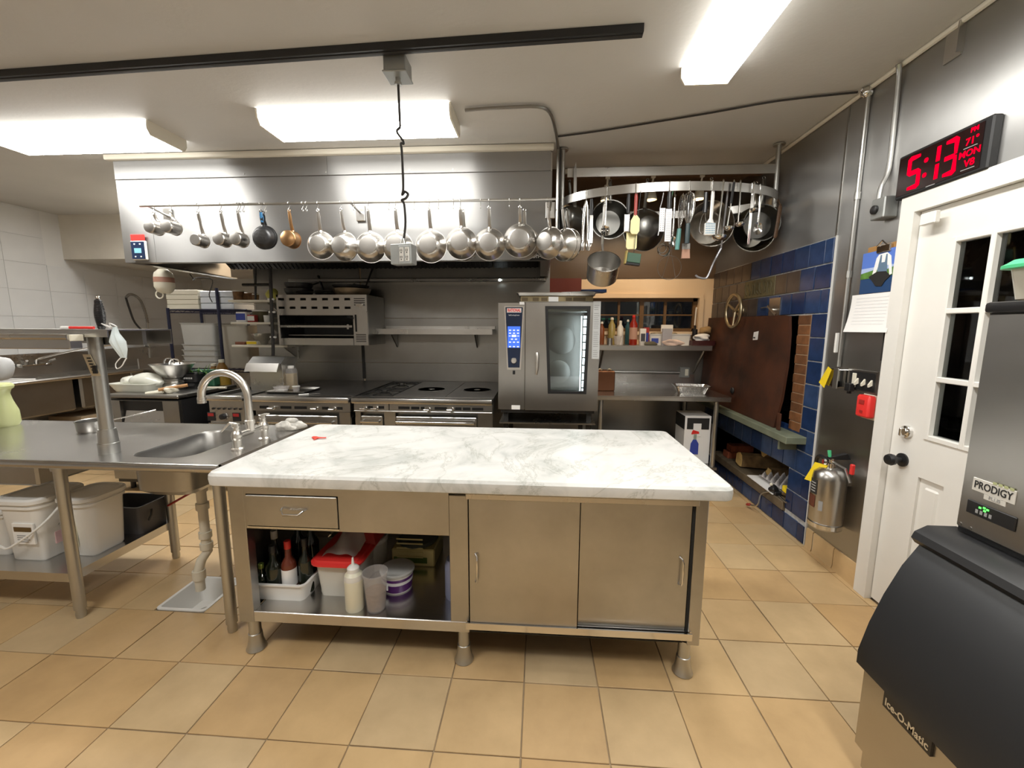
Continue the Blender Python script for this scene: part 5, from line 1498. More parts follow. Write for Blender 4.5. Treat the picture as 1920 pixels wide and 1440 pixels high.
for k, (y0, h) in enumerate(((3.55, .38), (4.35, .42))):
    bxx = thing('carton', ['cardboard carton under the far left dish sink, nearer one', 'cardboard carton under the far left dish sink, farther one'][k], 'carton', (-5.5, y0, 0))
    B().box(-5.72, -5.30, y0, y0+.5, 0, h, .004).out('box', M('cardboard', (.42, .32, .21), .8), bxx)
    B().box(-5.298, -5.296, y0+.2, y0+.3, h-.13, h-.09).out('hand_hole', DARK, bxx)
d2 = thing('dish_table', 'steel dish table with a splash, below the coiled spray hose', 'table', (-5.5, 5.7, 0))
B().box(-5.885, -5.86, 5.1, 6.6, .88, 1.16).box(-5.86, -5.0, 5.1, 6.6, .86, .90).box(-5.3, -5.28, 5.1, 5.9, .90, 1.04).out('deck', STEEL, d2)
for x, y in ((-5.1, 5.2), (-5.1, 6.5)): B().cyl((x, y, 0), (x, y, .86), .022, n=12).out('leg', GALV, d2)
SYX = -5.6
sp = thing('spray_rinse', 'coiled spray rinse hose on a tall riser against the white tiles', 'faucet', (SYX, 5.55, .9))
B().tube([(-5.6,5.577,0.868), (-5.6,5.601,1.516)], .014, 8).tube([(-5.6,5.568,1.252), (-5.6,5.456,1.248)], .02, 8).tube([(-5.6,5.577,0.868), (-5.6,5.606,1.097), (-5.6,5.574,1.175), (-5.6,5.52,1.193)], .012, 8).out('riser', GALV, sp)
hp = smooth_pts([(-5.6,5.608,1.509), (-5.6,5.587,1.666), (-5.6,5.542,1.812), (-5.6,5.473,1.881), (-5.6,5.392,1.896), (-5.6,5.335,1.849)], 10)
rr_ = [.019 if i % 2 else .014 for i in range(len(hp))]
B().tube(hp, rr_, 8).out('spring', STEEL_D, sp)
B().tube(smooth_pts([(-5.6,5.335,1.849), (-5.6,5.367,1.694), (-5.6,5.42,1.514), (-5.6,5.557,1.358)], 4), .012, 8).out('hose', RUBBER, sp)
B().ball((-5.58,5.506,1.306), .04, 10).out('spray_head', STEEL_D, sp)
# wire rack
RXE = -3.18
RX0, RX1, RY0, RY1 = -4.091, -3.504, 4.35, 4.80
wr_ = thing('wire_rack', 'dark blue wire rack loaded with white boxes and grey bins', 'rack', (-3.8, 4.5, 0))
NAVYM = M('navy_metal', (.02, .022, .05), .4, .4)
zsh1 = 1.646
zsh2 = 0.994
for x, y, h in ((RX0, RY0, zsh1+.02), (RX1, RY0, 1.88), (RX0, RY1, zsh1+.02), (RX1, RY1, zsh1+.05), (RXE, RY0, zsh2+.02)): B().cyl((x, y, 0), (x, y, h), .0165, n=10).out('post', NAVYM, wr_)
for z in (zsh1, zsh2, .25):
    b = B()
    for y in (RY0, RY1):
        b.tube([(RX0, y, z), (RXE, y, z)], .008, 6).tube([(RX0, y, z-.03), (RXE, y, z-.03)], .006, 6)
        n_ = 16
        b.tube([(RX0+(RXE-RX0)*i/n_, y, z-.03*(i % 2)) for i in range(n_+1)], .003, 4)
    for i in range(14): 
        x = RX0+(RXE-RX0)*i/13
        b.tube([(x, RY0, z), (x, RY1, z)], .0025, 4)
    b.out('wire_shelf', NAVYM, wr_)
CB = M('cream_box', (.70, .66, .55), .6)
WB = M('bluish_box', (.62, .66, .72), .6)
xa, xb, xc2 = -4.102, -3.731, -3.498
n_ = 4
ht = 1.865-zsh1-.007
for k in range(n_):
    z0 = zsh1+.007+ht*k/n_
    single(B().box(xa+.004*(k % 2), xb-.003*(k % 2), 4.355, 4.7, z0, z0+ht/n_-.003, .004), 'lidded_box', CB, ('cream lidded box, %s of the left stack on the wire rack' % ['lowest', 'second from the bottom', 'third from the bottom', 'topmost'][k]), 'box', 'cream boxes on the wire rack')
for k in range(3):
    z0 = zsh1+.007+ht*.95*k/3
    single(B().box(xb+.008, xc2+.16, 4.37, 4.7, z0, z0+ht*.95/3-.004, .006), 'lidded_box', WB, ('bluish white box, %s of the right stack on the wire rack' % ['lowest', 'middle', 'topmost'][k]), 'box', 'bluish boxes on the wire rack')
BING = M('grey_bin', (.46, .46, .44), .45, var=.05)
x0, x1 = -4.036, -3.613
hz_ = 1.514-zsh2-.007
zz = zsh2+.007
for k, f in enumerate((.12, .12, .12, .12, .50)):
    z0 = zz
    zz += hz_*f
    t = B().hollow(x0+.006*k*.5, x1-.006*k*.5, 4.40, 4.78, z0, z0+hz_*(f+.04 if k < 4 else f), .004, .012, .03, 3, .010)
    single(t, 'bin', BING, ('grey plastic bin, %s of the nested stack on the wire rack' % ['lowest', 'second from the bottom', 'third from the bottom', 'fourth from the bottom', 'tall topmost'][k]), 'bin', 'grey bins stacked on the wire rack')
single(B().hollow(x1+.02, x1+.36, 4.42, 4.78, zsh2+.007, zsh2+hz_*.95, .004, .02, .03, 3, .01), 'bin', M('beige_bin', (.40, .37, .31), .5), 'tall beige bin right of the nested stack on the wire rack', 'bin')
# hanging jug below the hood edge
jy = 3.663
j = (-3.45,3.663,1.865)
jg = thing('jug', 'beige jug with reddish print hanging upside down below the left end of the hood', 'jug', (j[0], j[1], 1.985))
zt_, zb_ = 1.985, 1.767
rj = .075
B().lathe([(.001, 0), (rj*.45, 0), (rj*.9, -.03*0-.035), (rj, -.06), (rj*1.05, -(zt_-zb_)+.06), (rj*.8, -(zt_-zb_)+.02), (rj*.45, -(zt_-zb_)), (.001, -(zt_-zb_))], 20, (j[0], j[1], zt_)).out('body', CREAMP, jg)
B().lathe([(rj*1.03, -.075), (rj*1.055, -.12)], 20, (j[0], j[1], zt_), 'z', False, False).out('print_band', M('faded_red_print', (.42, .22, .16), .6), jg)
B().tube(arc((j[0]-.03, j[1]-.03, zb_-.012), .035, 0, 2*PI, 14)[:-1], .006, 6, closed=True).out('handle', CREAMP, jg)
single(B().tube(smooth_pts([(-3.40, 3.9, 1.97), (-3.45, 4.0, 1.93), (-3.5, 4.05, 1.93), (-3.5, 4.1, 1.96), (-3.42, 4.2, 1.95), (-3.47, 4.2, 1.8), (-3.46, 4.22, 1.72)], 4), .005, 6), 'cable', RUBBER, 'loose black cable hanging behind the beige jug', 'cable', loc=(-3.46, 4.22, 1.72))
# undercounter cooler
kx0, kx1, ky0, ky1, kz = -3.765, -3.09, 3.29, 3.98, .88
kf = thing('undercounter_cooler', 'dark undercounter cooler with a steel drawer front left of the fryer', 'cooler', ((kx0+kx1)/2, ky0, 0))
B().box(kx0, kx1, ky0+.03, ky1, .08, kz-.045).out('body', BLACK, kf)
B().box(kx0-.01, kx1+.005, ky0-.005, ky0+.09, kz-.03, kz, .008).box(kx0-.01, kx1+.005, ky0+.09, ky1, kz-.03, kz-.002).out('worktop', STEEL_D, kf)
zA, zB_, zC_ = 0.671, 0.827, kz-.05
xa, xb = -3.631, -3.236
dn = B().box(kx0, xa, ky0, ky0+.03, .12, zC_).box(xb, kx1, ky0, ky0+.03, .12, zC_).box(xa, xb, ky0, ky0+.03, zB_, zC_).box(xa, xb, ky0, ky0+.03, .12, zA-.06)
dn = dn.out('drawer_front', STEEL_D, kf)
B().hexa([(xa+.01, ky0+.004, zA-.06), (xb-.005, ky0+.004, zA-.06), (xb-.005, ky0+.012, zA-.06), (xa+.01, ky0+.012, zA-.06), (xa+.03, ky0+.045, zB_-.02), (xb-.02, ky0+.045, zB_-.02), (xb-.02, ky0+.05, zB_-.02), (xa+.03, ky0+.05, zB_-.02)]).out('pull_recess', STEEL, dn)
for x in (kx0+.06, kx1-.06):
    for y in (ky0+.1, ky1-.06): B().cyl((x, y, 0), (x, y, .08), .02, n=10).out('foot', BLACK, kf)
KZ = kz-.002
# clutter on the cooler
def on(px, py, y): return AY
p = (-3.678,3.5,0.943)
single(B().hollow(p[0]-.21, p[0]+.19, 3.42, 3.68, KZ, KZ+.075, .004, .03, .05, 4, .008).blob((p[0]+.06, 3.56, KZ+.085), .10, 21, (1.5, .9, .75), .25).blob((p[0]-.13, 3.55, KZ+.08), .06, 4, (1.0, .9, .8), .3), 'plastic_tub', clear_plastic('bag_white', (.80, .80, .72), .8), 'milky tub stuffed with a crumpled plastic bag on the cooler', 'tub', loc=(p[0], 3.55, KZ))
p = (-3.455,3.62,1.031)
cz = KZ+.085
cl = thing('mixing_bowls', 'steel colander bowl on a ringed base with wire handles on the cooler', 'bowl', (p[0], 3.66, KZ))
c = (p[0], 3.66, KZ)
K_ = 1.18
B().lathe([(a_*K_, z_*K_) for a_, z_ in [(.07, 0), (.085, .012), (.075, .03), (.082, .034), (.07, .05), (.078, .054), (.065, .07), (.07, .075), (.06, .085)]], 24, c).out('base_rings', STEEL, cl)
B().lathe([(a_*K_, z_*K_) for a_, z_ in [(.05, .085), (.10, .13), (.145, .20), (.150, .202), (.143, .202), (.097, .132), (.001, .09)]], 28, c, 'z', True, False).out('bowl', STEEL, cl)
b = B().tube(arc((c[0]+.07, c[1]-.05, c[2]+.238), .052, 0, PI, 10), .006, 6).tube(arc((c[0]-.06, c[1]+.03, c[2]+.238), .052, 0, PI, 10), .006, 6).tube([(c[0]+.025, c[1]-.05, c[2]+.258), (c[0]+.115, c[1]-.05, c[2]+.258)], .004, 6)
b.out('wire_handles', CHROME, cl)
p = (-3.348,3.7,1.013)
ks = thing('kitchen_scale', 'small black device with white lettering right of the colander', 'scale', (p[0], 3.74, KZ))
B().solid(p[0]-.075, p[0]+.075, 3.70, 3.82, [(-.02, KZ+.05), (0, KZ+.06), (0, KZ+.135), (-.02, KZ+.15)], .03).box(p[0]-.05, p[0]+.05, 3.71, 3.81, KZ, KZ+.05).out('body', BLACK, ks)
b = B()
for k in range(5): b.box(p[0]-.042+k*.018, p[0]-.032+k*.018, 3.698, 3.7005, KZ+.09, KZ+.105)
b.out('lettering', WHITEPRINT, ks)
b = B()
for k in range(14):
    a = k*2.4
    q = Vector((p[0]-.05+.02*k*.9, 3.76+.02*math.cos(a), KZ+.15+.02*math.sin(a)))
    b.tube([q, q+Vector((.035*math.cos(a), .02*math.sin(a), .02+.02*(k % 3)))], [.009, .002], 5, flat=(.3, (0, 0, 1)))
o = single(b, 'herbs', LEAF, 'green herb leaves lying over the black device on the cooler', 'herbs', loc=(p[0], 3.76, KZ+.15))
p = (-3.312,3.86,1.07)
single(B().hexa([(p[0]-.16, 3.82, KZ+.14), (p[0]+.12, 3.80, KZ+.145), (p[0]+.14, 3.93, KZ+.15), (p[0]-.14, 3.94, KZ+.145), (p[0]-.16, 3.82, KZ+.155), (p[0]+.12, 3.80, KZ+.17), (p[0]+.14, 3.93, KZ+.165), (p[0]-.14, 3.94, KZ+.16)]).box(p[0]-.12, p[0]+.1, 3.84, 3.93, KZ, KZ+.14, .01), 'green_board', M('green_tray', (.03, .13, .07), .5), 'green tray behind the black device, below the wire rack', 'tray', loc=(p[0], 3.88, KZ))
for k, (px, y, hh, rr2) in enumerate(((402, 4.08, .17, .062), (417, 4.0, .20, .066))):
    p = AY(px, 700, y) if False else {402: (-3.395,4.08,0.98), 417: (-3.242,4,0.991)}[px]
    t = thing('sauce_jug', ['amber sauce jug behind, left of the front one', 'amber sauce jug with a pale cap in front, above the fryer'][k], 'jug', (p[0], y, .80), 0, 'amber jugs by the wire rack')
    B().lathe([(.001, 0), (rr2, 0), (rr2*1.02, .02), (rr2*1.02, hh*1.0), (rr2*.7, hh*1.3), (rr2*.35, hh*1.5), (rr2*.35, hh*1.6), (.001, hh*1.6)], 20, (0, 0, 0), 'z', False, False).out('jug', M('amber_sauce', (.20, .10, .02), .3), t, local=True)
    B().lathe([(rr2*1.03, hh*.3), (rr2*1.03, hh*.85)], 20, (0, 0, 0), 'z', False, False).out('label', M('mustard_label', (.42, .26, .03), .5), t, local=True)
    B().lathe([(rr2*.4, hh*1.52), (rr2*.4, hh*1.66), (.001, hh*1.66)], 14, (0, 0, 0), 'z', True, False).out('cap', CREAMP, t, local=True)
single(B().box(-3.52, -3.10, 3.995, 4.30, .0, .80, .01), 'side_counter', STEEL_D, 'narrow steel stand behind the cooler carrying the amber jugs', 'stand', loc=(-3.3, 4.15, 0))
p = (-3.259,3.42,0.926)
single(B().tube([(-3.328,3.36,0.915), (-3.16,3.48,0.943)], .0145, 12), 'rolling_pin', WOOD, 'wooden stick lying on the front of the cooler top', 'utensil', loc=(-3.328,3.36,0.915))
p = (-3.331,3.36,0.929)
single(B().blob((p[0]+.05, 3.42, KZ+.03), .045, 31, (1.2, .9, .7), .3).tube([(p[0]+.02, 3.40, KZ+.02), (p[0]-.06, 3.36, KZ+.012), (p[0]-.10, 3.34, KZ+.01)], [.02, .014, .010], 8).tube([(p[0]+.02, 3.38, KZ+.02), (p[0]-.05, 3.335, KZ+.012), (p[0]-.085, 3.325, KZ+.01)], [.018, .013, .009], 8), 'glove', CREAMP, 'crumpled cream glove lying at the front of the cooler top', 'glove', loc=(p[0], 3.4, KZ))
# wall shelves with small things
for k, (pa, pb, py) in enumerate(((0, 0, 0), (1, 0, 0), (2, 0, 0))):
    x0, x1, z = [(-3.209, -2.746, 1.74), (-3.202, -2.758, 1.513), (-3.212, -2.604, 1.276)][k]
    t = thing('small_shelf', 'narrow cream shelf left of the broiler, %s of the three' % ['highest', 'middle', 'lowest'][k], 'shelf', ((x0+x1)/2, 4.3, z), 0, 'narrow shelves left of the broiler')
    B().box(x0, x1, 4.12, 4.43, z-.022, z, .003).out('board', CREAM, t)
    B().prism([(4.2, z-.022), (4.45, z-.022), (4.45, z-.16)], 'x', x1-.10, x1-.085).out('bracket', STEEL, t)
    B().box(x1-.11, x1-.075, 4.43, 4.4555, z-.16, z).out('cleat', STEEL, t)
    if k == 0: S1 = (x0, x1, z)
    if k == 1: S2 = (x0, x1, z)
    if k == 2: S3 = (x0, x1, z)
def pot(name, label, px, w, h, s, y, m, cap=None, lab=None, cat='jar', sq=False):
    x = px
    t = thing(name, label, cat, (x, y, s), 0, 'small things on the narrow shelves')
    if sq: B().solid(-w, w, -w*.7, w*.7, [(-.002, 0), (0, .004), (0, h)], w*.25).out('body', m, t, local=True)
    else: B().lathe([(.001, 0), (w*.86, 0), (w*.9, .004), (w, h), (.001, h)], 18, (0, 0, 0), 'z', False, False).out('body', m, t, local=True)
    if cap: B().lathe([(w*1.04, h*.96), (w*1.05, h*1.06), (w*.95, h*1.1), (.001, h*1.1)], 18, (0, 0, 0), 'z', True, False).out('lid', cap, t, local=True)
    if lab: B().box(-w*.9, w*.9, -w*.7-.002, -w*.7+.001, h*.2, h*.85).out('label', lab, t, local=True)
    return t
BROWNSP = M('brown_spices', (.20, .10, .04), .7, var=.4, vs=30)
pot('cup', 'white rimmed cup at the left of the highest narrow shelf', -3.147, .052, .09, S1[2], 4.2, BROWNSP, WPLAS, cat='cup')
pot('spice_bag', 'brown bag of spice in the middle of the highest narrow shelf', -3.052, .06, .075, S1[2], 4.24, BROWNSP, cat='bag', sq=True)
pot('spice_jar', 'jar with a round white lid at the front of the highest narrow shelf', -2.941, .032, .055, S1[2], 4.17, BROWNSP, WPLAS)
single(B().blob((-2.793-.0, 4.22, S1[2]+.06), .062, 17, (1.1, .8, .95), .2), 'yellow_bag', M('yellow_bag', (.72, .70, .16), .5), 'round yellow bundle at the right end of the highest narrow shelf', 'bag', loc=(-2.793, 4.22, S1[2]))
pot('carton', 'blue and white carton on the middle narrow shelf', -3.117, .055, .105, S2[2], 4.2, PAPER, None, BLUEF, cat='carton', sq=True)
pot('carton', 'red carton right of the blue one on the middle narrow shelf', -3.014, .042, .075, S2[2], 4.2, REDD, None, PAPER, cat='carton', sq=True)
pot('jar', 'wide jar with a white lid at the back of the middle narrow shelf', -3.009, .075, .12, S2[2], 4.32, M('olive_contents', (.12, .10, .05), .6), WPLAS)
pot('bottle', 'small white bottle at the right end of the middle narrow shelf', -2.844, .03, .065, S2[2], 4.18, WPLAS, WPLAS, cat='bottle')
pot('box', 'reddish packet at the left of the lowest narrow shelf', -3.176, .05, .03, S3[2], 4.22, M('terracotta', (.26, .10, .06), .7), cat='packet', sq=True)
pot('box', 'yellow and white packet in the middle of the lowest narrow shelf', -3.033, .06, .04, S3[2], 4.22, CREAMP, None, YELLOW, cat='packet', sq=True)
x = -2.981
single(B().lathe([(.04, .0), (.07, .05), (.10, .12), (.105, .12), (.07, .045), (.001, .005)], 26, (x, 4.28, S3[2]), 'z', True, False), 'bowl', STEEL, 'steel bowl at the back of the lowest narrow shelf', 'bowl', loc=(x, 4.28, S3[2]))
# dark pipe with a brass tip in front of the shelves
hx = -2.592
hs = thing('pot_filler', 'dark vertical hose pipe with white clips ending in a brass tip', 'pipe', (hx, 3.9, 0.988))
B().tube(smooth_pts([(-2.586, 3.9, 2.02), (-2.59,3.9,1.836), (-2.603,3.9,1.532), (-2.612,3.9,1.273), (-2.628,3.9,1.073), (-2.61,3.9,1.025)], 3), .0155, 10).out('hose', RUBBER, hs)
B().tube([(-2.615,3.9,1.03), (-2.586,3.9,0.983)], .009, 8).out('tip', BRASS, hs)
b = 0
for q in ((-2.598,3.9,1.73), (-2.597,3.9,1.608), (-2.605,3.9,1.366)): B().cyl((q[0]-.03, 3.9, q[2]), (q[0]+.03, 3.9, q[2]), .010, n=8).out('clip', WPLAS, hs)
B().tube([(-2.798,4,2.051), (-2.825,4,1.732)], .010, 8).tube([(-2.946,4,1.877), (-2.67,4,1.877)], .014, 8).out('gas_pipe', BLACKIRON, hs)

# ================================================================ wood oven in the right wall
po = thing('pizza_oven', 'blue tiled wood oven front built into the right wall', 'oven', (1.83, 3.7, 0))
b = B().box(1.824, 1.8355, 2.78, 4.57, 1.56, 2.035).box(1.824, 1.8355, 2.78, 3.06, .77, 1.56).box(1.824, 1.8355, 2.78, 4.57, .47, .77).box(1.824, 1.8355, 2.78, 3.02, .13, .47).box(1.824, 1.8355, 2.78, 4.57, 0, .13)
b.out('grout_bed', GROUTB, po)
B().box(1.82, 1.835, 2.774, 2.78, 0, 2.04).out('edge_strip', GROUTW, po)
PT = .1565
tb = B().box(-.010, 0, .003, 1-.003, .003, 1-.003)
def tile_mesh(w, h, m):
    return B().box(-.009, .0, .004, w-.004, .004, h-.004, .0025).mesh('glazed_tile', m)
cache = {}
def btile(y, z, w, h, m):
    k = (round(w, 3), round(h, 3), m.name)
    if k not in cache: cache[k] = tile_mesh(w, h, m)
    o = bpy.data.objects.new('glazed_tile', cache[k])
    C.objects.link(o)
    o.parent = po
    o.location = Vector((1.825+random.uniform(-.001, .001), y, z))-po.location
for r in range(13):
    z0 = r*PT
    h = PT
    if r == 0: h = .13
    y, k = 2.78, 0
    if 5 <= r <= 9:
        btile(2.78, z0, .147, PT, BLUET)
        continue
    first = PT*.5 if r % 2 == 0 else PT
    lim = 3.02 if r in (1, 2) else 4.57
    while y < lim-.02:
        w_ = min(first if k == 0 else PT, lim-y)
        soot = r in (10, 11, 12) and (y > 3.05+.25*(12-r == 0)+(.0 if r == 11 else .35)) and not (r == 10 and y < 3.6)
        if not (r == 11 and 3.33 < y+.05 and y+w_ < 3.95):
            if r == 1 and False: pass
            btile(y, z0, w_, h, SOOTT if soot else BLUET)
        y += w_
        k += 1
# carved plaque
ya, yb2 = 3.40, 3.88
B().box(1.812, 1.826, ya, yb2, 11*PT+.004, 12*PT-.004, .004).out('plaque', M('carved_stone', (.14, .115, .055), .7, var=.3, vs=25, bump=.3, bs=30), po, 'carved olive-brown plaque above the oven mouth')
b = B()
rng = random.Random(4)
for i in range(9):
    y0 = ya+.05+i*.047
    b.tube(smooth_pts([(1.812, y0, 11*PT+.03), (1.808, y0+rng.uniform(-.02, .03), 11*PT+.06), (1.808, y0+rng.uniform(-.01, .04), 11*PT+.10), (1.812, y0+.03, 11*PT+.125)], 3), .007, 6)
b.out('carving', M('carved_relief', (.10, .08, .035), .7), po)
# mouth, jamb, mantel
B().quad((1.836, 3.06, .77), (2.5, 3.06, .77), (2.5, 4.5, .77), (1.836, 4.5, .77)).quad((1.836, 3.06, 1.56), (2.5, 3.06, 1.56), (2.5, 4.5, 1.56), (1.836, 4.5, 1.56)).quad((2.5, 3.06, .77), (2.5, 4.5, .77), (2.5, 4.5, 1.56), (2.5, 3.06, 1.56)).quad((1.836, 4.5, .77), (2.5, 4.5, .77), (2.5, 4.5, 1.56), (1.836, 4.5, 1.56)).quad((1.836, 3.06, .77), (2.5, 3.06, .77), (2.5, 3.06, 1.56), (1.836, 3.06, 1.56)).out('oven_chamber', BLACKIRON, po)
zb0 = .745
nb = 12
for k in range(nb):
    z0 = zb0+k*(1.56-zb0)/nb
    B().box(1.815, 1.88, 2.932, 3.062+(.006 if k % 2 else 0), z0+.003, z0+(1.56-zb0)/nb-.003, .003).out('brick', BRICK, po)
B().box(1.818, 1.87, 2.93, 3.06, zb0, 1.56).out('brick_mortar', M('warm_mortar', (.30, .20, .12), .9), po)
B().box(1.683, 1.826, 2.85, 4.565, .685, .735, .004).out('mantel', SLATE, po, 'grey-green slate mantel shelf under the oven mouth')
B().box(1.70, 1.83, 2.95, 2.97, .62, .685).out('mantel_bracket', SLATE, po)
# wood niche
B().quad((1.836, 3.02, .47), (2.4, 3.02, .47), (2.4, 4.3, .47), (1.836, 4.3, .47)).quad((2.4, 3.02, .17), (2.4, 4.3, .17), (2.4, 4.3, .47), (2.4, 3.02, .47)).quad((1.836, 4.3, .17), (2.4, 4.3, .17), (2.4, 4.3, .47), (1.836, 4.3, .47)).quad((1.836, 3.02, .17), (2.4, 3.02, .17), (2.4, 3.02, .47), (1.836, 3.02, .47)).out('niche_lining', STONE, po)
B().box(1.80, 2.42, 3.02, 4.30, .135, .205, .006).out('niche_floor', STONE, po)
NZ = .205
# shield
sh = thing('oven_shield', 'large rust-brown metal shield leaning in front of the oven mouth', 'panel', (1.76, 3.8, .735))
poly = [(4.555, .737), (3.12, .737), (3.075, .95), (3.07, 1.2), (3.095, 1.42), (3.13, 1.555), (3.20, 1.565), (4.565, 1.575)]
def lean(y, z, off): return (1.742+(z-.737)*.055+off, y, z)
b = B()
A = [b.bm.verts.new(lean(y, z, 0)) for y, z in poly]
D = [b.bm.verts.new(lean(y, z, .018)) for y, z in poly]
b._bridge(A, D)
b.bm.faces.new(A)
b.bm.faces.new(D)
b.out('sheet', RUST, sh)
q = (1.765,3.551,1.406)
B().hexa([lean(q[1]-.035, q[2]-.03, -.003), lean(q[1]+.035, q[2]-.035, -.003), lean(q[1]+.035, q[2]-.035, -.001), lean(q[1]-.035, q[2]-.03, -.001), lean(q[1]-.035, q[2]+.04, -.003), lean(q[1]+.035, q[2]+.03, -.003), lean(q[1]+.035, q[2]+.03, -.001), lean(q[1]-.035, q[2]+.04, -.001)]).out('sticker', PAPER, sh, 'small white sticker')
b = B()
b.box(q[0]-.006, q[0]-.003, q[1]-.025, q[1]+.0, q[2]-.02, q[2]-.008)
b.out('sticker_text', BLACKPRINT, sh)
q = (1.75,3.816,0.911)
B().ball((1.745, q[1], q[2]), .03, 12, (.5, 1, 1)).out('knob', BLACK, sh)
q = (1.745,3.053,0.86)
B().box(1.735, 1.746, q[1]-.02, q[1]+.02, .737, .86, .002).out('hinge_tab', RUST, sh)
# damper wheel and lever
q = (1.75,3.913,1.624)
dw = thing('damper_wheel', 'old brass hand wheel with three spokes beside the oven plaque', 'wheel', (1.79, q[1], q[2]))
R_ = .145
b = B().tube(arc((1.745, q[1], q[2]), R_, 0, 2*PI, 32, (0, 1, 0), (0, 0, 1))[:-1], .015, 10, closed=True)
b.out('rim', BRASS, dw)
for a in (.5, .5+2*PI/3, .5+4*PI/3): B().tube([(1.762, q[1], q[2]), (1.747, q[1]+R_*math.cos(a), q[2]+R_*math.sin(a))], [.014, .009], 8).out('spoke', BRASS, dw)
B().cyl((1.745, q[1], q[2]), (1.824, q[1], q[2]), .016, n=12).lathe([(.05, 0), (.045, -.02), (.02, -.03)], 16, (1.815, q[1], q[2]), 'x').out('hub', BRASS, dw)
q0, q1 = (1.78,3.416,1.641), (1.78,3.293,1.572)
lv = thing('flue_lever', 'pale steel lever on the wall above the oven shield', 'lever', (1.80, q0[1], q0[2]))
B().tube([q0, q1], .011, 8, flat=(.4, (1, 0, 0))).cyl((1.78, q0[1]-.03, q0[2]-.03), (1.82, q0[1]-.03, q0[2]-.03), .009, n=8).tube([(1.8,3.548,1.631), (1.8,3.468,1.636)], .005, 6).box(1.808, 1.817, q0[1]-.12, q0[1]+.03, q0[2]-.10, q0[2]+.06).out('arm', STEEL, lv)
# niche contents
def log(label, y, z, r, x0, x1, seed, dy=0., tilt=0.):
    t = thing('log', label, 'log', (x0, y, z-r), 0, 'firewood in the niche')
    rng = random.Random(seed)
    n = 11
    prof = [1+rng.uniform(-.18, .14) for _ in range(n)]
    b = B()
    A, D = [], []
    for i in range(n):
        a = 2*PI*i/n
        A.append(b.bm.verts.new((x0, y+r*prof[i]*math.cos(a), z+r*prof[i]*math.sin(a))))
        D.append(b.bm.verts.new((x1, y+dy+r*prof[i]*math.cos(a), z+tilt+r*prof[i]*math.sin(a))))
    b._bridge(A, D)
    b.bm.faces.new(D)
    b.out('bark', LOG, t, smooth=20)
    e = B()
    e.bm.faces.new([e.bm.verts.new((x0-.0005, y+r*prof[i]*math.cos(2*PI*i/n), z+r*prof[i]*math.sin(2*PI*i/n))) for i in range(n)])
    e.out('sawn_end', LOGEND, t)
q = (1.85,3.794,0.2)
log('pale-ended split log in the middle of the wood niche', q[1], NZ+.072, .068, 1.845, 2.30, 3, -.1)
log('dark log lying behind and above the pale-ended one', q[1]-.12, NZ+.19, .055, 1.99, 2.36, 9, -.05)
log('yellowish log on the niche floor behind the egg tray', q[1]-.30, NZ+.05, .045, 1.95, 2.36, 15)
q = (1.86,4.081,0.199)
for k, (dz, dx) in enumerate(((0, 0), (.066, .03))):
    single(B().box(1.85+dx, 2.06+dx, q[1]-.05, q[1]+.06, NZ+dz, NZ+dz+.062, .004), 'brick', BRICKR, ['red brick lying at the far end of the wood niche', 'red brick lying on the other brick in the wood niche'][k], 'brick', 'loose bricks in the niche', loc=(1.95, q[1], NZ+dz))
# egg tray
y0, y1 = 3.16, 3.478
single(B().surf(lambda u, v: Vector((1.86+.26*u, y0+(y1-y0)*v, NZ+.04+.035*max(-.2, math.sin(u*PI*10)*math.sin(v*PI*10)))), 60, 60), 'egg_tray', M('paper_pulp', (.50, .47, .46), .85), 'grey pulp egg tray lying in the wood niche', 'tray', loc=(2, (y0+y1)/2, NZ+.03))
single(B().hexa([(1.79, y0-.02, NZ+.004), (1.95, y0-.03, NZ+.004), (1.95, y1+.06, NZ+.004), (1.80, y1+.07, NZ+.004), (1.79, y0-.02, NZ+.010), (1.95, y0-.03, NZ+.012), (1.95, y1+.06, NZ+.012), (1.80, y1+.07, NZ+.010)]), 'paper_sheet', PAPER, 'white sheet sticking out under the egg tray', 'paper', loc=(1.87, y0, NZ))
q = (1.79,3.168,0.176)
tc = thing('gas_torch', 'black gas torch with a bent steel tube at the niche edge', 'tool', (1.82, q[1], NZ))
B().blob((1.815, q[1], NZ+.035), .034, 6, (1, 1.1, .9), .25).box(1.80, 1.86, q[1]-.05, q[1]+.02, NZ, NZ+.03, .006).out('body', BLACK, tc)
B().tube(smooth_pts([(1.805, q[1]+.015, NZ+.01), (1.77, q[1]+.08, NZ-.035), (1.74,3.235,0.079), (1.73,3.342,0.036)], 4), .006, 8).out('tube', STEEL, tc)
B().cyl((1.73,3.326,0.043), (1.73,3.367,0.025), .011, n=10).out('nozzle', REDD, tc)
B().ball((1.80, q[1]+.01, NZ+.07), .012).out('valve_knob', CREAMP, tc)
single(B().tube([(1.82, q[1]-.07, NZ+.01), (1.80, q[1]-.19, NZ-.0+.012)], .007, 8), 'steel_rod', STEEL, 'short steel rod lying right of the gas torch', 'rod', loc=(1.81, q[1]-.1, NZ))
b = B()
for k in range(4): b.tube([(1.85+.03*k, q[1]-.03, NZ+.02+.012*k), (1.93+.03*k, q[1]-.21, NZ+.02+.015*(k % 2))], .011, 7)
single(b, 'kindling', LOG, 'dark sticks of kindling at the near end of the wood niche', 'kindling', loc=(1.9, q[1]-.1, NZ))
single(B().prism([(0, 0), (.05, .01), (.055, .022), (.02, .025), (.015, .06), (0, .06)], 'x', 1.835, 1.838), 'yellow_tag', YELLOW, 'small bent yellow tag at the near end of the egg tray', 'tag', loc=(0, q[1]-.10, NZ+.03)) if False else None
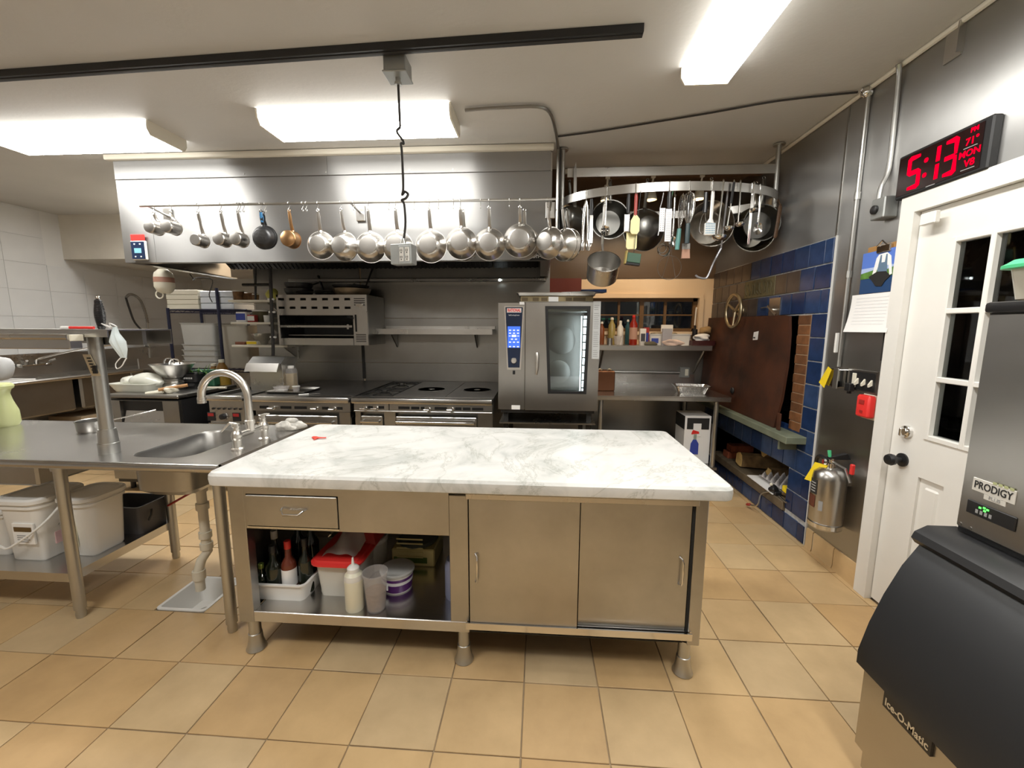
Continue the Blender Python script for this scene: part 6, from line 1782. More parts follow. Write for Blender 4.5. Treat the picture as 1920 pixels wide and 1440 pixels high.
b = B().hexa([(1.83, q[1]-.13, NZ+.055), (1.86, q[1]-.13, NZ+.055), (1.86, q[1]-.08, NZ+.06), (1.83, q[1]-.08, NZ+.06), (1.83, q[1]-.13, NZ+.062), (1.86, q[1]-.13, NZ+.062), (1.86, q[1]-.08, NZ+.10), (1.83, q[1]-.08, NZ+.10)])
single(b, 'yellow_tag', YELLOW, 'small yellow tag lying on the kindling by the egg tray', 'tag', loc=(1.845, q[1]-.1, NZ+.055))

# ================================================================ fire extinguisher
ey = 2.477
ex, ezb = 1.732, 0.25+.035
eh = thing('fire_extinguisher', 'steel fire extinguisher with a yellow tag hanging on the right wall', 'extinguisher', (ex, ey, ezb))
ezt = 0.655
er = .086
H_ = ezt-ezb
B().lathe([(.001, .008), (er*.86, .008), (er*.97, 0), (er, .004), (er, H_*.10), (er*.985, H_*.105), (er, H_*.11), (er, H_*.82), (er*.93, H_*.91), (er*.62, H_*.985), (er*.30, H_), (.001, H_)], 32, (ex, ey, ezb), 'z', False, False).out('cylinder', STEEL_V, eh)
B().lathe([(er*1.008, H_*.02), (er*1.012, H_*.085)], 32, (ex, ey, ezb), 'z', False, False).out('base_band', CHROME, eh)
B().lathe([(.026, 0), (.026, .03), (.018, .035), (.018, .06)], 14, (ex, ey, ezt-.004)).out('valve', CHROME, eh)
B().hexa([(ex-.02, ey-.015, ezt+.05), (ex-.02, ey+.015, ezt+.05), (ex-.12+.24, ey+.012, ezt+.05), (ex+.10, ey-.012, ezt+.05), (ex-.02, ey-.015, ezt+.062), (ex-.02, ey+.015, ezt+.062), (ex+.08, ey+.012, ezt+.085), (ex+.08, ey-.012, ezt+.085)]).out('upper_lever', BLACK, eh)
B().tube([(ex-.0, ey-.01, ezt+.04), (ex+.02, ey-.09, ezt+.02), (ex+.03, ey-.12, ezt-.05)], [.010, .011, .010], 8, flat=(.35, (0, 0, 1))).out('carry_handle', STEEL, eh)
B().tube(smooth_pts([(ex, ey+.02, ezt+.035), (ex-.01, ey+.09, ezt+.04), (ex, ey+.13, ezt-.02), (ex+.01, ey+.125, ezt-.15)], 4), .011, 8).out('hose', BLACK, eh)
B().cyl((ex-.024, ey+.01, ezt+.028), (ex-.036, ey+.014, ezt+.028), .019, n=16).out('gauge', CHROME, eh)
B().cyl((ex-.036, ey+.014, ezt+.028), (ex-.037, ey+.0142, ezt+.028), .015, n=16).out('gauge_dial', REDD, eh)
B().box(ex+.03, ex+.05, ey-.12, ey-.10, ezt-.005, ezt+.055, .004).out('pull_pin', RED, eh)
B().tube([(ex-.01, ey+.0, ezt+.05), (ex-.015, ey+.005, ezt+.10)], [.008, .010], 8).out('green_seal', GREEN, eh)
tz = 0.612
B().hexa([(ex-er-.012, ey+.07, tz-.06), (ex-er+.03, ey+.02, tz-.065), (ex-er+.031, ey+.021, tz-.065), (ex-er-.011, ey+.071, tz-.06), (ex-er+.02, ey+.04, tz+.06), (ex-er+.06, ey-.01, tz+.055), (ex-er+.061, ey-.009, tz+.055), (ex-er+.021, ey+.041, tz+.06)]).out('inspection_tag', YELLOW, eh, 'yellow inspection tag')
def wrap(a0, a1, z0, z1, m, nm):
    B().surf(lambda u, v: Vector((ex+(er+.0012)*math.cos(a0+(a1-a0)*u), ey+(er+.0012)*math.sin(a0+(a1-a0)*u), ezb+H_*(z0+(z1-z0)*v))), 8, 2).out(nm, m, eh)
wrap(PI*.88, PI*1.10, .56, .80, M('black_label', (.03, .03, .03), .5), 'label')
wrap(PI*.80, PI*1.08, .34, .54, M('brown_label', (.12, .035, .02), .5), 'label')
wrap(PI*1.16, PI*1.24, .32, .48, GREYPRINT, 'label')
for k in range(4): wrap(PI*.92, PI*1.06, .60+k*.045, .615+k*.045, GREYP, 'label_text')
B().box(ex+er-.01, 1.832, ey-.04, ey+.04, ezt-.1, ezt-.02).out('wall_hook', STEEL_D, eh)

# ================================================================ electrics on the right wall
cx = 1.815
cd = thing('wall_conduit', 'tall vertical conduit on the steel wall left of the clock', 'conduit', (cx, 2.62, 1.25))
yc = 2.627
zl = 1.24
B().tube([(cx, yc, 2.79), (cx, yc, zl)], .0115, 10).out('pipe', GALV, cd)
for z in (2.225, 1.786): B().cyl((cx, yc, z-.02), (cx, yc, z+.02), .0155, n=12).out('coupling', GALV, cd)
B().ball((1.805, yc, 2.775), .03, 12).cyl((1.805, yc, 2.775), (1.78, yc+.01, 2.795), .012, n=8).out('elbow_body', CHROME, cd)
q = (1.815,2.641,1.393)
B().box(1.80, 1.83, yc+.022, yc+.036, q[2]-.07, q[2]+.05, .002).out('cable_channel', WPLAS, cd)
c2 = thing('wall_conduit', 'shorter conduit running down to the grey box left of the clock', 'conduit', (cx, 2.41, 2.1))
y2 = 2.423
zb2 = 2.147
B().tube(smooth_pts([(1.79, y2-.015, 2.795), (cx-.004, y2, 2.73), (cx, y2, 2.5), (cx, y2, 2.3), (1.79, y2, zb2+.07), (1.785, y2, zb2)], 3), .0115, 10).out('pipe', GALV, c2)
q = (1.79,2.394,2.091)
gb = thing('switch_box', 'grey metal box with a round black button under the shorter conduit', 'box', (1.79, q[1], q[2]-.05))
B().box(1.76, 1.83, q[1]-.045, q[1]+.045, q[2]-.05, zb2, .005).out('body', GALVG, gb)
B().lathe([(.022, 0), (.022, -.012), (.016, -.016), (.001, -.017)], 14, (1.76, q[1]+.012, q[2]), 'x').out('button', BLACK, gb)
q = (1.83,2.143,2.737)
single(B().box(1.822, 1.83, q[1]-.03, q[1]+.05, q[2]-.075, q[2]+.06).box(1.80, 1.83, q[1]-.034, q[1]-.028, q[2]-.065, q[2]+.06), 'wall_bracket', STEEL, 'small steel angle plate high on the right wall near the ceiling', 'bracket', loc=(1.826, q[1], q[2]))
q = (1.8,2.613,1.174)
mb = thing('metal_box', 'shiny metal outlet box with a yellow tag on the right wall', 'box', (1.80, q[1], q[2]-.06))
B().box(1.772, 1.83, q[1]-.055, q[1]+.05, q[2]-.055, q[2]+.055, .004).out('body', CHROME, mb)
B().box(1.766, 1.773, q[1]-.06, q[1]-.02, q[2]-.06, q[2]+.06, .002).out('cover', GALV, mb)
q0, q1 = (1.76,2.617,1.232), (1.76,2.676,1.119)
u = (Vector(q1)-Vector(q0)).normalized()
nv = u.cross(Vector((1, 0, 0)))*.03
b = B()
P0, P1 = Vector(q0), Vector(q1)
b.hexa([P0-nv*.6, P0+nv*.6, P0+nv*.6+Vector((.001, 0, 0)), P0-nv*.6+Vector((.001, 0, 0)), P1-nv, P1+nv, P1+nv+Vector((.001, 0, 0)), P1-nv+Vector((.001, 0, 0))])
b.out('inspection_tag', YELLOW, mb, 'yellow paper tag')
B().tube([(1.765, q0[1]-.0, q0[2]-.008), (1.77, q[1], q[2]+.05)], .002, 5).out('tag_tie', BLACK, mb)
ya, yb2 = 2.324, 2.551
zc = 1.176
sw = thing('switch_plate', 'wide dark switch plate with three cream toggles and an outlet', 'switch', (1.826, (ya+yb2)/2, zc-.06))
B().box(1.818, 1.83, ya, yb2, zc-.062, zc+.062, .003).out('plate', STEEL_D, sw)
B().box(1.816, 1.819, ya+.02, yb2-.02, zc-.05, zc+.05).out('face', BLACK, sw)
B().box(1.812, 1.83, ya-.006, ya+.004, zc-.065, zc+.065).out('plate_edge', STEEL, sw)
for k in range(3):
    y = ya+.04+k*.05
    B().hexa([(1.816, y-.008, zc-.016), (1.816, y+.008, zc-.016), (1.80, y+.005, zc-.026), (1.80, y-.005, zc-.026), (1.816, y-.006, zc+.014), (1.816, y+.006, zc+.014), (1.798, y+.004, zc-.012), (1.798, y-.004, zc-.012)]).out('toggle', CREAMP, sw)
B().box(1.813, 1.818, yb2-.075, yb2-.045, zc-.04, zc+.04, .002).out('socket', CREAMP, sw)
single(B().box(1.782, 1.813, yb2-.078, yb2-.035, zc-.066, zc-.020, .004).box(1.79, 1.806, yb2-.064, yb2-.05, zc-.08, zc-.064), 'power_adapter', BLACK, 'small black power plug in the switch plate outlet', 'plug', loc=(1.8, yb2-.06, zc-.07))
q = (1.8,2.368,1.044)
ps = thing('fire_pull_station', 'red pull station on the right wall below the switch plate', 'alarm', (1.80, q[1], q[2]-.06))
B().box(1.822, 1.83, q[1]-.062, q[1]+.05, q[2]-.072, q[2]+.066, .002).out('back_plate', CREAMP, ps)
B().solid(1.782, 1.824, q[1]-.046, q[1]+.046, [(-.006, q[2]-.06), (0, q[2]-.052), (0, q[2]+.05), (-.008, q[2]+.062)], .012).out('body', RED, ps)
B().box(1.779, 1.783, q[1]-.016, q[1]+.02, q[2]+.014, q[2]+.036).box(1.779, 1.783, q[1]-.01, q[1]+.01, q[2]-.036, q[2]-.022).out('window', REDD, ps)
# clipboard calendar
yt0, yt1 = 2.27, 2.501
zt2 = 1.881
zm = 1.663
yb0, yb1_ = 2.279, 2.548
cb = thing('calendar', 'clipboard calendar with a lake photo page and a white page on the right wall', 'calendar', (1.82, (yt0+yt1)/2, 1.4))
B().box(1.822, 1.83, yt0+.01, yt1+.01, zt2-.25, zt2+.035, .003).out('clipboard', M('hardboard', (.36, .19, .06), .6), cb)
B().box(1.806, 1.822, (yt0+yt1)/2-.045, (yt0+yt1)/2+.045, zt2-.01, zt2+.03, .004).tube([(1.80, (yt0+yt1)/2-.03, zt2+.025), (1.80, (yt0+yt1)/2, zt2+.05), (1.80, (yt0+yt1)/2+.03, zt2+.025)], .004, 6).out('clip', CHROME, cb)
yA, yB = yt0-.005, yt1+.03
zT = zt2+.005
hP = zT-zm
def pg(y0, y1, z0, z1, m, nm, off=0.): return B().box(1.8165-off, 1.8185-off, y0, y1, z0, z1).out(nm, m, cb)
pg(yA, yB, zm, zT, M('lake_blue', (.02, .06, .16), .4), 'photo_page')
pg(yA, yB, zm+hP*.42, zT, M('sky_blue', (.10, .20, .62), .4), 'photo_sky', .0006)
pg(yA, yB, zm+hP*.42, zm+hP*.62, M('sky_pale', (.42, .52, .78), .4), 'photo_haze', .0011)
B().prism([(yA, zm+hP*.38), (yB, zm+hP*.36), (yB, zm+hP*.50), ((yA+yB)/2+.03, zm+hP*.56), ((yA+yB)/2-.02, zm+hP*.5), (yA, zm+hP*.62)], 'x', 1.8148, 1.8165).out('photo_shore', LEAF, cb)
ym = (yA+yB)/2-.012
def fig(P, m, nm, x): B().prism([(ym-a, zm+hP*bb) for a, bb in P], 'x', x-.0006, x).out(nm, m, cb)
fig([(-.062, .45), (-.045, .82), (-.03, .90), (.022, .92), (.05, .82), (.068, .4), (.052, .38), (.04, .62), (-.03, .6), (-.04, .45)], WHITEPRINT, 'photo_shirt', 1.8146)
fig([(-.03, .42), (-.026, .66), (-.018, .88), (-.010, .88), (-.008, .70), (.014, .70), (.018, .88), (.026, .88), (.03, .66), (.036, .42)], M('denim_print', (.12, .19, .28), .5), 'photo_overalls', 1.8140)
fig([(-.085, .40), (-.03, .50), (.03, .48), (.06, .36), (.03, .26), (.01, .14), (-.03, .16), (-.05, .26)], BLACKPRINT, 'photo_legs', 1.8134)
wL = yb1_-yb0
zB = 1.453
B().surf(lambda u, v: Vector((1.8145-.03*v*v*(.6+.4*u), yb0+.004+(wL+.025)*u, zm-.003+(zB-zm+.0)*v)), 6, 12).out('white_page', PAPER, cb)
b = B()
for k in range(9):
    v = .1+k*.085
    b.surf(lambda u, w_, v=v: Vector((1.8135-.03*(v+.012*w_)**2*(.6+.4*(.12+.75*u)), yb0+.004+(wL+.025)*(.12+.75*u), zm-.003+(zB-zm)*(v+.012*w_))), 4, 1)
b.out('page_lines', M('faint_print', (.74, .74, .75), .7), cb)

# ================================================================ LED clock above the door
ky0, ky1 = 1.89, 2.33
kz0, kz1 = 2.112, 2.319
ck = thing('wall_clock', 'black digital wall clock with red numerals above the door', 'clock', (1.82, (ky0+ky1)/2, kz0))
B().box(1.79, 1.83, ky0, ky1, kz0, kz1, .006).out('case', BLACK, ck)
B().box(1.787, 1.791, ky0+.03, ky1-.012, kz0+.014, kz1-.014).out('face', M('dark_red_lens', (.012, .002, .002), .25), ck)
W_, Hc = ky1-ky0, kz1-kz0
def uv(u, v): return (ky1-u*W_, kz0+v*Hc)      # u from the left end, v upwards
def stroke(P, r=.0125):
    P = [Vector((1.7858, *uv(a, c))) for a, c in P]
    return P
dg = B()
def seg(P, r=.0125):
    dg.tube([Vector((1.7862, *uv(a, c))) for a, c in P], [r*.55]+[r]*(len(P)-2)+[r*.55] if len(P) > 2 else [r*.8, r*.8], 8, flat=(.12, (1, 0, 0)) )
def digit5(u0, u1):
    seg([(u1, .83), (u0+.02, .83), (u0, .8), (u0, .53), (u0+.02, .5), (u1-.02, .5), (u1, .47), (u1, .2), (u1-.02, .17), (u0, .17)])
def digit3(u0, u1):
    seg([(u0, .83), (u1-.02, .83), (u1, .8), (u1, .53)])
    seg([(u0, .5), (u1-.005, .5)])
    seg([(u1, .5), (u1, .2), (u1-.02, .17), (u0, .17)])
digit5(.165, .29)
seg([(.50, .84), (.50, .53)])
seg([(.50, .47), (.50, .16)])
digit3(.575, .685)
for v in (.66, .34): dg.ball((1.7862, *uv(.365, v)), .0115, 10, (.12, 1, 1))
dg.out('numerals', LED, ck)
for s_, u, v, sz in (('PM', .845, .86, .026), ('71\u00b0', .835, .655, .040), ('MON', .825, .43, .038), ('V8', .835, .235, .040)):
    text(s_, sz, (1.7865, *uv(u, v)), (0, -1, 0), (0, 0, 1), LED, 'lettering', ck, bold=.0008)
for v in (.545, .125): B().box(1.786, 1.7875, *sorted((uv(.76, 0)[0], uv(.89, 0)[0])), kz0+v*Hc-.0015, kz0+v*Hc+.0015).out('divider_line', GREYPRINT, ck)
B().box(1.786, 1.7875, *sorted((uv(.40, 0)[0], uv(.5, 0)[0])), kz0+.06*Hc-.002, kz0+.06*Hc+.002).out('maker_mark', GREYPRINT, ck)
single(B().tube(smooth_pts([(1.822, 2.31, 2.13), (1.826, 2.315, 2.02), (1.826, 2.305, 1.94), (1.826, 2.33, 1.7), (1.826, 2.335, 1.30)], 4), .0028, 6), 'cable', RUBBER, 'thin black wire running down the wall beside the door frame', 'cable', loc=(1.826, 2.33, 1.3))

# ================================================================ steel table and shelf below the back window
WT = .872
wx0, wx1, wy0, wy1 = .50, 1.675, 3.66, 4.56
wt_ = thing('work_table', 'steel work table right of the combi oven, below the back window', 'table', (1.1, 4.1, 0))
B().box(wx0, wx1, wy0, wy1, WT-.006, WT).box(wx0, wx1, wy0, wy0+.012, WT-.042, WT-.006, .004).box(wx1-.006, wx1, wy0+.012, wy1, WT-.042, WT-.006).box(wx0, wx1, wy1-.01, wy1+.008, WT, WT+.10).out('top', STEEL_T, wt_)
for x, y in ((wx0+.06, wy0+.06), (wx1-.10, wy0+.06), (wx0+.06, wy1-.06), (wx1-.10, wy1-.06)): B().cyl((x, y, 0), (x, y, WT-.04), .021, n=14).out('leg', GALV, wt_)
B().box(wx0+.03, wx1-.07, wy0+.03, wy1-.03, .20, .225).out('undershelf', STEEL_D, wt_)
s0x, s1x = 0.602, 1.722
szz = 1.293
ws2 = thing('wall_shelf', 'steel wall shelf below the back window crowded with bottles and packets', 'shelf', ((s0x+s1x)/2, 4.4, szz))
B().box(s0x-.15, s1x, 4.25, 4.572, szz-.006, szz).box(s0x-.15, s1x, 4.25, 4.258, szz-.05, szz-.006, .003).out('board', STEEL, ws2)
for x in (s0x+.05, s1x-.06): B().tube([(x, 4.3, szz-.05), (x, 4.56, szz-.30)], .012, 6).out('bracket', STEEL_D, ws2)
def back(px, py_top, r, name, label, cat, m, prof=None, cap=None, y=4.33, lab=None, z=None, nseg=18):
    pass
def jar(x, h, r, name, label, cat, m, cap=None, lab=None, y=4.34, shape=None, capr=.5):
    t = thing(name, label, cat, (x, y, szz), 0, 'things on the shelf below the window')
    pr = shape or [(.001, 0), (.95, 0), (1, .02), (1, .72), (.45, .86), (.45, .95), (.001, .95)]
    B().lathe([(max(.001, a*r), b2*h) for a, b2 in pr], 18, (0, 0, 0), 'z', False, False).out('body', m, t, local=True)
    if cap: B().lathe([(capr*r, .93*h), (capr*r*.9, h), (capr*.5*r, h*1.02), (.001, h*1.02)], 12, (0, 0, 0), 'z', True, False).out('cap', cap, t, local=True)
    if lab: B().lathe([(r*1.015, h*.2), (r*1.015, h*.6)], 18, (0, 0, 0), 'z', False, False).out('label', lab, t, local=True)
    return t
def sx(px): return AY
OIL = M('oil_bottle', (.34, .27, .09), .25, coat=.3)
jar(0.656, 1.527-szz, .03, 'jar', 'small brown jar with a white cap beside the combi oven on the window shelf', 'jar', M('brown_jar', (.20, .06, .02), .3), WPLAS, y=4.47)
jar(0.761, 1.572-szz, .037, 'oil_bottle', 'clear bottle of yellowish oil on the window shelf', 'bottle', OIL, MILKY, y=4.47)
jar(0.85, 1.539-szz, .033, 'bottle', 'white bottle right of the oil bottle on the window shelf', 'bottle', WPLAS, WPLAS, y=4.47)
jar(0.938, 1.551-szz, .026, 'bottle', 'thin teal bottle left of the red pepper sauce on the window shelf', 'bottle', M('teal_bottle', (.03, .10, .13), .2), WPLAS, y=4.52)
jar(0.958, 1.591-szz, .040, 'sauce_bottle', 'tall red sauce bottle with a red cap on the window shelf', 'bottle', M('red_sauce', (.30, .02, .008), .25), RED, M('pale_print', (.55, .32, .24), .5), y=4.34, capr=.42)
def bx(x, w, d, z0, z1, y, m, name, label, cat, lab=None, rz=0.):
    t = thing(name, label, cat, (x, y, z0), rz, 'things on the shelf below the window')
    B().box(-w/2, w/2, -d/2, d/2, 0, z1-z0, .002).out('body', m, t, local=True)
    if lab: B().box(-w*.36, w*.36, -d/2-.002, -d/2+.0005, (z1-z0)*.15, (z1-z0)*.7).out('print', lab, t, local=True)
bx(1.052, .06, .05, szz, 1.462, 4.34, PAPER, 'carton', 'white carton with dark print right of the red sauce', 'carton', M('dark_print', (.06, .06, .08), .5))
bx(1.098+.005, .05, .05, szz, 1.473, 4.40, REDD, 'carton', 'red and blue carton behind the white one on the window shelf', 'carton', BLUEF)
x = 1.34
t = thing('white_crate', 'long white bin with a blue label on the window shelf', 'bin', (x, 4.44, szz), 0, 'things on the shelf below the window')
B().hollow(-.21, .21, -.08, .08, 0, .115, .004, .01, .02, 3, .006).out('bin', WPLAS, t, local=True)
B().box(-.19, -.12, -.083, -.079, .02, .07).out('label', BLUEF, t, local=True)
B().blob((-.05, 0, .11), .05, 7, (2.6, 1.0, .5), .3).out('contents', M('bin_contents', (.32, .26, .18), .8, var=.4, vs=25), t, local=True)
bx(1.329, .12, .02, szz+.12, 1.501, 4.46, PAPER, 'card', 'white card standing in the white bin', 'card')
bx(1.289, .10, .03, szz, 1.463, 4.315, clear_plastic('pouch', (.5, .5, .55), .7), 'pouch', 'clear pouch leaning against the white bin', 'pouch', None, .2)
single(B().blob((1.343, 4.285, szz+.03), .05, 41, (2.0, .6, .7), .45, 4), 'crumpled_bag', M('pink_white_bag', (.72, .55, .47), .7, var=.3, vs=12), 'crumpled pinkish plastic bag at the front of the window shelf', 'bag', loc=(1.343, 4.285, szz))
single(B().blob((1.115, 4.29, szz+.018), .03, 43, (2.2, .8, .8), .3), 'packet', M('olive_packet', (.10, .09, .06), .6), 'dark packet lying left of the pinkish bag', 'packet', loc=(1.115, 4.29, szz))
jar(0.795+.0, 1.386-szz, .045, 'bowl', 'clear stacked bowls at the front of the window shelf', 'bowl', CLEARCUP, None, y=4.31, shape=[(.001, 0), (.6, 0), (1, 1), (.95, 1), (.55, .05), (.001, .05)])
jar(0.715, 1.364-szz, .03, 'tin', 'small steel tin beside the clear bowls on the window shelf', 'tin', STEEL, None, y=4.3, shape=[(.001, 0), (1, 0), (1, 1), (.001, 1)])
jar(1.038, 1.333-szz, .03, 'cup', 'small pale cup in front of the white carton', 'cup', MILKY, None, y=4.29, shape=[(.001, 0), (.8, 0), (1, 1), (.001, 1)])
t = thing('cash_tray', 'dark tray with crumpled white tissue at the right end of the window shelf', 'tray', (1.655, 4.36, szz), 0, 'things on the shelf below the window')
B().hollow(-.12, .11, -.08, .08, 0, .05, .004, .005, .01, 2).out('tray', M('maroon_tray', (.05, .008, .008), .5), t, local=True)
B().blob((0, 0, .075), .05, 51, (1.7, 1.1, .7), .4, 4).out('tissue', PAPER, t, local=True)
single(B().blob((1.718, 4.45, szz+.15), .045, 52, (1.3, .9, .9), .35), 'paper_bag', M('kraft_paper', (.36, .23, .10), .8), 'crumpled brown paper bag on top of the tissue at the shelf end', 'bag', loc=(1.718, 4.45, szz+.09))
x = 1.631
t = thing('pepper_mill', 'dark slender mill standing at the right of the window sill', 'mill', (x, 4.5, szz), 0, 'things on the shelf below the window')
B().lathe([(.001, 0), (.024, 0), (.022, .06), (.028, .10), (.026, .16), (.012, .17), (.012, .20), (.001, .20)], 14, (0, 0, 0), 'z', False, False).out('body', BLACK, t, local=True)
# table things
x = 0.639
t = thing('copper_pot', 'brown copper pot with two ring handles on the work table', 'pot', (0.642, 4.02, WT))
B().box(-.105, .075, -.09, .09, 0, .19, .008).out('body', M('brown_copper', (.13, .05, .02), .4, .5), t, local=True)
B().tube(arc((.02, -.095, .19), .022, 0, PI, 8), .005, 6).tube(arc((-.07, -.095, .19), .022, 0, PI, 8), .005, 6).out('handles', BRASS, t, local=True)
x0, x1 = 1.261, 1.553
m = Matrix.Translation(((x0+x1)/2, 3.88, WT)) @ Matrix.Rotation(-.12, 4, 'Z')
al = B(m).hollow(-.15, .15, -.09, .09, .0, .075, .002, .03, .03, 6, .012)
al = single(al, 'foil_pan', ALUF, 'ribbed aluminium foil pan at the right end of the work table', 'pan', loc=((x0+x1)/2, 3.88, WT))
b = B(m)
for k in range(22):
    x = -.125+k*.0115
    b.tube([(x*.86, -.064, .004), (x, -.091, .062)], .0022, 4)
o = b.mesh('ribs', ALUF, Vector(((x0+x1)/2, 3.88, WT)))
o = bpy.data.objects.new('ribs', o)
C.objects.link(o)
o.parent = al
q = (1.57,4.55,0.995)
t = thing('wall_outlet', 'grey outlet box with a long conduit on the steel splash', 'outlet', (q[0], 4.55, q[2]-.04))
B().box(q[0]-.055, q[0]+.045, 4.53, 4.572, q[2]-.055, q[2]+.055, .003).out('box', GALVG, t)
B().box(q[0]-.005, q[0]+.03, 4.526, 4.531, q[2]-.035, q[2]+.035, .002).out('socket', CREAMP, t)
B().tube([(q[0]-.05, 4.55, q[2]-.005), (.6, 4.55, q[2]+.0)], .0105, 8).out('conduit', GALV, t)
# under the table
x0, x1 = 1.34, 1.575
bxo = thing('carton_box', 'white and black carton with a spray bottle picture under the work table', 'carton', ((x0+x1)/2, 3.88, .225))
zt_ = 0.673
B().box(x0, x1, 3.80, 4.05, .225, zt_, .003).out('box', PAPER, bxo)
B().box(x0-.002, x0+.002, 3.802, 4.05, zt_-.13, zt_-.005).box(x0+.02, x1-.018, 3.797, 3.801, zt_-.125, zt_-.02).out('dark_band', BLACKPRINT, bxo)
xm_ = 1.437
B().box(xm_-.02, xm_+.05, 3.794, 3.797, zt_-.19, zt_-.07).out('label', PAPER, bxo)
B().prism([(xm_-.04, zt_-.36), (xm_+.035, zt_-.36), (xm_+.035, zt_-.26), (xm_+.012, zt_-.22), (xm_-.015, zt_-.22), (xm_-.035, zt_-.26)], 'y', 3.793, 3.797).out('picture_bottle', BLUEF, bxo)
B().prism([(xm_-.012, zt_-.22), (xm_+.012, zt_-.22), (xm_+.014, zt_-.17), (xm_-.012, zt_-.17)], 'y', 3.793, 3.797).out('picture_neck', M('grey_green_print', (.30, .36, .30), .5), bxo)
B().prism([(xm_-.035, zt_-.17), (xm_+.035, zt_-.165), (xm_+.03, zt_-.145), (xm_-.02, zt_-.13), (xm_-.03, zt_-.15)], 'y', 3.7925, 3.797).out('picture_trigger', RED, bxo)
single(B().blob((.86, 3.9, .31), .10, 61, (1.1, .9, .9), .3), 'cloth_bag', M('dull_red_cloth', (.22, .05, .03), .9), 'dull red cloth bundle under the work table', 'bundle', loc=(.86, 3.9, .225))
single(B().box(.62, .78, 3.85, 4.15, .225, .42, .01), 'green_box', M('dark_green_box', (.03, .07, .04), .5), 'dark green box under the left of the work table', 'box', loc=(.7, 4.0, .225))
single(B().blob((1.10, 3.85, .30), .09, 63, (1.0, .9, .9), .35), 'plastic_bag', M('dim_white_bag', (.4, .38, .35), .7), 'crumpled whitish bag left of the carton under the work table', 'bag', loc=(1.10, 3.85, .225))

# ================================================================ oval pot rack hanging right of the hood
KX, KY, KA, KB = .955, 3.385, .79, .365
kz1, kz0 = 2.45, 2.392
rk = thing('pot_rack', 'oval steel pot rack on two posts, hung with pans and utensils', 'rack', (KX, KY, kz0))
b = B()
n = 64
for i in range(n):
    a0, a1 = 2*PI*i/n, 2*PI*(i+1)/n
    def e(a, d): return (KX+(KA+d)*math.cos(a), KY+(KB+d)*math.sin(a))
    p = [e(a0, 0), e(a1, 0), e(a1, .005), e(a0, .005)]
    V = [b.bm.verts.new((x, y, z)) for z in (kz0, kz1) for x, y in p]
    for q in ((0, 1, 5, 4), (2, 3, 7, 6), (4, 5, 6, 7), (3, 2, 1, 0)): b.bm.faces.new([V[k] for k in q])
bmesh.ops.remove_doubles(b.bm, verts=b.bm.verts, dist=1e-5)
b.out('ring', STEEL, rk)
for x in (0.159, 1.731): B().cyl((x, 3.35, kz0-.03), (x, 3.35, 2.805), .017, n=14).lathe([(.04, 0), (.04, .006), (.02, .01)], 16, (x, 3.35, 2.795)).out('post', GALV, rk)
zb1, zb0 = 2.667, 2.603
B().box(0.195, 1.723, 3.345, 3.352, zb0, zb1).out('cross_bar', STEEL, rk)
# lamp rail behind it: three small pale lamps light the peach wall
lr_ = thing('lamp_rail', 'wooden rail with three small cream lamps behind the pot rack', 'lamp', (.95, 3.75, 2.74))
B().box(.16, 1.75, 3.735, 3.757, 2.765, 2.80).out('rail', CREAM, lr_)
for q in ((0.555,3.72,2.775), (0.932,3.72,2.768), (1.331,3.72,2.76)):
    x = q[0]
    B().box(x-.018, x+.018, 3.715, 3.735, 2.71, 2.79, .003).cyl((x, 3.725, 2.72), (x, 3.75, 2.66), .008, n=8).out('clamp', CREAM, lr_)
    sh_ = B().lathe([(.018, 0), (.022, -.02), (.045, -.10), (.050, -.125), (.046, -.125), (.041, -.10), (.016, -.004)], 18, (x, 3.77, 2.675)).out('shade', CREAMP, lr_)
    B().ball((x, 3.77, 2.588), .022, 10).out('bulb', emis('warm_bulb', (1., .72, .42), 25.), sh_)
    L = bpy.data.lights.new('spot_lamp', 'SPOT')
    L.energy = 16
    L.color = (1., .74, .46)
    L.spot_size = 1.9
    L.spot_blend = .6
    L.shadow_soft_size = .03
    lo = bpy.data.objects.new('spot_lamp', L)
    C.objects.link(lo)
    lo.parent = lr_
    lo.location = Vector((x, 3.80, 2.54))-lr_.location
    lo.rotation_euler = (.55, 0, 0)

def yf(x): return KY-KB*math.sqrt(max(0, 1-((x-KX)/KA)**2))-.012
kh = B().tube([(0, .010, .058), (0, .016, .05)]+[(0, .010, .0)][:0]+[(0, .016, .05), (0, .010, .062), (0, -.002, .060), (0, -.004, .03), (0, -.004, -.01), (0, -.012, -.022), (0, -.022, -.018), (0, -.024, -.008)], .0026, 6).mesh('hook', CHROME)
def rhook(x, y, z, label, group='hooks on the pot rack'):
    o = bpy.data.objects.new('hook', kh)
    C.objects.link(o)
    o.location = (x, y, z)
    return tag(o, label, 'hook', group)
UT = 'utensils on the pot rack'
def ut(name, label, x, cat='utensil', rot=(0, 0, 0), z=None, y=None, hk_=True):
    y0 = yf(x) if y is None else y
    z0 = kz0-.012 if z is None else z
    t = thing(name, label, cat, (x, y0-.014, z0), 0, UT, rot)
    if hk_: rhook(x, y0, z0+.012, short('hook on the oval rack holding the '+label))
    return t
def strip(b, z0, z1, w, th=.0015, y=0, x=0): return b.box(x-w/2, x+w/2, y-th, y+th, z1, z0)
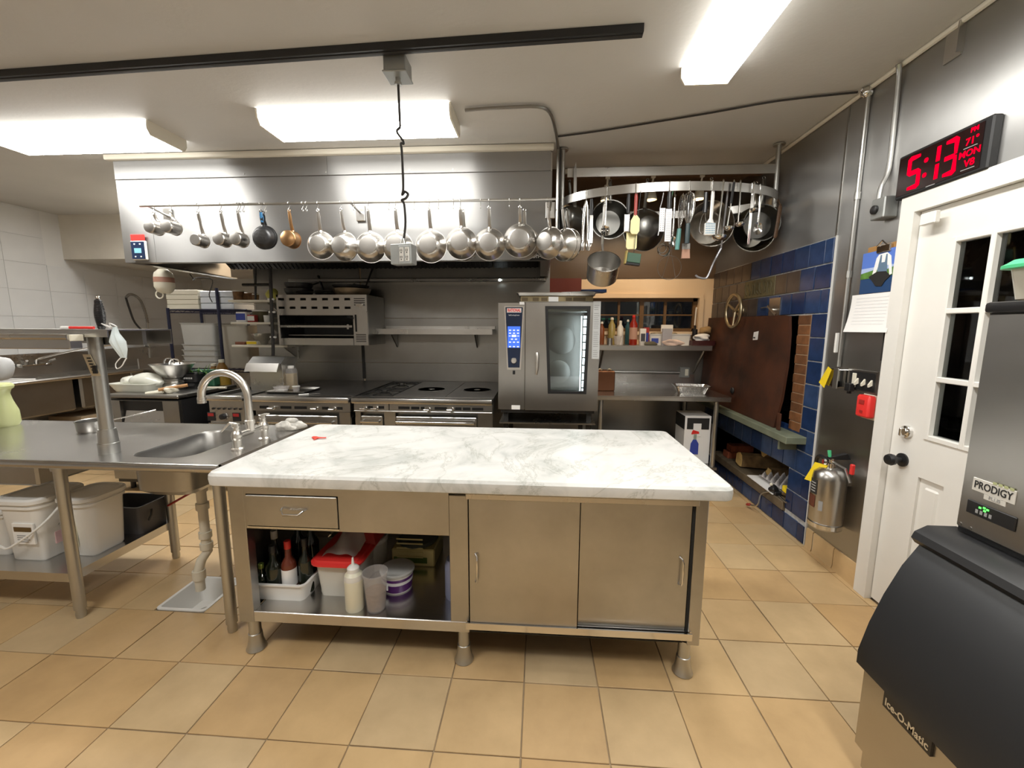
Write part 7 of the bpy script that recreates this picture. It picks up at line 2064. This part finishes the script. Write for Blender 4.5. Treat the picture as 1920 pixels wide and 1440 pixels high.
# 1 tongs
x = 0.321
t = ut('tongs', 'steel tongs hanging at the left of the oval rack front', x)
Lz = 2.025-(kz0-.012)
for s in (-1, 1):
    B().tube([(0, 0, -.01), (s*.008, 0, -.05), (s*.018, 0, Lz*.6), (s*.016, 0, Lz*.8)], [.008, .009, .009, .010], 8, flat=(.35, (0, 1, 0))).tube([(s*.016, 0, Lz*.78), (s*.026, .0, Lz*.88), (s*.020, 0, Lz)], [.010, .024, .012], 8, flat=(.3, (0, 1, 0))).out('arm', CHROME, t, local=True)
x2 = x+.03
t = ut('grater', 'narrow grater with a black handle just right of the tongs', x2, hk_=False)
B().tube([(.008, .01, 0), (.010, .01, -.05), (.009, .01, -.11)], [.010, .014, .012], 10, flat=(.7, (0, 1, 0))).out('grip', BLACK, t, local=True)
strip(B(), -.11, Lz*.85, .024, .002, .01, .009).out('blade', CHROME, t, local=True)
# 2 slotted spoon
def spoon(name, label, x, zb, w, holes=False, mat=CHROME, deep=.012, y=None, hand=None, z=None, ln=.075, rot=(0, 0, 0)):
    t = ut(name, label, x, rot=rot, y=y, z=z)
    zt0 = (kz0-.012 if z is None else z)
    L = zb-zt0
    hl = L+ln
    B().tube([(0, 0, -.004), (0, 0, -.02), (0, 0, hl*.5), (0, .004, hl-.0)], [.006, .009, .007, .006], 8, flat=(.35, (0, 1, 0))).out('handle', hand or mat, t, local=True)
    def f(u, v):
        k = 2*u-1
        half = w/2*math.sqrt(max(0., 1-abs(2*v-1)**2.6))
        return Vector((half*k, .004+deep*(1-k*k)*math.sin(PI*v)-.002, hl-ln*v))
    B().surf(f, 10, 12).out('bowl', mat, t, local=True)
    if holes:
        h = B()
        for i in range(3):
            for j in range(3): h.cyl(((i-1)*.012, -.003+.003*abs(i-1), hl-ln*.35-j*.014), ((i-1)*.012, .0145, hl-ln*.35-j*.014), .0032, n=8)
        h.out('holes', DARK, t, local=True)
    return t
spoon('slotted_spoon', 'slotted steel spoon hanging in front of the open pan on the rack', 0.453, 2.113, .062, True)
# 3 spatulas
x = 0.647
t = ut('spatula', 'cream spatula with a red handle on the rack front', x)
zr, ze = 2.232-t.location.z, 2.112-t.location.z
B().tube([(0, 0, .0), (0, 0, -.02), (0, 0, zr)], [.008, .012, .011], 10, flat=(.6, (0, 1, 0))).out('handle', M('brick_red_plastic', (.36, .055, .045), .4), t, local=True)
SPAT = M('cream_silicone', (.78, .70, .36), .45)
B().prism([(-.010, zr+.005), (.010, zr+.005), (.030, zr-.02), (.030, ze+.02), (.018, ze), (-.020, ze), (-.032, ze+.02), (-.030, zr-.03)], 'y', -.006, .006).out('blade', SPAT, t, local=True)
x = 0.634
t = ut('spatula', 'plain cream scraper hanging below and behind the red-handled spatula', x, hk_=False, y=yf(x)+.03)
ze2, zs2 = 2.017-t.location.z, 2.129-t.location.z
B().tube([(.02, 0, .0), (.01, 0, zs2)], [.008, .008], 8, flat=(.5, (0, 1, 0))).out('handle', SPAT, t, local=True)
B().prism([(-.036, zs2), (.036, zs2), (.037, ze2+.01), (.030, ze2), (-.025, ze2), (-.036, ze2+.015)], 'y', -.005, .005).out('blade', SPAT, t, local=True)
x = 0.601
t = ut('grater', 'small grater with a black handle left of the red-handled spatula', x, hk_=False)
B().tube([(0, .006, .0), (0, .006, -.06), (0, .006, -.125)], [.010, .014, .011], 10, flat=(.7, (0, 1, 0))).out('grip', BLACK, t, local=True)
B().box(-.024, .010, .004, .008, -.245, -.135).tube([(-.024, .006, -.13), (-.024, .006, -.25), (.010, .006, -.25), (.010, .006, -.13)], .0025, 6).out('blade', CHROME, t, local=True)
# 4 graters
x = 0.864
t = ut('grater', 'fine grater with a black handle and white blade in the middle of the rack front', x)
zg, ze = 2.269-t.location.z, 2.056-t.location.z
B().tube([(0, 0, 0), (0, 0, -.03), (0, 0, zg)], [.012, .016, .014], 12, flat=(.7, (0, 1, 0))).out('grip', BLACK, t, local=True)
WSTEEL = M('pale_grater_steel', (.74, .74, .76), .35, .4)
B().box(-.020, .020, -.003, .003, ze, zg).out('blade', WSTEEL, t, local=True)
b = B()
for k in range(16):
    for i in range(3): b.box(-.012+i*.010, -.007+i*.010, -.0045, -.003, ze+.012+k*.0115, ze+.016+k*.0115)
b.out('teeth', STEEL_D, t, local=True)
x = 0.834
t = ut('grater', 'coarse round-toothed grater left of the fine grater', x, hk_=False, y=yf(x)+.02)
ze = 2.101-t.location.z
B().box(-.026, .012, -.002, .002, ze*.98+.02, -.10).tube([(-.024, 0, -.10), (-.012, 0, -.05), (-.006, 0, 0)], .003, 6).tube([(-.024, 0, ze*.9), (-.028, 0, ze)], .004, 6).out('blade', WSTEEL, t, local=True)
b = B()
for k in range(10):
    for i in range(2): b.cyl((-.015+i*.016, -.0035, -.115-k*.014), (-.015+i*.016, -.0018, -.115-k*.014), .004, n=8)
b.out('teeth', STEEL_D, t, local=True)
# 5 whisks
def whisk(label, x, zw, zh_, gm, y=None, w=.042, rot=(0, 0, 0), hk_=True):
    t = ut('whisk', label, x, y=y, rot=rot, hk_=hk_)
    z1, z2 = zw-t.location.z, zh_-t.location.z
    b = B()
    for k in range(7):
        a = PI*k/7
        P = []
        for i in range(17):
            u = -1+2*i/16
            s = math.sin(PI*.5*abs(u)) if False else 0
            zz = z1*abs(u)**1.15
            rad = w*math.copysign(1, u)*math.sin(PI*min(1, abs(u)**.5*.62+.0)*1.0)*(1-abs(u)**3*.8) if u else 0
            P.append((rad*math.cos(a), rad*math.sin(a), zz))
        b.tube(P, .0014, 4)
    b.out('wires', CHROME, t, local=True)
    B().tube([(0, 0, z1+.005), (0, 0, (z1+z2)/2), (0, 0, z2)], [.013, .016, .014], 10).out('grip', gm, t, local=True)
    return t
whisk('big balloon whisk with a dark grip, hung wires up on the rack', 0.995, 2.166, 2.041, M('dark_teal_grip', (.02, .04, .045), .4))
whisk('slim whisk with a teal grip, hung wires up left of the big whisk', 0.966, 2.142, 2.007, TEAL, y=3.05, w=.024, rot=(0, .06, 0), hk_=False)
x = 1.006
t = ut('pastry_brush', 'flat brush with pinkish bristles hanging under the dark whisk grip', x, y=3.06, hk_=False)
z1, z2, z3 = [v-t.location.z for v in (2.05, 2.011, 1.95)]
B().box(-.012, .012, -.006, .006, z1, -.01).out('handle', BLACK, t, local=True)
B().box(-.026, .026, -.009, .009, z2, z1).out('ferrule', STEEL_D, t, local=True)
B().hexa([(-.026, -.008, z3), (.030, -.008, z3), (.030, .008, z3), (-.026, .008, z3), (-.025, -.008, z2), (.025, -.008, z2), (.025, .008, z2), (-.025, .008, z2)]).out('bristles', M('pink_bristles', (.42, .24, .17), .9), t, local=True)
# 6 white brush, black-handled masher
x = 1.15
t = ut('dough_brush', 'white plastic tool with a square blue-grey grid head on the rack front', x)
z1, z2 = 2.175-t.location.z, 2.095-t.location.z
B().tube([(0, 0, 0), (0, 0, -.03), (-.002, 0, z1+.03), (-.006, 0, z1)], [.010, .012, .011, .026], 10, flat=(.5, (0, 1, 0))).out('handle', WPLAS, t, local=True)
B().box(-.042, .030, -.010, .010, z2, z1, .004).out('head', WPLAS, t, local=True)
b = B()
for k in range(5):
    for i in range(6): b.box(-.036+i*.0105, -.029+i*.0105, -.0115, -.009, z2+.010+k*.0145, z2+.019+k*.0145)
b.out('grid', M('grid_blue', (.25, .38, .48), .5), t, local=True)
x = 1.115
t = ut('masher', 'wire masher with a black handle left of the white grid tool', x, y=yf(x)+.03, hk_=False)
B().tube([(0, 0, 0), (0, 0, -.13)], [.013, .015], 10).out('grip', BLACK, t, local=True)
B().tube(smooth_pts([(-.004, 0, -.13), (-.022, 0, -.17), (-.03, 0, -.25), (.0, 0, -.265), (.02, 0, -.22), (.006, 0, -.17), (.004, 0, -.13)], 4), .0028, 6).out('wire', CHROME, t, local=True)
# 7 ladles
def ladle(label, x, zb, r, tilt=0., mat=CHROME, hand=None, y=None, hk_=False, hlen=.10):
    t = ut('ladle', label, x, y=y, rot=(0, tilt, 0), hk_=hk_, z=kz0+.055)
    L = zb-t.location.z
    b = B()
    b.tube([(0, .0, .0), (0, .006, .012), (0, .014, .006)], .0035, 6).tube([(0, 0, 0), (0, 0, L*.5), (0, 0, L+r*.9)], [.006, .005, .005], 8, flat=(.5, (0, 1, 0)))
    b.out('shaft', mat, t, local=True)
    if hand: B().tube([(0, 0, -.004), (0, 0, -hlen)], [.009, .009], 8, flat=(.6, (0, 1, 0))).out('grip', hand, t, local=True)
    pr = [(r*math.cos(a), r*.75*math.sin(a)) for a in [-PI/2+PI/2*i/6 for i in range(7)]]
    pr = [(max(.001, a), c) for a, c in pr]+[(r*1.03, 0), (r*.94, 0)]+[(max(.001, r*.93*math.cos(a)), r*.7*math.sin(a)) for a in [0-PI/2*i/6 for i in range(1, 7)]]
    B().lathe(pr, 20, (0, -r*.9, L+r*.9), 'z', False, False).out('bowl', mat, t, local=True)
ladle('large ladle with a long bright handle right of the white grid tool', 1.22, 2.045, .046, .06)
ladle('ladle with a black upper handle right of the large ladle', 1.294, 2.115, .034, .09, hand=BLACK, hlen=.14)
ladle('ladle with a straight pale handle, third of the ladles from the left', 1.343, 2.145, .034, 0, mat=CHROME)
ladle('small ladle hanging at the right end of the row of ladles', 1.447, 2.254, .026, 0)
x = 1.437
t = ut('turner', 'narrow steel turner hanging in front of the open pans at the right', x)
ze = 2.046-t.location.z
B().box(-.008, .008, -.002, .002, ze, 0).out('blade', CHROME, t, local=True)
spoon('serving_spoon', 'plain steel serving spoon hanging in the open pan at the right', 1.505, 2.115, .060, ln=.085)
spoon('perforated_spoon', 'small steel spoon behind the graters, in the middle of the rack', 0.927, 2.035, .055, y=3.10)
# bent pot hook tool
b = B().tube(smooth_pts([(1.308,3.2,2.043), (1.262,3.2,1.945), (1.23,3.2,1.854), (1.209,3.2,1.831), (1.162,3.2,1.839), (1.138,3.2,1.854)], 3), [.0075]*16, 8)
t = thing('long_hook', 'long grey rod with a bent end hanging behind the large ladle', 'utensil', (1.308,3.2,2.043), 0, UT)
b.tube([(1.308,3.2,2.043), (1.279, 3.085, kz0+.01)], .006, 8).out('rod', M('grey_rod', (.34, .34, .36), .4, .5), t)
# wire ring strainer, glass-like skimmer
cx_, cz_ = 1.104, 1.982
t = thing('wire_ring', 'thin wire ring hanging low in the middle behind the rack', 'utensil', (cx_, 3.73, kz0), 0, UT)
r_ = .1
B().tube(arc((cx_, 3.73, cz_), r_, 0, 2*PI, 28)[:-1], .0022, 5, closed=True).tube([(cx_-.055, 3.73, cz_-.08), (cx_-.005, 3.73, cz_+.12), (cx_, 3.75, kz0+.02)], .002, 5).tube([(cx_+.055, 3.73, cz_-.08), (cx_+.01, 3.73, cz_+.12), (cx_, 3.75, kz0+.02)], .002, 5).out('wire', STEEL_D, t)
cx_, cz_ = 0.884, 2.03
t = thing('measuring_ring', 'small round wire skimmer hanging below the graters', 'utensil', (cx_, 3.15, kz0), 0, UT)
b = B()
for dx, dz, r_ in ((0, 0, .042), (.012, -.006, .038), (-.014, .004, .03)): b.tube(arc((cx_+dx, 3.15+dx, cz_+dz), r_, 0, 2*PI, 20)[:-1], .003, 5, closed=True)
b.tube([(cx_, 3.15, cz_+.04), (cx_+.01, 3.03, kz0+.01)], .0035, 5).out('wires', CHROME, t)
# green scrub pad
q = (0.681,3.2,1.979)
q = (0.645,3.03,1.952)
t = thing('scrub_pad', 'dark green pad with a black and yellow edge hanging below the bowls', 'pad', q, 0, UT, (0, .12, .1))
B().box(-.045, .052, -.012, .022, -.032, .034, .004).out('pad', M('dull_green_pad', (.06, .12, .08), .7), t, local=True)
B().box(-.046, .052, -.014, .024, -.048, -.033, .002).out('black_edge', BLACK, t, local=True)
B().box(-.056, -.046, -.013, .023, -.045, .045, .002).out('yellow_edge', M('dull_yellow', (.36, .27, .08), .6), t, local=True)
B().tube([(0, 0, .03), (-.02, .0, kz0+.01-q[2])], .002, 5).out('string', BLACK, t, local=True)
# pans on the rack
DSTEEL = steel('dark_pan_steel', (.15, .146, .135), .32, (1, 1, 1), .1, .02)
def rp(name, label, px_, pz_, r, rb, dep, mat, y, face=-1, yaw=0., tilt=0., cat='pan', bmat=None, z=None, hmat=None):
    return hang_pan(name, label, px_, pz_, r, rb, dep, mat, bmat, yaw, tilt, hmat=hmat or mat, group='pans on the pot rack', y=y, z=(zb0+.02) if z is None else z, face=face, cat=cat, hookit=False)
rp('frying_pan', 'dark deep pan tilted at the left end of the pot rack', 0.211, 2.293, .112, .075, .10, DSTEEL, 3.34, -1, -.7, 0)
rp('open_pan', 'open steel pan facing forward behind the slotted spoon', 0.518, 2.277, .142, .095, .09, DSTEEL, 3.345, 1, 0, -.05)
rp('sauce_bowl', 'dark round-bottomed pan behind the red-handled spatula', 0.795, 2.219, .155, .08, .12, DSTEEL, 3.345, -1, .05)
rp('open_pan', 'open shiny pan behind the white grid tool', 1.263, 2.237, .165, .13, .09, steel('bright_pan', (.34, .31, .27), .14, (1, 1, 1), .05, .01), 3.345, 1, .05, -.06)
rp('open_pan', 'dark open pan with a bright rim at the right end of the rack', 1.639, 2.247, .128, .10, .08, DSTEEL, 3.345, 1, -.05)
rp('open_pan', 'wide open pan hanging behind the dark one at the right end', 1.642, 2.222, .162, .12, .08, steel('bright_pan', (.30, .28, .24), .16, (1, 1, 1), .05, .01), 3.46, 1, 0)
# low saucepan, opening tipped up towards the viewer
q = (0.465,3.2,1.919)
t = thing('saucepan', 'open steel saucepan hanging lowest, left of the peach wall', 'pan', (q[0], 3.2, kz0), 0, 'pans on the pot rack')
mm = Matrix.Translation(Vector((0, 0, q[2]-kz0))) @ Matrix.Rotation(.80, 4, 'X')
r_ = .118
B(mm).lathe([(.001, -.10), (r_*.93, -.10), (r_*.97, -.094), (r_, .048), (r_+.005, .050), (r_-.002, .052), (r_*.95, -.09), (.001, -.096)], 32, (0, 0, 0), 'z', False, False).out('body', STEEL, t, local=True)
a_ = mm @ Vector((0, r_, .045))
B().tube([a_, a_+Vector((0, .03, .06)), (0, .06, (q[2]-kz0)*.45), (0, .04, .0)], [.008, .010, .008, .009], 8, flat=(.45, (0, 1, 0))).out('handle', STEEL, t, local=True)
rhook(q[0], 3.235, kz0+.012, 'hook on the oval rack holding the lowest saucepan')
for px in (0,):
    pass
# steel strips of hanging pan handles seen above the ring and a dark wooden tool at the right end
x = 1.747
t = thing('wooden_tool', 'dark wooden handled tool hanging at the far right of the pot rack', 'utensil', (x, 3.3, 2.352), 0, UT, (0, .05, 0))
z_ = 2.133-2.352
B().tube([(0, 0, .02), (.002, 0, -.01), (.0, 0, z_*.5), (-.004, 0, z_*.95), (-.01, 0, z_)], [.006, .015, .013, .014, .008], 10, flat=(.6, (0, 1, 0))).tube([(-.004, 0, .02), (-.01, .02, .06)], .004, 6).out('handle', WOODD, t, local=True)
x = 0.251
t = thing('carving_knife', 'dark narrow blade hanging behind the left end of the pot rack', 'knife', (x, 3.30, zb0+.03), 0, UT)
B().prism([(-.006, .03), (.004, .06), (.010, 0), (.014, -.26), (-.008, -.26), (-.012, 0)], 'y', -.003, .003).out('blade', STEEL_D, t, local=True)

# ================================================================ ice machine in the right foreground
YI1, YI0 = 1.28, .52
im = thing('ice_machine', 'steel ice machine with a black sloping bin door in the right foreground', 'machine', (1.45, .9, 0))
B().box(1.07, 1.815, YI0, YI1, .10, .40).box(1.25, 1.815, YI0+.004, YI1-.004, .40, .845).box(1.09, 1.80, YI0+.01, YI1-.01, 0.02, .10).out('bin', STEEL_V, im)
dp = [(1.052, .385), (1.052, .43), (1.075, .53), (1.108, .63), (1.150, .73), (1.195, .805), (1.215, .828), (1.245, .828), (1.20, .76), (1.15, .65), (1.115, .53), (1.10, .43), (1.10, .385)]
bd = B().prism(dp, 'y', YI0-.01, YI1+.012).out('bin_door', BLACKSAT, im)
B().prism([(1.172, .822), (1.185, .805), (1.215, .80), (1.26, .815), (1.30, .842), (1.30, .862), (1.215, .862), (1.18, .842)], 'y', YI0-.02, YI1+.02).out('bin_rim', BLACK, im)
B().box(1.285, 1.815, YI0, YI1, .845, .885).out('gasket', BLACK, im)
hx0 = 1.27
hd = B().box(hx0, 1.815, YI0, YI1-.004, .878, 1.515, .006).out('head', STEEL_V, im)
B().box(hx0-.006, 1.82, YI0-.006, YI1+.004, 1.515, 1.545, .008, 2).out('head_lid', BLACK, im)
# badges on the head front (plane x = hx0)
xf = hx0
def Pf(px, py): return None
ym = 1.187
zm_ = 1.021
bg = B().box(xf-.003, xf, ym-.055, ym+.055, zm_-.016, zm_+.022, .001).box(xf-.003, xf, ym-.035, ym+.02, zm_-.030, zm_-.016).out('badge', M('badge_plate', (.62, .60, .55), .35), im)
text('PRODIGY', .030, (xf-.0033, ym, zm_+.003), (0, -1, 0), (0, 0, 1), BLACKPRINT, 'lettering', bg, bold=.0004, width=.098)
text('PLUS', .014, (xf-.0033, ym-.008, zm_-.022), (0, -1, 0), (0, 0, 1), GREYPRINT, 'caption', bg)
b = B()
for k in range(4): b.box(xf-.0036, xf-.003, ym-.05+k*.014, ym-.040+k*.014, zm_+.020, zm_+.027)
b.out('badge_dots', M('olive_dots', (.45, .48, .25), .5), bg)
ya, yb3 = 1.121, 1.248
zd = 0.956
pn = B().box(xf-.004, xf, ya, yb3, zd-.022, zd+.018, .002).out('display_panel', BLACK, im)
b = B()
for k, (dy, dz) in enumerate(((.035, .006), (.048, .002), (.055, .008), (.046, .010))): b.box(xf-.0052, xf-.0038, yb3-dy-.006, yb3-dy, zd+dz-.0025, zd+dz+.0025)
b.out('green_leds', LEDG, pn)
b = B()
for k in range(4): b.box(xf-.0048, xf-.0038, yb3-.034-k*.012, yb3-.027-k*.012, zd-.013, zd-.002)
b.out('panel_icons', GREYPRINT, pn)
b = B()
for px in (0, 1): b.cyl((xf-.002, YI1-.02-.03*px, .89), (xf, YI1-.02-.03*px, .89), .005, n=8)
b.out('screws', STEEL_D, im)
# name plate under the door
yn0, yn1 = 1.038, 1.193
zn = 0.349
np_ = B().box(1.063, 1.0695, yn0, yn1, zn-.022, zn+.030).out('name_plate', BLACK, im)
text('Ice-O-Matic', .034, (1.0627, (yn0+yn1)/2, zn-.002), (0, -1, 0), (0, 0, 1), M('gold_print', (.62, .52, .36), .4), 'lettering', np_, bold=.0006, width=(yn1-yn0)*.9)
# green lidded tub on the machine
q = (1.126,1.12,1.544)
t = thing('green_lid_tub', 'cloudy food tub with a green lid on top of the ice machine', 'tub', (1.5, 1.0, 1.545))
xg = 1.192
zg = 1.632
B().hollow(xg, xg+.30, .82, 1.18, 1.545, zg, .003, .012, .03, 4).out('tub', FOODTUB, t)
B().solid(xg+.012, xg+.288, .832, 1.168, [(0, 1.55), (.004, 1.55+(zg-1.545)*.7)], .03).out('contents', M('pale_green_contents', (.50, .52, .34), .7), t)
B().solid(xg, xg+.30, .82, 1.18, [(.004, zg-.012), (.016, zg-.01), (.016, zg-.002), (.006, zg+.004), (-.004, zg+.012), (-.02, zg+.012)], .03).out('lid', GREEN, t)
